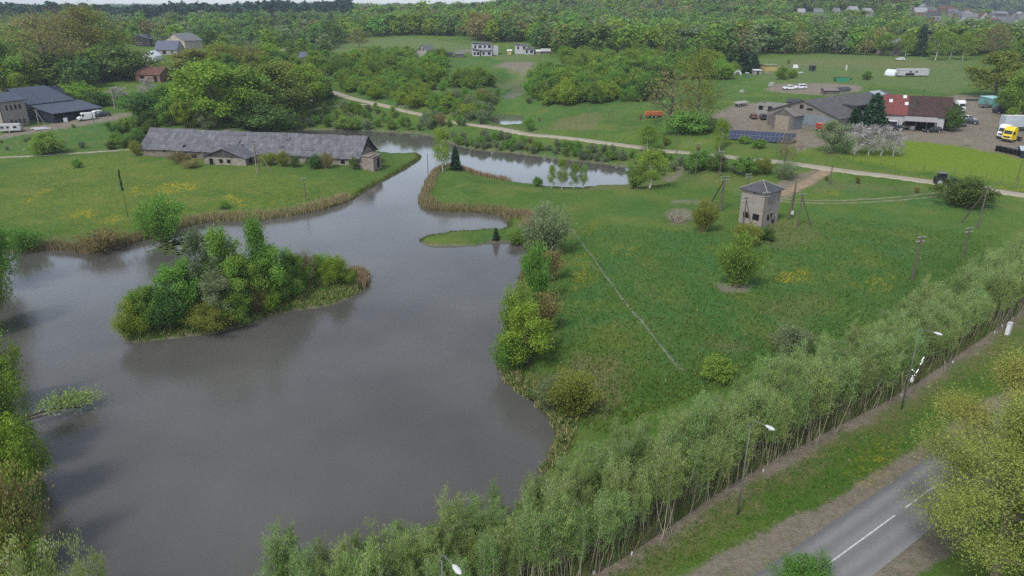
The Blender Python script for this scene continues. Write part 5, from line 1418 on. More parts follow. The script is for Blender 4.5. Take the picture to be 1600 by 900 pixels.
HAND = [
    # far left group behind the blue-roofed barn
    ('rust_tree', 72, 136, 26, 'big half-leafed brownish tree just behind the blue-roofed barn', 135),
    ('rust_tree', 116, 116, 17, 'broad brownish tree, middle one of the three big trees behind the blue barn', 100),
    ('gold_tree', 147, 112, 15, 'big yellow-green tree, tallest of the three behind the blue barn', 95),
    ('dark_shrub', 192, 124, 70, 'dark round tree to the right of the big yellow-green tree', 75),
    ('mid_tree', 6, 152, 62, 'green tree at the edge of the picture left of the big brownish tree', 70),
    ('lime_tree', 32, 150, 98, 'low fresh green tree above the brick office roof', 62),
    ('lime_shrub', 122, 163, 131, 'fresh green bush at the end of the blue barn', 58),
    ('dark_shrub', 152, 166, 144, 'dark bush beside the white concrete pole pair', 46),
    ('blossom_tree', 231, 150, 124, 'white flowering shrub in front of the red-roofed brick house', 28),
    ('blossom_tree', 186, 153, 136, 'pale flowering bush behind the white concrete pole pair', 28),
    ('grey_tree', 325, 203, 166, 'grey-white willow at the edge of the grove behind the old barn', 34),
    ('lime_tree', 336, 196, 101, 'broad bright lime-green tree in front of the grove behind the old barn', 104),
    ('lime_tree', 304, 182, 118, 'lime-green tree left of the broad bright one in the grove', 54),
    ('dark_shrub', 245, 188, 143, 'dark bush left of the lime-green grove trees', 80),
    ('mid_tree', 388, 196, 108, 'mid-green tree above the middle of the old barn roof', 85),
    ('olive_tree', 440, 188, 104, 'yellow-olive tree at the right half of the grove', 92),
    ('dark_shrub', 408, 205, 160, 'dark bush under the grove right of the grey-white willow', 80),
    ('lime_tree', 484, 166, 106, 'lime-green tree at the right end of the grove', 70),
    ('spruce', 511, 151, 124, 'small dark spruce where the grove meets the gravel road', 18),
    ('mid_shrub', 430, 207, 186, 'round green bush on the pond bank beside the narrow lane', 36),
    ('olive_tree', 312, 120, 78, 'olive tree above the grove right of the red-roofed house', 80),
    ('rust_tree', 392, 112, 72, 'reddish budding tree at the top of the grove', 62),
    ('gold_tree', 350, 116, 70, 'yellow-green tree at the top of the grove', 70),
    ('mid_shrub', 74, 241, 209, 'rounded green bush beside the meadow path', 46),
    ('dark_shrub', 174, 233, 221, 'small dark bush beside the meadow path', 16),
    ('olive_shrub', 215, 243, 221, 'yellowish bush at the left end of the old barn', 18),
    ('mid_shrub', 120, 262, 248, 'low bush below the meadow path', 14),
    # meadow on the left bank
    ('green_brush', 258, 376, 314, 'large rounded bush at the edge of the left meadow reeds', 66),
    ('mid_shrub', 350, 326, 314, 'tiny bush on the dandelion meadow', 15),
    ('rust_brush', 160, 392, 362, 'brownish twiggy bush at the left meadow bank', 60),
    ('green_brush', 40, 392, 360, 'brownish green bush at the far left corner of the pond', 50),
    # pond bank at the left edge of the picture
    ('near_mid', -6, 452, 336, 'dark green tree overhanging the far left pond corner', 70),
    ('near_mid', -22, 520, 392, 'dark tree at the left edge mirrored in the pond', 80),
    ('near_lime', 2, 640, 528, 'bright green tree on the left bank above the fallen trunk', 80),
    ('near_mid', 8, 720, 590, 'bushy green tree on the left bank beside the fallen trunk', 104),
    ('near_lime', 20, 790, 660, 'brightest lime-green tree low on the left bank', 110),
    ('near_rust', 22, 880, 742, 'half-bare brown shrub on the left bank', 110),
    ('near_olive', 0, 900, 770, 'yellowish olive tree behind the half-bare brown shrub', 90),
    ('near_olive', 28, 1010, 860, 'olive tree in the bottom left corner', 120),
    ('hedge', 108, 1020, 842, 'spiky young willow leaning over the water in the bottom left corner', 90),
    ('hedge', 175, 1040, 838, 'thin willow with pale catkins right of the bottom left corner', 60),
    ('near_mid', 70, 1000, 870, 'dark green tree behind the spiky willow of the bottom left corner', 70),
    # island
    ('isle_grey', 322, 484, 368, 'silvery willow on the island, palest of its trees', 54),
    ('isle_mid', 358, 484, 366, 'tallest dark green tree in the middle of the island', 64),
    ('isle_tall', 410, 472, 348, 'slender light green tree sticking up highest on the island', 42),
    ('isle_mid', 430, 470, 386, 'broad green tree right of the slender tree on the island', 66),
    ('isle_mid', 292, 496, 412, 'green tree left of the silvery willow on the island', 66),
    ('isle_mid', 384, 486, 404, 'dark tree below the slender tree on the island', 60),
    ('isle_grey', 345, 502, 428, 'grey-green willow in front of the tallest island tree', 54),
    ('isle_mid', 462, 456, 398, 'small green tree at the right end of the island tree group', 40),
    ('isle_dark', 266, 512, 446, 'dark bush on the left part of the island', 66),
    ('isle_mid', 236, 512, 450, 'light green bush near the left tip of the island', 56),
    ('near_lime', 212, 522, 468, 'yellow-green bush at the left tip of the island', 50),
    ('near_olive', 330, 514, 472, 'low yellowish bush at the front edge of the island', 62),
    ('near_mid', 368, 504, 460, 'low green bush beside the bright bush on the island', 48),
    ('near_lime', 424, 486, 448, 'bright lime bush at the front edge of the island', 32),
    ('near_rust', 402, 490, 446, 'brownish twiggy bush left of the bright lime bush on the island', 32),
    ('near_mid', 452, 464, 414, 'olive bush right of the bright lime bush on the island', 42),
    ('near_rust', 478, 440, 394, 'brown twiggy bush between the island trees and its right tip', 34),
    ('green_brush', 503, 434, 396, 'upright green bush on the right part of the island', 44),
    ('near_lime', 528, 444, 402, 'yellowish bush near the right tip of the island', 46),
    # right bank of the pond
    ('grey_shrub', 850, 402, 326, 'grey-green willow bush at the grass spit', 66),
    ('rust_brush', 858, 440, 392, 'bare brown stems below the grey-green willow bush', 40),
    ('green_brush', 836, 480, 388, 'tall narrow willow on the right pond bank', 42),
    ('green_brush', 806, 540, 456, 'bushy willow overhanging the right pond bank', 46),
    ('rust_brush', 850, 520, 462, 'brownish twigs behind the bushy willow on the right bank', 46),
    ('young', 824, 568, 482, 'yellow-green young tree with a dark trunk on the right bank', 80),
    ('green_brush', 796, 580, 520, 'low willow at the water left of the yellow-green young tree', 56),
    ('olive_shrub', 896, 652, 588, 'wispy green bush on the dry grass above the willow row', 66),
    ('grey_shrub', 862, 640, 596, 'low grey bush at the water under the right bank', 44),
    ('mid_shrub', 1120, 592, 560, 'bright green bush behind the willow row at the end of the trench', 50),
    ('grey_shrub', 1235, 556, 508, 'pale straw-coloured weeds bush behind the willow row', 60),
    ('spruce', 775, 374, 355, 'tiny dark spruce on the grass spit', 9),
    ('mid_shrub', 808, 380, 362, 'dark low bush at the root of the grass spit', 34),
    # meadow tongue between the two ponds
    ('spruce', 712, 266, 229, 'little dark spruce on the point between the two ponds', 15),
    ('weeping', 692, 268, 204, 'light green birch on the point between the two ponds', 28),
    ('weeping', 1015, 293, 236, 'bright young tree at the right end of the back pond', 52),
    ('mid_shrub', 992, 293, 262, 'green bush left of the bright young tree at the back pond', 30),
    ('weeping', 878, 295, 250, 'young birch, tallest of the row along the back pond', 20),
    ('weeping', 897, 295, 256, 'young birch right of the tallest one by the back pond', 18),
    ('weeping', 912, 294, 260, 'last thin birch on the right of the row by the back pond', 14),
    ('weeping', 862, 294, 258, 'thin birch left of the tallest one by the back pond', 14),
    ('mid_shrub', 840, 291, 277, 'low bush at the shore left of the young birches', 16),
    ('olive_shrub', 442, 260, 238, 'yellowish bush against the middle of the barn wall', 22),
    ('dark_shrub', 462, 261, 244, 'dark bush against the barn wall right of the yellowish one', 14),
    ('dark_shrub', 494, 263, 242, 'dark bush at the barn wall between two windows', 24),
    ('rust_brush', 512, 263, 240, 'twiggy bush climbing the barn wall left of the white board', 20),
    ('dark_shrub', 553, 264, 246, 'narrow dark bush at the right corner of the barn', 12),
    ('rust_brush', 285, 254, 238, 'brown weeds along the left half of the barn wall', 34),
    ('olive_shrub', 420, 258, 240, 'bush beside the barn porch wall', 26),
    ('rust_brush', 300, 262, 250, 'brown weeds left of the barn porch', 30),
    # right meadow
    ('olive_shrub', 1098, 362, 316, 'thin olive bush beside the grey brush pile', 36),
    ('green_brush', 1149, 448, 372, 'rounded willow bush on a bare mound in the right meadow', 58),
    ('olive_shrub', 1168, 384, 352, 'yellowish bush in front of the brick tower', 36),
    ('dark_shrub', 1196, 374, 356, 'dark bush at the foot of the brick tower', 26),
    ('dark_shrub', 1510, 322, 280, 'big dark round bush beside the gravel road below the tractor', 72),
    ('mid_shrub', 1092, 266, 236, 'round bush below the gravel road left of the wooden poles', 46),
    ('dark_shrub', 1120, 266, 242, 'dark bush below the gravel road by the transformer pole', 34),
    ('mid_shrub', 1164, 270, 244, 'green bush below the gravel road above the tower', 44),
    ('olive_shrub', 1192, 272, 248, 'yellowish bush below the gravel road right of the green one', 30),
    ('grey_shrub', 1228, 280, 256, 'greyish bush at the corner of the sandy track', 34),
    ('bare_tree', 1226, 262, 212, 'thin white-twigged tree between the sandy yard and the gravel road', 40),
    ('weeping', 1124, 236, 188, 'narrow light green tree by the left end of the solar panels', 26),
    ('weeping', 1012, 236, 196, 'light green tree beside the gravel road above the back pond', 34),
    ('grey_tree', 1300, 240, 190, 'pale green tree left of the blossoming row', 48),
    ('blossom_tree', 1335, 241, 194, 'white blossoming tree, leftmost and tallest of the row before the farm', 38),
    ('blossom_tree', 1357, 242, 198, 'white blossoming tree, second from the left in the row', 32),
    ('blossom_tree', 1376, 243, 197, 'white blossoming tree, third from the left in the row', 32),
    ('blossom_tree', 1395, 244, 203, 'white blossoming tree, rightmost and smallest of the row', 28),
    ('spruce', 1362, 202, 145, 'tall dark spruce in front of the red metal roof', 34),
    ('spruce', 1334, 203, 168, 'small spruce at the corner of the grey workshop', 26),
    ('rust_brush', 1362, 196, 172, 'brownish bush under the tall dark spruce', 30),
    ('dark_shrub', 1483, 205, 166, 'dense green bush at the corner of the brown-roofed house', 30),
    ('bare_tree', 1046, 196, 112, 'half-bare brown tree beside the orange trailer', 84),
    ('poplar', 1091, 204, 84, 'tall thinly leafed poplar beside the half-bare brown tree', 66),
    ('mid_shrub', 1074, 208, 176, 'green bush under the tall thin poplar', 64),
    ('dark_shrub', 1112, 206, 186, 'dark bush right of the tall thin poplar', 40),
    ('spruce', 1436, 88, 38, 'dark conical spruce beside the grey-roofed farmhouse', 19),
    ('olive_tree', 1556, 152, 86, 'large olive tree at the back of the farm yard', 84),
    ('rust_tree', 1549, 92, 38, 'bare grey-brown tree near the right edge of the far field', 52),
    ('mid_tree', 1596, 190, 110, 'green tree at the right edge above the lorries', 56),
    ('mid_tree', 1594, 118, 66, 'dense green tree at the right edge behind the olive tree', 60),
    ('lime_tree', 1381, 87, 54, 'light green tree left of the grey-roofed farmhouse', 32),
    ('birch', 1461, 94, 50, 'birch with a white trunk right of the dark conical spruce', 26),
    ('birch', 1504, 94, 52, 'lone white-trunked birch at the far field edge', 26),
    ('birch', 1414, 88, 52, 'birch in front of the grey-roofed farmhouse', 22),
    ('birch', 1484, 92, 56, 'slim birch between two white-trunked birches', 20),
    ('spruce', 1141, 112, 84, 'dark spruce, leftmost of three by the white tents', 26),
    ('spruce', 1160, 113, 80, 'dark spruce, middle of three by the white tents', 26),
    ('spruce', 1176, 111, 84, 'dark spruce, rightmost of three by the white tents', 20),
    ('dark_shrub', 1054, 114, 94, 'dark round bush in the light thicket', 20),
    ('spruce', 1015, 94, 62, 'dark narrow spruce behind the light thicket', 20),
    ('spruce', 974, 92, 68, 'narrow spruce left of the dark narrow one', 14),
    ('tall_tree', 972, 130, 90, 'tall dark tree in the thicket right of the stream', 36),
    ('rust_tree', 1033, 92, 72, 'small orange-brown tree beside the dark narrow spruce', 18),
    ('mid_shrub', 1222, 124, 104, 'dense green bush in front of the yellow shed', 18),
    ('mid_shrub', 1238, 122, 108, 'round bush right of the dense one by the yellow shed', 16),
    ('mid_shrub', 1354, 124, 112, 'small lone bush in the far right field', 14),
    ('near_mid', 1255, 925, 872, 'light green bush top at the bottom edge beside the asphalt', 84),
]
for h in HAND:
    k, x, y, t, lab, w = h
    plant_px(k, x, y, t, lab, w)

# ---- the willow row above the verge: five ranks of slender trees
seg = np.linalg.norm(np.diff(hedge_line, axis=0), axis=1); cum = np.r_[0, np.cumsum(seg)]
def along(line, cum_, s):
    return np.array([np.interp(s, cum_, line[:, a]) for a in (0, 1)])
LAMPS_PX = [(712, 985), (1152, 806), (1408, 641), (1578, 515)]
lamp_s = []
for p in LAMPS_PX:
    q = on_plane(*p, 1.95); lamp_s.append(cum[np.argmin(np.linalg.norm(hedge_line - q, axis=1))])
sec_txt = ['below the nearest lamp', 'between the two nearest lamps', 'between second lamp and ornament lamp', 'between ornament lamp and white cabinet', 'beyond the white cabinet']
rank_txt = ['slender bare-stemmed willow at the roadside front', 'pale-leaved willow behind the front stems', 'leafy willow in mid-row', 'pale-topped willow on the pond side', 'outermost willow facing the meadow']
for rk, off in enumerate((.3, 1.2, 2.6, 4.0, 5.4, 6.8, 8.2)):
    s = rk * .37
    while s < cum[-1]:
        p = along(hedge_line, cum, s); q = along(hedge_line, cum, min(s + .5, cum[-1])); d = q - p; d /= np.linalg.norm(d) + 1e-9
        nn = np.array([-d[1], d[0]])
        pos = p + nn * (off + rng.normal(0, .3)) + d * rng.normal(0, .3)
        sc = (1.0 - .16 * (1 - sstep(4, 20, s))) * (rng.uniform(.70, 1.12) + .16 * vnoise(np.array([s / 5.0]), np.array([rk * .6]), 77)[0]) * (.98 if rk < 4 else .82 if rk < 5 else .72)
        px, py = project(pos[0], pos[1], 9.0)
        far_ = pos[1]
        if py < 990 and px < 1690 and ground(*pos) > .12 and (rk < 5 or 700 < px < 1010):
            rk_ = min(rk, 4)
            sec = int(np.searchsorted(lamp_s, s))
            v = V['hedge'][int(rng.integers(0, 6))] if rk > 1 else V['hedge_front'][int(rng.integers(0, 5))]
            v.put('willow_tree', rank_txt[rk_] + ' ' + sec_txt[sec], 'tree', (pos[0], pos[1], ground(*pos) - .05), sc, float(rng.uniform(0, 6.28)), float(rng.uniform(.8, 1.15)), 'willows of the row above the road verge')
        s += rng.uniform(1.35, 2.1) * (1.0 + .25 * (rk > 2))

# ---- big trees by the asphalt road, lower right (the drone looks down on their crowns)
variants('roadside_gold', 1, 'round', 12.0, 'gold', 75000, .062, 1.9, BARK)
for kind, X, Y, H, wide, lab in (('roadside', 34.0, 38.5, 13.5, 1.05, 'big green birch overhanging the asphalt in the bottom right corner'),
                                 ('roadside', 40.5, 41.0, 13.0, 1.1, 'green birch behind the big one at the right edge'),
                                 ('roadside_gold', 41.0, 48.5, 12.0, 1.05, 'yellow-green tree in catkins beyond the big green birch')):
    v = V[kind][_vi.get(kind, 0) % len(V[kind])]; _vi[kind] = _vi.get(kind, 0) + 1
    v.put('birch_tree' if kind == 'roadside' else 'leafy_tree', lab, 'tree', (X, Y, ground(X, Y) - .1), H / v.H, X, wide)

# ---- thickets: plants sampled over patches of ground, one by one
TAKEN = [at(h[1], h[2])[:2] for h in HAND]
THICK = []          # (size on screen, variant key, loc, scale, wide, name, label, group)
def patch(poly, mix, n, dmin, hr, label, group, wide=(1.0, 1.45)):
    p = np.array(poly, float)
    lo, hi = p.min(0), p.max(0)
    r = rng
    c = r.uniform(lo, hi, (n * 9, 2))
    c = c[poly_sdf(c, p, 5) < 0]
    W = at_many(c[:, 0], c[:, 1])
    keys = list(mix); wt = np.array([mix[k] for k in keys], float); wt /= wt.sum()
    put = 0
    wet = np.minimum(np.where(poly_sdf(W[:, :2], POND, 9) < .2, -1, 1), np.min([np.where(poly_sdf(W[:, :2], pl, 9) < .3, -1, 1) for _, pl in PONDS2], axis=0))
    road = np.minimum.reduce([line_dist(W[:, :2], GRAVEL) - 2.8, line_dist(W[:, :2], LANE) - 1.6, line_dist(W[:, :2], PATH) - 1.4, line_dist(W[:, :2], HOUSE_LANE) - 3])
    for q, w_, rd in zip(W, wet, road):
        if put >= n: break
        if w_ < 0 or rd < 0: continue
        if any(b[0] < q[0] < b[1] and b[2] < q[1] < b[3] for b in NO_TREES): continue
        if any((q[0] - a[0]) ** 2 + (q[1] - a[1]) ** 2 < dmin * dmin for a in TAKEN): continue
        TAKEN.append(q[:2])
        k = keys[r.choice(len(keys), p=wt)]
        H = r.uniform(*hr)
        qx, qy = project(*q)
        if 195 < qx < 294 and 124 < qy < 215:                       # the low house stands free above the bushes
            H = min(H, z_for(q[1], 134) - q[2])
            if H < 1.2: continue
        THICK.append((H / np.hypot(q[0], q[1]), k, (q[0], q[1], q[2] - .1), H / V[k][0].H, r.uniform(*wide), NAME[k], label, group))
        put += 1
LOOK = {'lime_tree': 'lime-green tree', 'mid_tree': 'mid-green tree', 'olive_tree': 'yellow-olive tree', 'tall_tree': 'slender green tree', 'birch': 'light birch', 'mid_shrub': 'green bush', 'lime_shrub': 'lime-green bush',
        'dark_shrub': 'dark green bush', 'grey_shrub': 'grey-green willow bush', 'olive_shrub': 'yellowish willow bush', 'green_brush': 'green willow bush', 'rust_brush': 'brown twiggy bush', 'grey_tree': 'grey-green tree',
        'f_far': 'green tree', 'f_lime': 'mid-green tree', 'f_fresh': 'fresh yellow-green tree', 'f_tall': 'tall narrow tree', 'f_birch': 'light birch', 'f_rust': 'brownish budding tree', 'f_grey': 'greyish tree',
        'f_dark': 'dark tree', 'f_pine': 'pine with a bare stem', 'f_spruce': 'dark pointed spruce', 'rust_tree': 'brownish budding tree', 'spruce': 'dark spruce'}
# patches, roughly from near to far
patch([(240, 196), (300, 204), (420, 203), (500, 172), (520, 152), (492, 118), (420, 106), (300, 112), (285, 150), (215, 180)], {'lime_tree': 3, 'mid_tree': 3, 'olive_tree': 2, 'lime_shrub': 1, 'dark_shrub': 2}, 70, 5.0, (6.5, 10.5), 'in the grove behind the old barn', 'trees of the grove behind the old barn')
patch([(0, 178), (60, 148), (200, 124), (218, 148), (205, 178), (160, 168), (120, 160)], {'mid_shrub': 2, 'dark_shrub': 2, 'lime_shrub': 2, 'lime_tree': 1}, 26, 4.5, (2.5, 4.5), 'between the blue-roofed barn and the red-roofed house', 'bushes behind the blue barn')
patch([(0, 236), (0, 214), (60, 208), (150, 192), (205, 182), (226, 196), (215, 230), (160, 232), (90, 236)], {'dark_shrub': 3, 'mid_shrub': 3, 'green_brush': 1, 'grey_shrub': 1}, 46, 2.6, (1.0, 2.4), 'on the slope between the blue barn yard and the meadow path', 'bushes below the blue barn yard')
patch([(170, 222), (205, 185), (240, 190), (222, 236)], {'mid_shrub': 2, 'dark_shrub': 2, 'olive_shrub': 1}, 14, 3.0, (2.5, 4.5), 'at the left end of the old barn', 'bushes at the left end of the old barn')
patch([(445, 205), (660, 206), (690, 200), (560, 172), (470, 182)], {'grey_shrub': 3, 'mid_shrub': 2, 'birch': 1, 'green_brush': 2, 'tall_tree': 1}, 46, 3.0, (2.0, 4.5), 'on the grass bank between the gravel road and the pond', 'bushes between the gravel road and the pond')
patch([(520, 148), (535, 118), (600, 112), (700, 146), (740, 190), (700, 182), (630, 166), (560, 150)], {'lime_shrub': 4, 'mid_shrub': 3, 'lime_tree': 1, 'green_brush': 2}, 85, 2.7, (2.5, 5.0), 'in the thicket on the far side of the gravel road', 'bushes on the far side of the gravel road')
patch([(500, 118), (560, 96), (640, 86), (760, 92), (800, 120), (760, 140), (660, 136), (590, 116)], {'mid_shrub': 3, 'lime_shrub': 2, 'tall_tree': 2, 'birch': 2, 'mid_tree': 1, 'dark_shrub': 1, 'green_brush': 2}, 150, 3.4, (3.5, 7.0), 'in the thicket below the white houses', 'bushes and trees below the white houses')
patch([(660, 200), (690, 160), (780, 150), (830, 160), (800, 185), (830, 205), (760, 198)], {'grey_shrub': 3, 'green_brush': 3, 'rust_brush': 1, 'birch': 1}, 75, 2.5, (2.5, 4.8), 'along the stream beyond the gravel road', 'willow bushes along the stream')
patch([(660, 214), (720, 212), (800, 220), (930, 235), (1060, 253), (1075, 266), (1020, 282), (996, 262), (940, 250), (800, 234), (740, 232), (700, 226)], {'grey_shrub': 5, 'green_brush': 3, 'rust_brush': 1, 'mid_shrub': 2}, 110, 2.1, (1.5, 2.9), 'on the bank between the back pond and the gravel road', 'willow bushes on the bank of the back pond')
patch([(690, 222), (745, 235), (800, 240), (870, 249), (940, 257), (990, 265), (990, 258), (940, 249), (870, 241), (800, 232), (745, 226), (700, 214)], {'grey_shrub': 5, 'green_brush': 3, 'dark_shrub': 2}, 46, 1.9, (1.5, 2.8), 'overhanging the far shore of the back pond', 'willow bushes at the water of the back pond')
patch([(820, 160), (850, 165), (1010, 160), (1040, 130), (1010, 100), (930, 92), (850, 95), (830, 120)], {'mid_tree': 3, 'lime_tree': 1, 'tall_tree': 2, 'mid_shrub': 3, 'lime_shrub': 2, 'dark_shrub': 1, 'green_brush': 2}, 140, 3.6, (4.0, 8.5), 'in the thicket right of the stream', 'trees of the thicket right of the stream')
patch([(1010, 125), (1130, 125), (1150, 116), (1130, 98), (1010, 98)], {'lime_shrub': 3, 'mid_shrub': 2, 'birch': 2, 'olive_tree': 1, 'green_brush': 2}, 60, 4.0, (3.5, 7), 'in the light thicket left of the white tents', 'light thicket left of the white tents')
patch([(830, 200), (850, 170), (1010, 162), (1120, 140), (1180, 135), (1140, 160), (1010, 190), (900, 176)], {'dark_shrub': 2, 'mid_shrub': 4, 'rust_brush': 1}, 26, 5, (.8, 1.8), 'on the rough grass between the thicket and the farm yard', 'low bushes on the rough grass')
patch([(1100, 250), (1130, 230), (1230, 236), (1220, 226), (1130, 222), (1010, 215), (1000, 226)], {'mid_shrub': 3, 'olive_shrub': 2, 'lime_shrub': 1}, 14, 4, (1.2, 2.6), 'between the gravel road and the solar panels', 'bushes by the solar panels')
patch([(1260, 290), (1300, 278), (1490, 296), (1480, 303), (1300, 296)], {'mid_shrub': 2, 'olive_shrub': 1, 'dark_shrub': 1}, 12, 3.5, (.8, 1.5), 'on the grass wedge below the gravel road', 'low bushes below the gravel road')
patch([(1150, 138), (1180, 100), (1250, 96), (1330, 100), (1360, 128), (1280, 124), (1200, 128)], {'mid_shrub': 2, 'green_brush': 1, 'dark_shrub': 1}, 14, 6, (.9, 2.2), 'in the junk-strewn field behind the farm', 'bushes in the field behind the farm')
patch([(1560, 200), (1560, 160), (1640, 150), (1640, 240)], {'mid_tree': 2, 'dark_shrub': 2, 'lime_tree': 1}, 12, 4, (3.5, 8), 'at the right edge behind the lorries', 'trees behind the lorries')
# far woods, spread over ground distance and direction
FAR = []
def spread(px0, px1, y0, y1, d, mix, hr, label, group, keep=1.0, wide=(1.1, 1.75)):
    t0, t1 = (px0 - 800) / 1182., (px1 - 800) / 1182.
    keys = list(mix); wt = np.array([mix[k] for k in keys], float); wt /= wt.sum()
    y = y0
    while y < y1:
        step = d * (1 + .0 * y)
        n = max(1, int((t1 - t0) * y / step))
        xs = (t0 + (t1 - t0) * (np.arange(n) + .5) / n) * y + rng.normal(0, step * .35, n)
        ys = y + rng.normal(0, step * .35, n)
        clump = vnoise(xs / 45, ys / 45, 31)
        for x, yy, c in zip(xs, ys, clump):
            if rng.random() > keep * (1 + .5 * c): continue
            if any(b[0] < x < b[1] and b[2] < yy < b[3] for b in NO_TREES): continue
            # neighbours tend to be alike
            sh = np.roll(wt, int((vnoise(np.array([x / 30]), np.array([yy / 30]), 41)[0] + 1) * 1.5)) if len(wt) > 3 else wt
            pw = .65 * wt + .35 * sh
            k = keys[rng.choice(len(keys), p=pw)]
            H = rng.uniform(hr[0] * .85, hr[1] * 1.08) * (1 + .18 * c)
            FAR.append((H / math.hypot(x, yy), k, (x, yy, None), H / V[k][0].H, rng.uniform(*wide), NAME[k], label, group))
        y += step * .9
W1 = {'f_far': 5, 'f_lime': 4, 'f_fresh': 2, 'f_tall': 2, 'f_birch': 2, 'f_rust': 1, 'f_grey': 1.5, 'f_dark': 1}
spread(-60, 215, 290, 420, 8.0, {'f_lime': 3, 'f_fresh': 2, 'f_far': 3, 'f_dark': 1}, (6, 11), 'in the wood behind the blue-roofed barn', 'wood behind the blue barn', .8)
spread(-60, 560, 440, 640, 10.0, W1, (7, 12), 'in the scattered wood around the far left houses', 'wood around the far left houses', .62)
spread(330, 520, 340, 440, 9.0, {'f_lime': 3, 'f_far': 2, 'f_grey': 1, 'f_fresh': 1}, (4, 8), 'between the grove and the hill field', 'trees left of the hill field', .6)
spread(-60, 560, 660, 800, 10.0, {'f_far': 4, 'f_tall': 3, 'f_pine': 2, 'f_birch': 2, 'f_grey': 1}, (11, 15), 'at the foot of the pine forest', 'trees at the foot of the pine forest', .85)
spread(-80, 548, 810, 1010, 8.5, {'f_pine': 8, 'f_spruce': 2}, (18, 23), 'in the dark forest on the left horizon', 'pines on the left horizon', 1.0, (1.1, 1.5))
spread(540, 850, 560, 760, 9.0, W1, (10, 14), 'in the wood behind the hill field', 'wood behind the hill field', .95)
spread(735, 815, 500, 560, 8.0, {'f_rust': 3, 'f_far': 1, 'f_fresh': 1}, (11, 14), 'in the reddish wood behind the white houses', 'reddish wood behind the white houses', .9)
spread(540, 850, 760, 1100, 12.0, {**W1, 'f_pine': 3, 'f_spruce': 1}, (12, 17), 'in the far wood under the middle of the horizon', 'far wood in the middle', .9)
spread(835, 1190, 400, 620, 8.5, W1, (9, 13), 'in the wood beyond the light thicket', 'wood beyond the light thicket', .95)
spread(1190, 1400, 425, 640, 9.0, {**W1, 'f_fresh': 3, 'f_rust': 2}, (9, 13), 'in the wood behind the far right field', 'wood behind the far right field', .95)
spread(1400, 1660, 425, 560, 9.0, {**W1, 'f_birch': 3}, (9, 13), 'in the wood right of the grey-roofed farmhouse', 'wood right of the farmhouse', .8)
spread(850, 1420, 640, 860, 11.0, W1, (10, 14), 'on the lower slope of the wooded hill', 'lower slope of the wooded hill', .95)
spread(850, 1420, 860, 1250, 12.0, {**W1, 'f_pine': 4, 'f_spruce': 2, 'f_rust': 2}, (13, 18), 'on the upper slope of the wooded hill', 'upper slope of the wooded hill', .95)
spread(1400, 1700, 560, 1000, 17.0, {**W1, 'f_grey': 4}, (5, 8.5), 'among the gardens before the hillside village', 'trees before the hillside village', .5)
spread(1400, 1700, 1000, 1500, 28.0, {**W1, 'f_grey': 5}, (5, 8), 'among the roofs of the hillside village', 'trees among the village roofs', .5)
spread(1150, 1750, 1500, 2300, 24.0, {'f_pine': 5, 'f_spruce': 2, 'f_far': 3}, (18, 24), 'in the forest above the hillside village', 'forest above the village', .9, (1.4, 2.2))
spread(500, 1000, 1150, 2300, 34.0, {'f_far': 3, 'f_pine': 3, 'f_dark': 1}, (15, 21), 'in the bluish woods on the horizon', 'woods on the horizon', .8, (1.5, 2.6))
spread(-100, 1700, 2300, 4800, 75.0, {'f_far': 2, 'f_pine': 4}, (19, 26), 'in the farthest woods', 'farthest woods', .9, (3.0, 5.0))
# the largest of each kind become things of their own; what is left over is far woodland
LIM = 285
count = {}
for o in bpy.data.objects:
    if o.parent is None and o.get('category'):
        b = o.name.split('.')[0]; count[b] = count.get(b, 0) + 1
rest = {}
ALL = sorted(THICK + FAR, key=lambda a: -a[0])
for size, k, loc, sc, wd, nm, lab, grp in ALL:
    x, y, z = loc
    if z is None: z = ground(x, y) - .2
    v = V[k][int(rng.integers(0, len(V[k])))]
    far_ = isinstance(v, FarPlant)
    rz = float(rng.uniform(0, 6.28))
    lab = LOOK.get(k, 'green tree') + ' ' + lab
    if count.get(nm, 0) < LIM:
        count[nm] = count.get(nm, 0) + 1
        if far_:
            o = bpy.data.objects.new(nm, v.mesh())
            o.location = (x, y, z); o.rotation_euler = (0, 0, rz); o.scale = (sc * wd, sc * wd, sc)
            tag(link(o), lab, cat_of(nm), grp)
        else:
            v.put(nm, lab, cat_of(nm), (x, y, z), sc, rz, wd, grp)
    elif far_:
        rest.setdefault('pine_forest' if k in ('f_pine', 'f_spruce') else 'far_woodland', []).append((v, x, y, z, sc, wd, rz))
for nm, lst in rest.items():
    mats, VV, FF, MI, TI = [], [], [], [], []
    base = 0
    for v, x, y, z, sc, wd, rz in lst:
        for m in (LEAF[v.leaf], BARK_WHITE if v.style == 'birch' else BARK):
            if m not in mats: mats.append(m)
        i0, i1 = mats.index(LEAF[v.leaf]), mats.index(BARK_WHITE if v.style == 'birch' else BARK)
        thin = 2 if y > 1100 else 1
        c, s = math.cos(rz) * sc * wd, math.sin(rz) * sc * wd
        A = v.V @ np.array([[c, s, 0], [-s, c, 0], [0, 0, sc]], np.float32) + np.array([x, y, z], np.float32)
        VV.append(A); FF.append(v.F + base); MI.append(np.where(v.mi == 0, i0, i1)); TI.append(np.full(len(A), rng.random(), np.float32))
        base += len(A)
    me = np_mesh(nm, np.concatenate(VV), np.concatenate(FF), mats, np.concatenate(MI))
    a = me.attributes.new('tint', 'FLOAT', 'POINT'); a.data.foreach_set('value', np.concatenate(TI))
    tag(link(bpy.data.objects.new(nm, me)), 'dense far woodland reading as one mass under the horizon' if nm != 'pine_forest' else 'dark conifer forest reading as one mass on the horizon', 'woodland', None, 'stuff')
print('PLANTS', count, {k: len(v) for k, v in rest.items()})

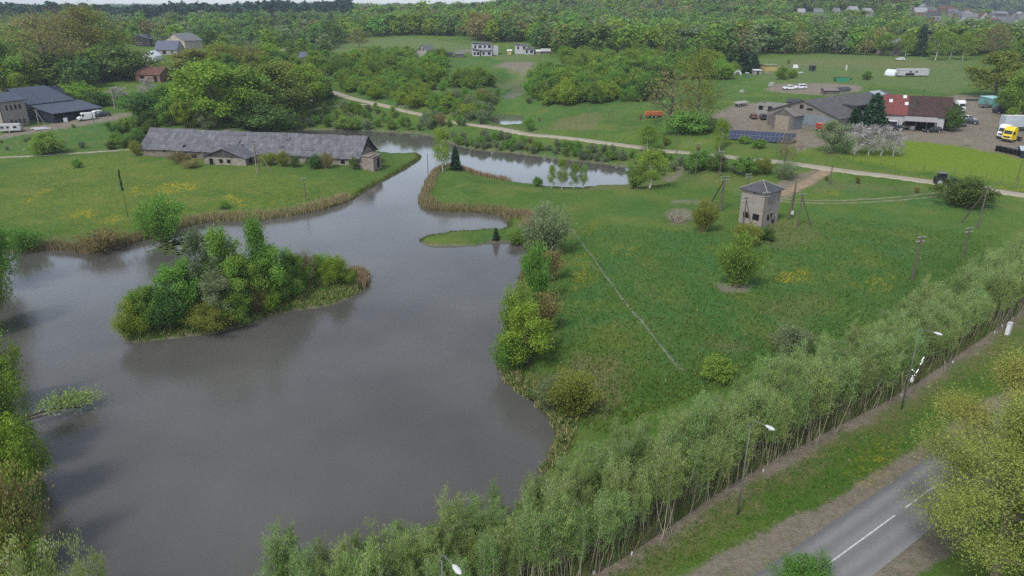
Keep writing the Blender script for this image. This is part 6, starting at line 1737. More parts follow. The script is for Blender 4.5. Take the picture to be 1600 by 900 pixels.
# ---- reeds and grass (nobody could count them)
def blades(name, label, P, h, w, mats, mix=None, lean=.25):
    """thin upright blades at ground points P (n,3)"""
    n = len(P)
    az = rng.uniform(0, 6.28, n); hh = h * rng.uniform(.55, 1.25, n); ww = w * rng.uniform(.6, 1.3, n)
    d = np.stack([np.cos(az), np.sin(az), np.zeros(n)], -1)
    L = rng.normal(0, lean, (n, 2)) * hh[:, None]
    top = P + np.concatenate([L, hh[:, None]], 1)
    mid = P + np.concatenate([L * .35, hh[:, None] * .6], 1)
    VV = np.stack([P - d * ww[:, None] / 2, P + d * ww[:, None] / 2, mid + d * ww[:, None] * .4, top, mid - d * ww[:, None] * .4], 1).reshape(-1, 3)
    mi = rng.choice(len(mats), n, p=mix) if mix else None
    o = bpy.data.objects.new(name, np_mesh(name, VV, np.arange(len(VV)).reshape(-1, 5), [LEAF[m] for m in mats], mi))
    return tag(link(o), label, 'reeds' if 'reed' in name else 'grass', None, 'stuff')
def shore_points(pxs, n, width, side_in=.4):
    """points scattered along a stretch of the waterline"""
    ln = smooth(on_plane([p[0] for p in pxs], [p[1] for p in pxs], 0.0), False, 6)
    sg = np.linalg.norm(np.diff(ln, axis=0), axis=1); cm = np.r_[0, np.cumsum(sg)]
    s = rng.uniform(0, cm[-1], n)
    p = np.stack([np.interp(s, cm, ln[:, 0]), np.interp(s, cm, ln[:, 1])], -1)
    p += rng.normal(0, 1, (n, 2)) * .25
    r = rng.uniform(0, 6.28, n); q = rng.uniform(0, 1, n) ** .7 * width * (1 + .35 * vnoise(s / 3, s * 0, 5))
    p = p + np.stack([np.cos(r), np.sin(r)], -1) * q[:, None]
    sd = np.maximum(poly_sdf(p, POND, 30), np.where(poly_sdf(p, POND, 30) < 0, -poly_sdf(p, ISLE, 30), -99))
    p = p[sd > -side_in]
    z = np.array([max(ground(*a), 0) for a in p])
    return np.column_stack([p, z - .03])
REEDS = [([(230, 374), (262, 364), (300, 352), (345, 345), (400, 345), (445, 339), (500, 328), (548, 312)], 16000, 2.3, 'brown reed belt along the left meadow shore'),
         ([(25, 395), (90, 390), (142, 396), (168, 392), (215, 378), (235, 372)], 7000, 1.6, 'thin brown reeds at the far left pond corner'),
         ([(690, 263), (676, 274), (662, 298), (659, 318), (680, 329), (720, 331), (762, 333), (786, 337), (800, 345)], 13000, 2.2, 'brown reed belt round the grassy point'),
         ([(700, 263), (722, 267), (752, 277), (795, 285)], 3500, 1.3, 'thin reeds along the near shore of the back pond'),
         ([(552, 424), (566, 428), (573, 440), (568, 450)], 2400, 1.6, 'reddish reeds at the right tip of the island'),
         ([(808, 340), (830, 350), (825, 362)], 2600, 2.2, 'reddish brown reeds at the head of the inlet')]
for pxs, n, wd, lab in REEDS:
    blades('reed_bed', lab, shore_points(pxs, n, wd), 1.25, .055, ['reed', 'straw', 'sedge'], [.68, .2, .12], .10)
blades('bank_sedge', 'bleached grass and sedge along the pond edge', shore_points([p for p in POND_PX if 740 < p[0] < 882 and 384 < p[1] < 760], 20000, 1.7), .65, .07, ['straw', 'sedge', 'reed', 'dark'], [.25, .4, .2, .15], .45)
blades('bank_sedge', 'green sedge along the barn shore and the grass spit', np.concatenate([shore_points(POND_PX[14:22], 5000, .7), shore_points(POND_PX[43:60], 8000, .8)]), .45, .07, ['sedge', 'blade', 'straw'], [.5, .35, .15], .45)
isl = rng.uniform(ISLE.min(0), ISLE.max(0), (26000, 2)); isl = isl[poly_sdf(isl, ISLE, 9) < -.05][:14000]
blades('island_grass', 'bleached and green grass over the island', np.column_stack([isl, [max(ground(*a), 0) - .03 for a in isl]]), .55, .08, ['straw', 'sedge', 'blade'], [.45, .35, .2], .5)
# coarse grass blades on the nearer meadow and verge
def grass_field(pxs, n, h, w, mats, mix, name, label, avoid=.35):
    c = np.array(pxs, float); q = rng.uniform(c.min(0), c.max(0), (n * 3, 2)); q = q[poly_sdf(q, c, 5) < 0][:n]
    W = at_many(q[:, 0], q[:, 1])
    e = np.array([cov['earth'][np.argmin(np.abs(ROW_Y - y)) * nc + np.argmin(np.abs(COL_T - x / y))] for x, y, z in W])
    W = W[(e < avoid) & (W[:, 2] > .25)]
    W[:, 2] -= .02
    return blades(name, label, W, h, w, mats, mix, .5)
grass_field([(840, 640), (800, 590), (850, 470), (880, 350), (1100, 360), (1330, 340), (1560, 370), (1500, 460), (1300, 560), (1080, 620), (940, 680)], 26000, .30, .10, ['blade', 'sedge', 'straw'], [.72, .2, .08], 'meadow_grass', 'rough grass of the meadow behind the willow row')
grass_field([(880, 930), (1150, 770), (1420, 640), (1600, 510), (1620, 600), (1460, 690), (1330, 770), (1120, 880)], 16000, .22, .05, ['blade', 'sedge', 'straw'], [.74, .2, .06], 'verge_grass', 'grass and litter on the verge beside the asphalt', .75)
grass_field([(880, 930), (1150, 765), (1420, 640), (1600, 505), (1600, 525), (1420, 660), (1150, 785), (900, 930)], 5000, .16, .05, ['straw', 'reed'], [.6, .4], 'verge_litter', 'dead leaves and straw along the foot of the willows', 2)

# dead twigs and saplings crowding the foot of the willows
s_ = rng.uniform(0, cum[-1], 12000); o_ = rng.uniform(-.15, 1, 12000) ** 2 * np.sign(1.) * 5.0
q = np.stack([np.interp(s_, cum, hedge_line[:, 0]), np.interp(s_, cum, hedge_line[:, 1])], -1)
q2 = np.stack([np.interp(np.minimum(s_ + .5, cum[-1]), cum, hedge_line[:, 0]), np.interp(np.minimum(s_ + .5, cum[-1]), cum, hedge_line[:, 1])], -1) - q
q2 /= np.linalg.norm(q2, axis=1)[:, None] + 1e-6
q = q + np.stack([-q2[:, 1], q2[:, 0]], -1) * o_[:, None]
zq = np.array([ground(*a) for a in q]); k_ = zq > .15
blades('willow_undergrowth', 'tangle of brown twigs and seedlings under the willow row', np.column_stack([q, zq - .03])[k_], 2.1, .028, ['rust', 'reed', 'mid', 'dark'], [.3, .15, .3, .25], .16)

# rough weeds round each plant foot; the darker ring paints in contact shade
gm = bpy.data.objects['ground'].data
lush_shade, dry2 = cov['lush'].copy(), cov['dry'].copy()
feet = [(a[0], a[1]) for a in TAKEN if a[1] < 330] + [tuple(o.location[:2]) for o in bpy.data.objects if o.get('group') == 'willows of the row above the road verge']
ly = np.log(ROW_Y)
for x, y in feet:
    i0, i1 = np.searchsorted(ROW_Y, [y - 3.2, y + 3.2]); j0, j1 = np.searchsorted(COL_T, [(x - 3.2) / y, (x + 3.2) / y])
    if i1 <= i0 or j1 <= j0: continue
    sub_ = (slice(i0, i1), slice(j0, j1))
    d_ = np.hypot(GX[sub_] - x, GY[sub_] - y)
    L2 = lush_shade.reshape(nr, nc); L2[sub_] = np.maximum(L2[sub_], 1 - sstep(.8, 3.0, d_))
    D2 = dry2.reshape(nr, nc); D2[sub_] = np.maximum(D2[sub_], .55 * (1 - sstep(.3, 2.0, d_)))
gm.attributes['lush'].data.foreach_set('value', lush_shade.astype(np.float32)); gm.attributes['dry'].data.foreach_set('value', dry2.astype(np.float32))
# ------------------------------------------------------------------ vehicles
def paint_m(name, col, rough=.35): return plain(name, col, rough, .06, 1.5, spec=.5)
P_WHITE, P_SILVER, P_BLACK, P_DKBLUE, P_YELLOW, P_ORANGE, P_RED = (paint_m('white_car_paint', (.60, .60, .60)), paint_m('silver_car_paint', (.36, .37, .38)), paint_m('black_car_paint', (.018, .019, .021)), paint_m('dark_blue_paint', (.022, .026, .045)), paint_m('yellow_lorry_paint', (.62, .46, .015)), plain('faded_orange_paint', (.42, .12, .05), .7, .2, 2), plain('red_machine_paint', (.36, .07, .05), .6, .2, 2))
M_TYRE = plain('tyre_rubber', (.022, .022, .022), .9, .15, 4); M_RIM = plain('wheel_rim', (.40, .41, .42), .4, .1, 4, metal=.5)
M_LAMP = plain('lamp_glass', (.55, .55, .52), .2, .05, 3); M_TAIL = plain('red_lamp_glass', (.35, .02, .02), .3, .05, 3)
M_RUST = plain('rusty_steel', (.12, .06, .035), .9, .35, 3)
def wheel(parent, x, y, r, w, rim=None):
    """y: centre of the wheel's width"""
    t = MB().ring_y((x, y, r), r * .58, r, w, 16).build('wheel', M_TYRE, parent, True)
    MB().disc_x((x, y, r), r * .6, w * .7, 12).build('rim', rim or M_RIM, t)
    return t
def put(name, label, cat, px, py, face_px=None, heading=None, group=None):
    """root at the ground point of a pixel; heading in degrees (0 = +X to the right, 90 = away)"""
    p = at(px, py)
    return thing(name, label, cat, (p[0], p[1], ground(p[0], p[1])), math.radians(heading or 0), group)
def car(px, py, heading, label, paint, L=4.5, H=1.5, W=1.78, kind='estate', name='parked_car'):
    """nose towards +x of its own frame"""
    r = put(name, label, 'pickup' if kind == 'pickup' else 'van' if kind == 'van' else 'car', px, py, None, heading)
    h0, hb, hr = .32, H * .60, H
    x0, x1 = -L / 2, L / 2
    if kind == 'estate': low = [(x0, h0), (x1, h0), (x1, hb * .78), (x1 - .25, hb * .88), (x1 - L * .23, hb), (x0 + .05, hb), (x0, hb * .8)]; cab = [(x1 - L * .25, hb), (x1 - L * .40, hr), (x0 + .42, hr), (x0 + .08, hb)]
    elif kind == 'suv': low = [(x0, h0), (x1, h0), (x1, hb * .85), (x1 - .15, hb * .95), (x1 - L * .24, hb), (x0, hb), (x0, hb * .8)]; cab = [(x1 - L * .26, hb), (x1 - L * .34, hr), (x0 + .2, hr), (x0 + .03, hb)]
    elif kind == 'van': low = [(x0, h0), (x1, h0), (x1, H * .36), (x1 - .25, H * .44), (x1 - L * .17, H * .52), (x0, H * .52)]; cab = [(x1 - L * .18, H * .52), (x1 - L * .27, H * .97), (x1 - L * .33, H), (x0 + .06, H), (x0, H * .52)]; hb = H * .52
    elif kind == 'pickup': low = [(x0, h0), (x1, h0), (x1, hb * .82), (x1 - .15, hb * .95), (x1 - L * .24, hb), (x0, hb), (x0, hb * .8)]; cab = [(x1 - L * .26, hb), (x1 - L * .36, hr), (x0 + L * .40, hr), (x0 + L * .34, hb)]
    elif kind == 'hatch': low = [(x0, h0), (x1, h0), (x1, hb * .78), (x1 - .2, hb * .9), (x1 - L * .24, hb), (x0 + .03, hb), (x0, hb * .8)]; cab = [(x1 - L * .25, hb), (x1 - L * .42, hr), (x0 + .55, hr), (x0 + .06, hb)]
    bd = MB().prism(low[::-1], 'y', -W / 2, W / 2)
    n0 = len(bd.v)
    bd.prism([(x, z + .002) for x, z in cab][::-1], 'y', -W / 2, W / 2)
    for i in range(n0, len(bd.v)):                                   # the cabin leans inwards
        x, y, z = bd.v[i]; k = 1 - .16 * (z - hb) / max(hr - hb, .1) if kind != 'van' else 1 - .06 * (z - hb) / (H - hb)
        bd.v[i] = (x, y * k, z)
    bd.build('body', paint, r, bevel=.05)
    # glass: side strips, windscreen, rear window
    zl, zh = hb + .06, hr - .12 if kind != 'van' else H * .86
    def xat(z, i, j): a, b = cab[i], cab[j]; t = (z - a[1]) / (b[1] - a[1]); return a[0] + (b[0] - a[0]) * t
    kk = lambda z: (1 - .16 * (z - hb) / max(hr - hb, .1)) if kind != 'van' else (1 - .06 * (z - hb) / (H - hb))
    fl, fh = xat(zl, 0, 1), xat(zh, 0, 1); bl, bh = xat(zl, len(cab) - 1, len(cab) - 2), xat(zh, len(cab) - 1, len(cab) - 2)
    if kind == 'van': bl = bh = x1 - L * .40
    for s in (-1, 1):
        y0, y1 = s * (W / 2 * kk(zl) + .012), s * (W / 2 * kk(zh) + .012)
        m = MB(); q = [(fl - .12, y0, zl), (fh - .10, y1, zh), (bh + .12, y1, zh), (bl + .12, y0, zl)]
        m.face(q if s > 0 else q[::-1]).build('side_window', M_GLASS, r)
    m = MB(); a, b = W / 2 * kk(zl) - .1, W / 2 * kk(zh) - .1
    m.face([(fl + .015, -a, zl), (fl + .015, a, zl), (fh + .015, b, zh), (fh + .015, -b, zh)]).build('windscreen', M_GLASS, r)
    if kind != 'van':
        m = MB(); m.face([(bl - .015, a, zl), (bl - .015, -a, zl), (bh - .015, -b, zh), (bh - .015, b, zh)]).build('rear_window', M_GLASS, r)
    if kind == 'pickup':
        MB().box(x0 + .12, x0 + L * .32, -W / 2 + .12, W / 2 - .12, hb - .02, hb + .015).build('load_bed', M_DARK, r)
    wr_ = .33 if H < 1.7 else .38
    for x in (x0 + L * .19, x1 - L * .18):
        for s in (-1, 1): wheel(r, x, s * (W / 2 - .06), wr_, .2)
    for s in (-1, 1):
        MB().cbox((x1 + .01, s * (W / 2 - .28), hb * .74), (.06, .34, .14)).build('headlight', M_LAMP, r)
        MB().cbox((x0 - .01, s * (W / 2 - .16), hb * .80), (.05, .2, .22)).build('tail_light', M_TAIL, r)
    MB().box(x1, x1 + .06, -W / 2 + .1, W / 2 - .1, h0 + .02, h0 + .2).box(x0 - .06, x0, -W / 2 + .1, W / 2 - .1, h0 + .02, h0 + .2).build('bumper', M_DKROOF, r)
    return r
car(1359, 209, 176, 'white estate car in front, nose left, before the tall dark spruce', P_WHITE, 4.7, 1.45)
car(1376, 203.5, 10, 'white off-road car parked behind the white estate car', P_WHITE, 4.4, 1.85, 1.8, 'suv')
car(1456, 206.5, 176, 'black estate car parked before the porch of the farm building', P_BLACK, 4.7, 1.45)
car(1509, 189, -60, 'silver pickup at the corner of the brown-roofed building', P_SILVER, 5.1, 1.75, 1.8, 'pickup')
car(1513, 193, -35, 'dark pickup with an open bed beside the silver one', P_DKBLUE, 5.0, 1.7, 1.8, 'pickup')
car(1499, 196.5, -80, 'small black car before the two pickups', P_BLACK, 3.9, 1.5, 1.7, 'hatch')
car(1234, 140, 185, 'white pickup parked on the dirt strip behind the workshop', P_WHITE, 5.2, 1.7, 1.8, 'pickup')
car(1250, 139, 190, 'white and dark off-road car right of the white pickup on the dirt strip', P_WHITE, 4.6, 1.8, 1.8, 'suv')
car(1192, 186, 80, 'dark blue car by the left corner of the workshop', P_DKBLUE, 4.4, 1.6, 1.8, 'suv')
car(1177, 185, 85, 'rusty stripped car left of the dark blue one', M_RUST, 4.2, 1.45, 1.7, 'hatch')
car(135, 187.5, 225, 'white delivery van before the blue-roofed barn', P_WHITE, 5.2, 2.4, 2.0, 'van', 'delivery_van')
car(151, 181.5, 250, 'small white van half hidden between the delivery van and the dark car', P_WHITE, 4.0, 1.85, 1.75, 'van', 'small_van')
car(161, 181.8, 212, 'dark estate car behind the white vans by the blue barn', P_BLACK, 4.7, 1.5)
car(1406, 94, 175, 'small white car on the field before the old grey-roofed farmhouse', P_WHITE, 4.2, 1.45)
car(468, 60, 5, 'pale car on the lane by the far houses', P_SILVER, 4.5, 1.5)

def tractor(px, py, heading, label, hood, roof, name='tractor', lift=True):
    r = put(name, label, 'tractor', px, py, None, heading)
    MB().box(.15, 2.0, -.42, .42, .85, 1.62).prism([(2.0, .9), (2.25, 1.0), (2.2, 1.5), (2.0, 1.61)], 'y', -.4, .4).build('bonnet', hood, r, bevel=.06)
    MB().box(-1.5, 1.9, -.32, .32, .55, .95).build('chassis', M_DKROOF, r)
    cb = MB()
    for x, y in ((-1.35, -.72), (-1.35, .72), (.12, -.66), (.12, .66)): cb.box(x - .05, x + .05, y - .05, y + .05, .96, 2.62)
    cb.box(-1.4, .17, -.78, .78, .96, 1.25)
    cb.build('cab_frame', hood, r)
    MB().box(-1.32, .09, -.70, .70, 1.27, 2.58).build('cab_glass', M_GLASS, r)
    MB().box(-1.6, .35, -.88, .88, 2.63, 2.83).build('cab_roof', roof, r, bevel=.08)
    MB().tube([(1.2, .3, 1.62), (1.2, .3, 2.6)], .05, 6).build('exhaust', M_DKROOF, r)
    for s in (-1, 1):
        wheel(r, -1.05, s * .95, .88, .52); wheel(r, 1.6, s * .86, .58, .38)
        MB().prism([(-1.95, 1.45), (-1.6, 1.86), (-.5, 1.86), (-.2, 1.5), (-.2, 1.42), (-.55, 1.78), (-1.55, 1.78), (-1.88, 1.42)], 'y', s * .95 - .25, s * .95 + .25).build('mudguard', hood, r)
        MB().cbox((2.24, s * .22, 1.3), (.05, .16, .14)).build('headlight', M_LAMP, r)
    if lift:
        a = MB()
        for s in (-1, 1): a.tube([(.4, s * .55, 1.3), (1.6, s * .55, 1.75), (2.9, s * .55, 1.2)], .07, 5)
        a.box(2.8, 3.1, -.9, .9, 1.0, 1.2); a.build('front_loader', M_DKROOF, r)
    return r
tractor(1474, 290, -18, 'dark tractor with a pale cab roof driving on the gravel road', P_BLACK, M_GRROOF)
tractor(1395, 204.5, -8, 'dark tractor with a white cab roof parked before the red roof', P_DKBLUE, M_TRIM, lift=False)
# red trailer spreader beside it, red machine by the workshop door, orange trailer by the half-bare tree
def trailer(px, py, heading, label, paint, L=5.0, W=2.2, zb=1.0, h=1.3, name='farm_trailer', flare=.25):
    r = put(name, label, 'trailer', px, py, None, heading)
    m = MB(); x0, x1 = -L / 2, L / 2
    m.prism([(-W / 2 + flare, zb), (W / 2 - flare, zb), (W / 2, zb + h), (W / 2 - .06, zb + h), (W / 2 - flare - .05, zb + .1), (-W / 2 + flare + .05, zb + .1), (-W / 2 + .06, zb + h), (-W / 2, zb + h)], 'x', x0, x1)
    m.build('side_boards', paint, r)
    e = MB()
    for x in (x0, x1): e.prism([(-W / 2 + flare, zb), (W / 2 - flare, zb), (W / 2 - .03, zb + h - .05), (-W / 2 + .03, zb + h - .05)], 'x', x + .005, x + .06)
    e.build('end_boards', paint, r)
    MB().box(x0, x1, -.4, .4, zb - .3, zb - .01).tube([(x1, 0, zb - .15), (x1 + 1.6, 0, .6)], .06, 5).build('chassis', M_DKROOF, r)
    for x in (-.7, .55):
        for s in (-1, 1): wheel(r, x, s * (W / 2 - .35), .48, .3)
    return r
trailer(1357, 198.5, 0, 'rusty red farm trailer between the spruce and the tractor', P_RED, 5.0)
trailer(1021, 184, 3, 'orange farm trailer on the grass beside the half-bare tree', P_ORANGE, 5.6, 2.3, .8, 1.2)
r = put('red_hopper', 'red hopper machine standing before the workshop door', 'machine', 1281, 206, None, 30)
MB().prism([(-.5, .9), (.5, .9), (1.1, 2.3), (-1.1, 2.3)], 'y', -1.0, 1.0).build('hopper', P_RED, r)
MB().box(-.6, .6, -.6, .6, .35, .88).tube([(.6, 0, .5), (1.8, 0, .4)], .06, 5).build('frame', M_RUST, r)
MB().face([(-1.0, -1.0, 2.32), (1.0, -1.0, 2.32), (1.0, 1.0, 2.32), (-1.0, 1.0, 2.32)]).build('lid', plain('pale_red_lid', (.5, .14, .12), .6, .1, 2), r)
for s in (-1, 1): wheel(r, 0, s * .85, .42, .22)
# lorry tractor units and the box trailer
def cab_unit(px, py, heading, label, paint, name='lorry', chassis=True):
    r = put(name, label, 'lorry', px, py, None, heading)
    bd = MB().prism([(-.9, .55), (1.3, .55), (1.36, 1.5), (1.22, 2.0), (1.0, 3.0), (.55, 3.75), (-.3, 3.8), (-.9, 3.3)][::-1], 'y', -1.22, 1.22)
    bd.build('cab', paint, r, bevel=.08)
    MB().face([(1.265, -1.05, 2.0), (1.265, 1.05, 2.0), (1.05, 1.0, 2.85), (1.05, -1.0, 2.85)]).build('windscreen', M_GLASS, r)
    for s in (-1, 1):
        q = [(.95, s * 1.235, 1.85), (.85, s * 1.235, 2.65), (.1, s * 1.235, 2.65), (.05, s * 1.235, 1.85)]
        MB().face(q if s > 0 else q[::-1]).build('side_window', M_GLASS, r)
        MB().cbox((1.15, s * 1.38, 2.3), (.12, .2, .6)).build('mirror', M_DKROOF, r)
        MB().cbox((1.36, s * .9, .95), (.06, .4, .2)).build('headlight', M_LAMP, r)
        wheel(r, .55, s * 1.05, .5, .3)
    MB().box(1.31, 1.42, -1.15, 1.15, .35, .75).build('bumper', M_DKROOF, r)
    MB().box(1.372, 1.385, -.9, .9, 1.1, 1.5).build('grille', M_DKROOF, r)
    if chassis:
        MB().box(-4.4, -.9, -.42, .42, .6, .9).build('chassis', M_DKROOF, r)
        for x in (-3.0,):
            for s in (-1, 1): wheel(r, x, s * .95, .5, .5)
        MB().cbox((-2.8, 0, 1.02), (1.0, .9, .18)).build('fifth_wheel', M_DKROOF, r)
    return r
cab_unit(1576, 221, 205, 'yellow lorry tractor unit at the right edge of the farm yard', P_YELLOW)
cab_unit(1568, 217, 205, 'white lorry tractor unit just behind the yellow one', P_WHITE)
cab_unit(1497, 176, 280, 'white lorry behind the brown-roofed building', P_WHITE)
p = at(1567, 205); r = thing('box_trailer', 'long pale box trailer parked behind the lorries', 'trailer', (p[0], p[1], ground(*p[:2])), math.radians(-3))
MB().box(0, 13, 0, 2.5, 1.15, 4.0).build('box', plain('pale_grey_tarpaulin', (.36, .40, .44), .6, .1, .8), r)
MB().box(-.02, 13.05, -.03, 2.53, 4.0, 4.1).build('roof_rail', M_TRIM, r)
MB().box(.2, 12.8, .7, 1.8, .8, 1.14).build('chassis', M_DKROOF, r)
for x in (1.4, 2.7, 4.0):
    for y in (.25, 2.25): wheel(r, x, y, .5, .35)
for y in (.5, 2.0): MB().box(9.5, 9.65, y - .06, y + .06, 0, .8).build('leg', M_DKROOF, r)
# caravan, static trailer, small tents, skip, containers
r = put('caravan', 'white touring caravan parked before the brick office', 'caravan', 18, 206.5, None, 18)
MB().prism([(-3.0, .55), (3.0, .55), (3.15, 1.3), (2.85, 2.4), (2.4, 2.62), (-2.5, 2.62), (-3.0, 2.3)][::-1], 'y', -1.15, 1.15).build('body', M_WHITE, r, bevel=.1)
for x, w_ in ((-1.9, .9), (-.4, .7), (1.5, 1.0)):
    m = MB(); m.box(x - w_ / 2, x + w_ / 2, -1.18, -1.151, 1.35, 1.95).build('window', M_GLASS, r)
MB().box(.4, 1.0, -1.17, -1.151, .65, 2.3).build('door', M_TRIM, r)
for s in (-1, 1): wheel(r, -.2, s * 1.0, .36, .22)
MB().tube([(3.1, 0, .6), (4.3, 0, .5)], .06, 5).build('tow_bar', M_METAL, r)
p = at(1404, 120); r = thing('static_trailer', 'long white site trailer in the field behind the farm', 'trailer', (p[0], p[1], ground(*p[:2])), math.radians(2))
MB().box(0, 12.8, 0, 2.8, .5, 2.9).build('body', M_WHITE, r); MB().box(-.15, 12.95, -.15, 2.95, 2.9, 3.08).build('roof', M_TRIM, r)
MB().box(2.8, 6.6, -.03, -.002, .6, 1.5).build('awning_shade', M_DARK, r)  # flat dark panel painted as the shade under an awning
for x in (4.8, 7.4): MB().box(x - .5, x + .5, -.03, -.002, 1.7, 2.3).build('window', M_GLASS, r)
for x in (2, 10.5):
    for y in (.3, 2.5): wheel(r, x, y, .4, .25)
def tunnel(px, py, heading, label, w_, l_, h_, mat=None, name='tunnel_tent'):
    r = put(name, label, 'tent', px, py, None, heading)
    pts = [(w_ / 2 * math.cos(a), h_ * math.sin(a)) for a in np.linspace(0, math.pi, 12)]
    MB().prism(pts, 'y', 0, l_).build('cover', mat or M_FILM, r, False)
    MB().prism([(x * .55, z * .62) for x, z in pts], 'y', -.03, -.005).build('opening', M_GRROOF, r)
tunnel(1152.5, 116.5, 0, 'small white tunnel tent in the junk field', 3.6, 5, 2.0)
tunnel(1401, 119, 20, 'white domed tent left of the long site trailer', 3.4, 5, 2.6)
r = put('green_skip', 'green rubbish skip in the field behind the workshop', 'skip', 1316, 128, None, 0)
MB().prism([(-2.2, 0), (2.2, 0), (3.0, 1.6), (-3.0, 1.6)], 'y', 0, 2.2).build('tub', M_GREENP, r); MB().box(-2.85, 2.85, .12, 2.08, 1.601, 1.63).build('load', M_DARK, r)
p = at(1549, 168); r = thing('teal_container', 'teal container shed at the back of the farm yard', 'container', (p[0], p[1], ground(*p[:2])), math.radians(8))
MB().box(0, 5.0, 0, 6.0, 0, 2.7).build('body', M_TEAL, r); rr = MB(); rr.slab([(-.1, -.1, 2.75), (5.1, -.1, 2.75), (5.1, 6.1, 3.05), (-.1, 6.1, 3.05)], .08); rr.build('roof', plain('pale_teal', (.26, .42, .42), .7, .12, 1), r)
for k in range(8): MB().box(.2 + k * .6, .32 + k * .6, -.04, -.001, .1, 2.6).build('rib', M_TEAL, r)
r = put('flat_trailer', 'flatbed trailer with a tilted grey bed, left of the concrete shell', 'trailer', 1158, 166, None, 20)
m = MB(); m.slab([(-2.4, -1.1, 1.0), (2.4, -1.1, 1.4), (2.4, 1.6, 1.7), (-2.4, 1.6, 1.3)], .15); m.build('bed', M_CONC, r)
for x in (-1, 1):
    for y in (-.8, 1.2): wheel(r, x, y, .42, .25)
r = put('low_trailer', 'small empty low trailer beside the teal container', 'trailer', 1539, 168, None, 10)
MB().box(-2, 2, -.9, .9, .55, .7).box(-2, 2, -.9, -.85, .7, 1.05).box(-2, 2, .85, .9, .7, 1.05).build('bed', M_GRROOF, r)
for s in (-1, 1): wheel(r, 0, s * .98, .35, .2)
r = put('scrap_beams', 'dark steel beams lying at the back of the yard', 'scrap', 1526, 158, None, 0)
for k in range(4): MB().box(-3.2 + k * .3, 3.0 + k * .3, k * .7, k * .7 + .35, 0, .35 + .1 * (k % 2)).build('beam', M_DKROOF, r)
r = put('dark_machine', 'dark round-topped machine at the right yard edge', 'machine', 1566, 178, None, 0)
MB().prism([(-2, .4), (2, .4), (2.2, 1.4), (1.2, 2.2), (-1.3, 2.2), (-2.2, 1.3)], 'y', 0, 2).build('body', M_DKROOF, r)
for s in (0, 2): wheel(r, -1.2, s, .45, .25); wheel(r, 1.2, s, .45, .25)
# black drums in a row by the crop, and the dark shed beside them
for k in range(5):
    p = at(1559 + k * 7.6, 236 + k * 1.7)
    d_ = thing('black_drum', ['black drum standing nearest to the yellow lorry in the drum row', 'second black drum from the yellow lorry', 'middle black drum of the row by the crop', 'fourth black drum of the row, next to the last', 'last black drum, next to the dark blue shed'][k], 'drum', (p[0], p[1], ground(*p[:2])), .3 * k, 'black drums beside the crop')
    pts = [(.62 * math.cos(a), .62 * math.sin(a)) for a in np.linspace(0, 2 * math.pi, 14, endpoint=False)]
    MB().prism(pts, 'z', 0, 1.25).build('barrel', M_DARK, d_); MB().prism([(x * 1.04, y * 1.04) for x, y in pts], 'z', 1.251, 1.32).build('lid', M_DKROOF, d_)
    MB().box(.66, .86, -.12, .12, 0, 1.1).build('pipe', M_TRIM, d_)
house('dark_shed', 'dark blue shed with a pale roof at the right edge by the crop', 'shed', at(1594, 247), at(1640, 252), 4, 1.9, 2.5, M_NAVY, plain('pale_blue_roof', (.30, .34, .38), .7, .1, 1))
# solar panels: a row of tilted modules on posts
A, B = at(1133, 219), at(1236, 226)
zz = [z_for(A[1] + .5, 217) , z_for(B[1] + .5, 225)]
A_, rz, L = frame(A, B)
rt = thing('solar_array', 'row of dark blue solar panels tilted towards the gravel road', 'solar panels', (A_[0], A_[1], ground(*A_)), rz)
M_PV = paneled('solar_cells', (.020, .024, .050), (.026, .030, .060), 1.05, 1.7, .25, axis='xy', mortar=.025, noise=.12, gap=(.16, .17, .20), spec=.5)
dz = ground(*B[:2]) - ground(*A_)
n = 18
for k in range(n):
    x0, x1 = k * L / n + .02, (k + 1) * L / n - .02
    z0, z1 = .5 + dz * x0 / L, .5 + dz * x1 / L
    m = MB(); m.slab([(x0, 0, z0), (x1, 0, z1), (x1, 3.3, z1 + 1.9), (x0, 3.3, z0 + 1.9)], .06); m.build('panel', M_PV, rt)
for k in range(0, n + 1, 3):
    x = k * L / n; z0 = dz * x / L
    MB().tube([(x, .5, z0 - .6), (x, .5, z0 + .6)], .05, 5).tube([(x, 2.8, z0 - .6), (x, 2.8, z0 + 1.95)], .05, 5).build('post', M_METAL, rt)
MB().prism([(0.2, -.5), (3.2, -.5), (3.2, 1.6), (.2, .3)], 'x', L + .0, L + .08).build('end_panel', M_DARK, rt)
# raised dirt strip wall behind the workshop, and low sheds along it
house('low_store', 'low brown-roofed store against the dirt strip behind the workshop', 'shed', at(1288, 148), at(1311, 147), 3, 1.3, 2.0, M_BOARD2, plain('brown_felt', (.14, .12, .115), .9, .15, 2))
house('low_store', 'short low store right of the brown-roofed one behind the workshop', 'shed', at(1312, 147), at(1328, 146), 3, 1.5, 2.1, M_CONC, M_DKROOF)
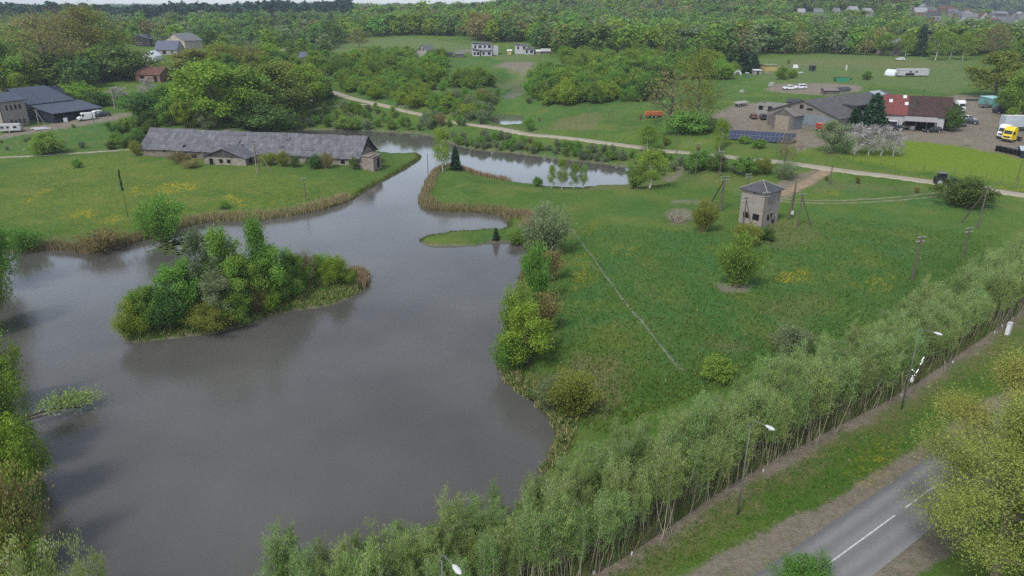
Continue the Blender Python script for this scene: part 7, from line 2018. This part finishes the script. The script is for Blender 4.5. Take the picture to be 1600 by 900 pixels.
# bits and pieces in the junk field behind the farm
junk_m = [M_TRIM, M_CONC, M_TEAL, M_DKROOF, M_GREENP, M_WOOD]
for px, py, w_, d_, h_, mi, nm, lab, cat in ((1184, 117, 3.4, 2.4, 2.2, 1, 'tarpaulin_shelter', 'pale grey tarpaulin shelter beside the small white tent', 'shelter'), (1168, 122, 1.3, 1.3, 2.0, 4, 'portable_toilet', 'green portable toilet with a white roof in the junk field', 'toilet'),
                                             (1270, 111, 2.4, 2.0, 2.4, 3, 'dark_cabin', 'dark green-black cabin alone in the junk field', 'cabin'), (1243, 106, 3.0, 3.4, 1.6, 1, 'covered_heap', 'heap under a white cover right of the yellow shed', 'heap'),
                                             (1200, 115, 4.0, 2.0, .5, 5, 'board_stack', 'pale stack of boards below the yellow shed', 'boards'), (1248, 114, 4.5, 1.4, .4, 0, 'white_sheets', 'white sheets lying right of the bushes by the yellow shed', 'sheets'),
                                             (1322, 110, .5, .5, 2.2, 0, 'white_post_box', 'narrow white box standing in the far field', 'box'), (1206, 134, 3.0, 2.2, 1.5, 1, 'concrete_pile', 'pale concrete pile at the left end of the dirt strip', 'pile'),
                                             (1160, 144, 2.4, 1.6, 1.0, 1, 'grey_rubble', 'grey rubble left of the dirt strip', 'pile')):
    r = put(nm, lab, cat, px, py, None, float(rng.uniform(-20, 20)))
    if nm == 'portable_toilet':
        MB().box(-w_ / 2, w_ / 2, 0, d_, 0, h_).build('cabin', M_GREENP, r); MB().prism([(-.7, h_), (.7, h_), (.5, h_ + .25), (-.5, h_ + .25)], 'y', -.05, d_ + .05).build('roof', M_TRIM, r); MB().box(-.45, .45, -.03, -.002, .1, 1.9).build('door', M_GRROOF, r)
    elif nm in ('covered_heap', 'concrete_pile', 'grey_rubble'):
        m = MB(); pts = [(w_ / 2 * math.cos(a) * rng.uniform(.8, 1.1), d_ / 2 * math.sin(a) * rng.uniform(.8, 1.1)) for a in np.linspace(0, 6.28, 11)[:-1]]
        n0 = [(x, y, -.1) for x, y in pts]; n1 = [(x * .72, y * .72, h_ * rng.uniform(.6, .9)) for x, y in pts]
        for i in range(10):
            j = (i + 1) % 10; m.face([n0[i], n0[j], n1[j], n1[i]]); m.face([n1[i], n1[j], (0, 0, h_)])
        m.build('heap', M_TRIM if nm == 'covered_heap' else M_CONC, r)
    elif nm in ('board_stack', 'white_sheets'):
        for q in range(5): MB().box(-w_ / 2 + rng.uniform(0, .4), w_ / 2 - rng.uniform(0, .4), -d_ / 2 + q * d_ / 5, -d_ / 2 + (q + .85) * d_ / 5, 0, h_ * rng.uniform(.5, 1)).build('board', junk_m[mi], r)
    elif nm == 'white_post_box':
        MB().box(-.25, .25, -.25, .25, 0, h_).build('case', M_TRIM, r); MB().prism([(-.32, h_), (.32, h_), (0, h_ + .18)], 'y', -.3, .3).build('cap', M_TRIM, r)
    else:
        MB().box(-w_ / 2, w_ / 2, 0, d_, 0, h_ * .85).build('wall', junk_m[mi], r)
        m = MB(); m.slab([(-w_ / 2 - .2, -.3, h_ * .86), (w_ / 2 + .2, -.3, h_ * .86), (w_ / 2 + .2, d_ + .2, h_ * 1.02), (-w_ / 2 - .2, d_ + .2, h_ * 1.02)], .07); m.build('roof', M_TRIM if mi == 1 else M_DKROOF, r)
        MB().box(-.4, .4, -.03, -.002, .05, h_ * .75).build('doorway', M_DARK, r)
# white scraps on the slope below the blue barn; two concrete pipes and a crate in its yard
for k, (px, py, txt) in enumerate(((221, 212, 'white scrap sheet, biggest on the slope below the blue barn'), (226, 213, 'white scrap beside the biggest one on the slope'), (236, 214, 'white scrap at the right of the slope'), (218, 208, 'small white scrap, upper left on the slope'), (254, 206, 'small white scrap near the bushes, highest on the slope'))):
    r = put('scrap_sheet', txt, 'scrap', px, py, None, k * 40.)
    m = MB(); s_ = [1.6, .8, 1.3, .7, .7][k]; m.slab([(-s_ / 2, -.3, .12), (s_ / 2, -.35, .2), (s_ / 2 - .1, .35, .3), (-s_ / 2 + .2, .3, .16)], .05); m.build('sheet', M_TRIM, r)
for k, (px, py) in enumerate(((61, 201.5), (67, 203))):
    r = put('concrete_pole_section', ['pale concrete pole section lying in the yard, left one', 'pale concrete pole section lying in the yard, right one nearer the slope'][k], 'pole section', px, py, None, 40)
    MB().tube([(-2.2, 0, .3), (2.2, 0, .28)], [.3, .24], 8).build('shaft', M_TRIM, r)
r = put('white_crate', 'white crate standing before the open barn front', 'crate', 103, 190.5, None, 30)
MB().box(-.6, .6, -.5, .5, .12, 1.3).build('case', M_TRIM, r); MB().box(-.65, .65, -.55, .55, 0, .11).build('pallet', M_WOOD, r)
r = put('white_bales', 'white wrapped bale on a low cart before the porch', 'bale', 1424, 203, None, 0)
MB().prism([(.7 * math.cos(a), .6 + .6 * math.sin(a)) for a in np.linspace(0, 6.28, 13)[:-1]], 'y', -.6, .6).build('bale', M_TRIM, r)
r = put('handcart', 'low wooden cart left of the white wrapped bale', 'cart', 1418, 202.5, None, 0)
MB().box(-1.2, 1.2, -.6, .6, .6, .75).box(-1.2, 1.2, -.6, -.55, .75, 1.1).build('bed', M_WOOD, r)
for s in (-1, 1): wheel(r, 0, s * .7, .35, .12)
x_, y_ = BARN_PT(BARN_L - 5.8, -1.5)
r = thing('bench_board', 'small pale board on two legs before the barn wall', 'board', (x_, y_, ground(x_, y_)), -.2)
MB().box(-.9, .9, -.05, .05, 1.0, 1.75).build('board', M_WOOD, r)
for s in (-.6, .6): MB().box(s - .05, s + .05, -.045, .045, -.2, .995).build('leg', M_WOOD, r)
# ------------------------------------------------------------------ poles, wires, lamps, fences
def pole(px, py_top, px_b, py_b, label, legs=(), arms=1, mat=None, r0=.15, name='utility_pole', box=None, cat='utility pole', arm_az=0.3, arm_w=1.4):
    p = at(px_b, py_b); h = z_for(p[1], py_top) - p[2]
    r = thing(name, label, cat, (p[0], p[1], p[2] - .05))
    m = mat or M_GREYWOOD
    MB().tube([(0, 0, -.3), (0, 0, h)], [r0, r0 * .7], 8).build('post', m, r)
    for lx, ly in legs:
        q = at(lx, ly) - p
        MB().tube([(q[0], q[1], q[2] - .2), (0, 0, h * .93)], [r0 * .9, r0 * .7], 7).build('strut', m, r)
    for k in range(arms):
        z = h - .25 - .65 * k
        c, s = math.cos(arm_az), math.sin(arm_az)
        a = MB().tube([(-arm_w / 2 * c, -arm_w / 2 * s, z), (arm_w / 2 * c, arm_w / 2 * s, z)], .05, 5).build('crossarm', M_DKROOF, r)
        for u in (-.46, -.2, .2, .46):
            MB().tube([(u * arm_w * c, u * arm_w * s, z + .04), (u * arm_w * c, u * arm_w * s, z + .14), (u * arm_w * c, u * arm_w * s, z + .26)], [.03, .075, .05], 6).build('insulator', M_PORC, a)
    if box:
        z = box[0]; MB().cbox((-.05, -.28, z), (.45, .3, .65)).build('meter_box', box[1], r)
    return r, Vector((p[0], p[1], p[2] + h - .1))
W_P = {}
def P(key, *a, **k): W_P[key] = pole(*a, **k)[1]
P('a1', 1122.5, 236, 1124, 276, 'tall wooden pole beside the dark bush below the gravel road', arms=1)
P('a2', 1131, 275, 1127, 330, 'wooden pole with two struts left of the brick tower', legs=((1112, 314), (1121, 330)), arms=2, arm_w=1.8)
P('a3', 1168, 271, 1167, 300, 'pole whose white insulators show just above the tower roof', arms=2)
P('t1', 1165, 307, 1159, 370, 'leaning-strut pole left before the tower wall', legs=((1178, 377),), arms=2)
P('t2', 1193, 300, 1188, 371, 'strutted pole right before the tower wall', legs=((1210, 376),), arms=2)
P('d1', 1237.5, 281, 1236, 341, 'double wooden pole with a white meter box right of the tower', legs=((1231, 343),), arms=0, box=(1.2, M_TRIM))
P('d2', 1252, 302, 1246, 354, 'wooden A-pole with a bracket right of the double pole', legs=((1268, 352),), arms=1)
P('r1', 1297.5, 258, 1296, 288, 'short wooden pole where the sandy track meets the gravel road', arms=0)
P('r2', 1087, 224, 1086, 276, 'thin dark pole below the gravel road by the round bush', arms=1, r0=.12)
P('r3', 1057, 207, 1057, 241, 'thin dark pole beyond the gravel road under the poplar', arms=0, r0=.12)
P('s1', 1543, 291, 1527, 358, 'pale concrete pole with a long wooden strut below the tractor', legs=((1502, 347),), arms=1, mat=None)
P('s2', 1508, 355, 1504, 402, 'pole with white insulators sticking up behind the willow row', arms=2)
P('s3', 1428.5, 369, 1425, 438, 'thick grey pole with a crossarm in the right meadow', arms=2, r0=.2)
P('e1', 1594, 250, 1589, 283, 'thin wooden post at the right end of the bright crop', arms=0, r0=.1)
P('b1', 404, 224, 402, 273, 'pale pole with two long struts in front of the old barn', legs=((407, 266), (427, 270)), arms=1, mat=M_WOOD, arm_w=.8)
P('m1', 475.5, 278, 478, 313, 'thin grey pole at the reed belt right of the barn porch', arms=1, r0=.11, arm_w=.7)
P('m2', 668, 240, 669, 273, 'thin dark pole standing at the water by the point', arms=0, r0=.1)
P('l1', 183, 136, 180, 171, 'pale concrete pole pair beyond the blue barn yard', legs=((188.5, 167),), arms=1, mat=M_CONC, r0=.2)
P('l2', 58, 171, 61, 195, 'pale concrete A-pole before the blue barn wall', legs=((71, 194),), arms=1, mat=M_CONC, r0=.17)
P('l3', 148, 173, 147, 193, 'dark wooden pole at the edge of the blue barn yard', arms=0, r0=.11)
P('f1', 954, 170, 956, 192, 'thin pole on the grass beyond the gravel road, right of a pair', arms=0, r0=.1)
P('f2', 952, 172, 950, 191, 'thin pole on the grass beyond the gravel road, left of a pair', arms=0, r0=.1)
P('g1', 853, 128, 853, 158, 'grey pole in front of the thicket right of the stream', arms=0, r0=.13, mat=M_WOOD)
P('g2', 691, 124, 691, 140, 'grey pole among the willows left of the stream', arms=0, r0=.13, mat=M_WOOD)
P('g3', 813, 124, 813, 134, 'dark pole by the upper stream pool', arms=1, r0=.13)
p = at(200, 339); h = z_for(p[1], 263) - p[2]
r = thing('bare_sapling', 'dead slender conifer standing alone on the dandelion meadow', 'tree', (p[0], p[1], p[2]))
MB().tube([(0, 0, -.1), (.05, 0, h * .5), (0, .05, h)], [.06, .045, .012], 5).build('trunk', BARK_DARK, r)
C = np.column_stack([rng.normal(0, .10, (260, 2)), rng.uniform(.55, .97, 260) * h])
o = bpy.data.objects.new('crown', np_mesh('crown', leaf_quads(C, .16, 2.4, np.column_stack([C[:, :2], C[:, 2] * 0]), rng), np.arange(1040).reshape(-1, 4), LEAF['spruce'])); link(o, r)
def wire(a, b, sag, label, n=3, gap=.28):
    A, B = W_P[a], W_P[b]; d = (B - A).normalized(); sd = d.cross(Vector((0, 0, 1))).normalized()
    r = thing('power_line', label, 'power line', A)
    for k in range(n):
        off = sd * gap * (k - (n - 1) / 2)
        pts = [(A + (B - A) * t + off - Vector((0, 0, sag * 4 * t * (1 - t)))) - A for t in np.linspace(0, 1, 9)]
        MB().tube(pts, .014, 3).build('wire', M_METAL, r)
wire('a1', 'a3', 1.3, 'wires sagging from the tall pole to the pole behind the tower')
wire('a1', 'r2', .8, 'wires from the tall pole to the thin dark pole by the road', 2)
wire('t1', 't2', .7, 'two wires hanging between the strutted poles before the tower', 2)
wire('a2', 't1', .9, 'wires from the strutted pole to the tower front poles', 2)
wire('s1', 'e1', 1.0, 'wire running from the concrete pole up across the crop', 1)
wire('d1', 'd2', .5, 'wire between the double pole and the A-pole', 1)
# street lamps of the road verge
M_LPOLE = plain('grey_lamp_pole', (.105, .115, .105), .8, .2, 3, metal=.0)
def lamp(px_b, py_b, px_h, py_h, label, base=None):
    p = np.array([*on_plane(px_b, py_b, 1.95), 1.95]) if base is None else np.array(base)
    p[2] = ground(p[0], p[1])
    r = thing('street_lamp', label, 'street lamp', tuple(p))
    # the arm points towards the road
    ad = np.array([AN[0], AN[1], 0.])
    H = 8.6
    lo, hi = 6., 11.
    for _ in range(30):
        H = (lo + hi) / 2
        if project(*(p + ad * 1.9 + [0, 0, H]))[1] < py_h: hi = H
        else: lo = H
    c = lambda s, z: (ad[0] * s, ad[1] * s, z)
    MB().tube([(0, 0, -.2), (0, 0, H * .45), (0, 0, H - .55)], [.075, .055, .04], 8).build('post', M_LPOLE, r, True)
    MB().tube([c(0, H - .56), c(.12, H - .2), c(.5, H - .04), c(1.35, H)], [.05, .04, .035, .03], 6).build('arm', M_LPOLE, r, True)
    hd = MB()
    ax = Vector(ad); sd = Vector((-ad[1], ad[0], 0))
    prof = [(1.25, .06), (1.45, .15), (1.75, .17), (1.95, .12), (2.05, .04)]
    ring = []
    for s, w_ in prof:
        ring.append([tuple(ax * s + sd * w_ * math.cos(a) + Vector((0, 0, H + .02 + (.12 * (w_ / .17)) * math.sin(a)))) for a in np.linspace(0, 2 * math.pi, 9)[:-1]])
    for i in range(4):
        for k in range(8): hd.face([ring[i][k], ring[i][(k + 1) % 8], ring[i + 1][(k + 1) % 8], ring[i + 1][k]])
    hd.face(ring[0][::-1]); hd.face(ring[-1])
    hb = hd.build('lamp_head', plain('white_lamp_housing', (.42, .43, .43), .45, .06, 3), r, True)
    MB().tube([tuple(ax * 1.7 + Vector((0, 0, H - .1))), tuple(ax * 1.7 + Vector((0, 0, H - .16)))], [.14, .10], 8).build('lens', M_LAMP, hb)
    return r, p, H
lamp(700, 1090, 712, 872, 'street lamp nearest to the bottom edge, its head among the willows', base=None)
lamp(1152, 806, 1178, 671, 'street lamp on the grass verge, second from the bottom edge')
lr_, lp, lH = lamp(1408, 641, 1442, 523, 'street lamp carrying the white wheel-shaped ornament')
lamp(1571, 517, 1600, 432, 'street lamp behind the white cabinet at the right edge')
# the ornament fixed half-way up the third lamp
r = thing('lamp_ornament', 'white ornament of a ring, an arc and slanted bars fixed to a lamp post', 'ornament', (lp[0], lp[1], lp[2]), math.atan2(AD[1], AD[0]))
M_ORN = plain('white_ornament_tube', (.72, .72, .70), .5, .04, 3)
zc = 3.35
rg = MB().ring_y((.52, -.12, zc), .22, .30, .06, 18).build('ring', M_ORN, r, True)
MB().ring_y((.52, -.12, zc), .09, .14, .06, 12).build('inner_ring', M_ORN, rg, True)
MB().tube([(.06, -.12, zc + 1.2), (.35, -.12, zc + 1.12), (.62, -.12, zc + .88), (.78, -.12, zc + .5)], .035, 6).build('arc', M_ORN, r, True)
def ball(x, z, q=.075):
    MB().tube([(x, -.12, z - q), (x, -.12, z - q * .5), (x, -.12, z), (x, -.12, z + q * .5), (x, -.12, z + q)], [q * .2, q * .86, q, q * .86, q * .2], 8).build('bulb', M_ORN, r, True)
for x, z in ((.06, zc + 1.28), (.45, zc + .45), (.86, zc + .42)): ball(x, z)
for x, z in ((1.25, zc + .75), (1.75, zc + 1.55), (1.85, zc + 1.95)):
    MB().tube([(x - .2, -.12, z - .16), (x + .2, -.12, z + .16)], .05, 6).build('bar', M_ORN, r)
MB().tube([(0, 0, zc + 1.2), (.06, -.12, zc + 1.2)], .03, 5).tube([(0, 0, zc), (.3, -.12, zc)], .03, 5).tube([(.8, -.10, zc + .4), (1.3, -.10, zc + .72), (1.85, -.10, zc + 1.95)], .018, 4).build('bracket', M_LPOLE, r)
p = on_plane(1573, 525, 1.95)
r = thing('roadside_cabinet', 'tall white electrical cabinet on the verge at the right edge', 'cabinet', (p[0], p[1], ground(*p)), math.atan2(AD[1], AD[0]))
MB().box(-.32, .32, -.2, .2, .12, 1.62).build('case', plain('pale_grey_cabinet', (.55, .58, .60), .6, .06, 2), r); MB().box(-.36, .36, -.24, .24, 1.621, 1.70).build('cap', M_TRIM, r); MB().box(-.34, .34, -.22, .22, -.2, .119).build('plinth', M_CONC, r); MB().box(-.28, .28, -.215, -.201, .2, 1.5).build('door', M_TRIM, r)
# wire fences
def fence(pxs, step, h, label, mesh=True):
    ln = road_line(pxs, 6); sg = np.linalg.norm(np.diff(ln, axis=0), axis=1); cm = np.r_[0, np.cumsum(sg)]
    o = ln[0]; z0 = ground(*o)
    r = thing('wire_fence', label, 'fence', (o[0], o[1], z0))
    pts = []
    for s in np.arange(0, cm[-1], step):
        q = np.array([np.interp(s, cm, ln[:, 0]), np.interp(s, cm, ln[:, 1])]); z = ground(*q) - z0
        pts.append((q[0] - o[0], q[1] - o[1], z))
        MB().tube([(q[0] - o[0], q[1] - o[1], z - .2), (q[0] - o[0], q[1] - o[1], z + h)], .055, 5).build('post', M_GREYWOOD, r)
    w_ = MB()
    for u in ((.2, .45, .7, .95) if mesh else (.5, .95)):
        w_.tube([(x, y, z + h * u) for x, y, z in pts], .012, 3)
    w_.build('wires', M_METAL, r)
fence([(1249, 241), (1300, 246), (1380, 258), (1440, 266), (1520, 277), (1600, 290), (1640, 296)], 3.0, 1.4, 'wire fence with dark posts between the bright crop and the gravel road')
fence([(808, 200), (860, 205), (930, 214), (985, 222)], 3.2, 1.2, 'wire fence on posts along the far side of the gravel road', False)
fence([(1190, 228), (1210, 232), (1228, 238)], 3.5, 1.3, 'short post fence between the solar panels and the sandy patch', False)
fence([(1312, 92), (1345, 92), (1385, 92)], 4.0, 1.5, 'brown post fence at the far field edge left of the old farmhouse', False)
# heap of cut branches, and the trunk fallen into the pond
p = at(1058, 346); r = thing('brush_pile', 'heap of bare grey cut branches in the right meadow', 'brush pile', (p[0], p[1], p[2]))
for k in range(46):
    a = rng.uniform(0, 6.28); l_ = rng.uniform(1.2, 3.2); e = rng.uniform(.1, 1.1)
    c = rng.normal(0, .7, 2)
    MB().tube([(c[0], c[1], .05), (c[0] + math.cos(a) * l_ * .5, c[1] + math.sin(a) * l_ * .5, .25 + l_ * .5 * math.sin(e)), (c[0] + math.cos(a) * l_, c[1] + math.sin(a) * l_, .2 + l_ * math.sin(e) * .8)], [.06, .04, .012], 5).build('branch', BARK_PALE if k % 3 else BARK, r)
p = np.array([*on_plane(28, 658, .9), .9]); q = np.array([*on_plane(128, 640, .1), .1])
r = thing('fallen_tree', 'fallen trunk with a pale green leafy end reaching out over the pond', 'tree', tuple(p))
d = q - p
tb = [(np.linspace((0, 0, 0), d * [1, 1, 1] + [0, 0, .3], 7) + np.array([0, 0, 1.]) * np.sin(np.linspace(0, math.pi, 7))[:, None] * .5, np.linspace(.16, .04, 7)), (np.linspace((0, -.8, .2), d * .72 + [0, -.5, .5], 5), np.linspace(.12, .04, 5))]
for k in range(12):
    b0 = d * rng.uniform(.5, 1.0) + [0, 0, .5]; tb.append((np.linspace(b0, b0 + rng.normal(0, .7, 3) + [.3, .4, .9], 4), np.linspace(.04, .01, 4)))
TV, TF = tubes_np(tb, 6); link(bpy.data.objects.new('trunk', np_mesh('trunk', TV, TF, BARK_DARK, None, True)), r)
C = np.concatenate([d * u + rng.normal(0, 1, (420, 3)) * [.85, .8, .4] + [0, .3, 1.25] for u in (.55, .75, .92, 1.08)])
C[:, 2] = np.maximum(C[:, 2], -p[2] + .05)
link(bpy.data.objects.new('crown', np_mesh('crown', leaf_quads(C, .13, 1.9, C * 0, rng), np.arange(len(C) * 4).reshape(-1, 4), LEAF['willow'])), r)
# floating leaves in the pond corner
pts = on_plane(rng.normal(292, 24, 400), rng.normal(381, 10, 400), 0.0)
pts = pts[(poly_sdf(pts, POND, 9) < -.4) & (poly_sdf(pts, ISLE, 9) > .4)]
Vv, Ff = [], []
for x, y in pts:
    a0_ = rng.uniform(0, 6.28); s_ = rng.uniform(.18, .5); b = len(Vv)
    Vv += [(x + s_ * math.cos(a0_ + a), y + s_ * math.sin(a0_ + a) * .9, .006) for a in np.linspace(0, 6.28, 8)[:-1]]; Ff.append(list(range(b, b + 7)))
o = bpy.data.objects.new('floating_leaves', np_mesh('floating_leaves', Vv, np.array(Ff), LEAF['sedge'])); tag(link(o), 'floating weed leaves near the reed belt behind the island', 'water plants', None, 'stuff')
# pale litter and cut stumps along the foot of the willow row
for k in range(26):
    s = rng.uniform(cum[-1] * .15, cum[-1] * .98); q = along(hedge_line, cum, s) + rng.normal(0, .35, 2)
    r = thing('cut_stump', 'pale freshly cut stump at the foot of the roadside willows', 'stump', (q[0], q[1], ground(*q)), 0, 'cut stumps along the willow row')
    rr_ = rng.uniform(.06, .12); MB().tube([(0, 0, -.1), (.02, 0, rng.uniform(.15, .3))], [rr_ * 1.1, rr_], 7).build('wood', M_TRIM if k % 2 else M_WOOD, r)
# ------------------------------------------------------------------ haze: the air between here and the far woods
hz = MB().box(-7000, 7000, -60, 7300, -4, 215).build('haze', bpy.data.materials.new('pale_air'))
hz.data.materials[0].use_nodes = True
hn, hl = hz.data.materials[0].node_tree.nodes, hz.data.materials[0].node_tree.links
hn.remove(hn['Principled BSDF'])
pv = hn.new('ShaderNodeVolumePrincipled')
pv.inputs['Color'].default_value = (.70, .80, .92, 1)
pv.inputs['Density'].default_value = .00012
pv.inputs['Anisotropy'].default_value = 0.0
hl.new(pv.outputs[0], hn['Material Output'].inputs['Volume'])
tag(hz, 'faint pale haze over the whole landscape', 'haze', None, 'stuff')
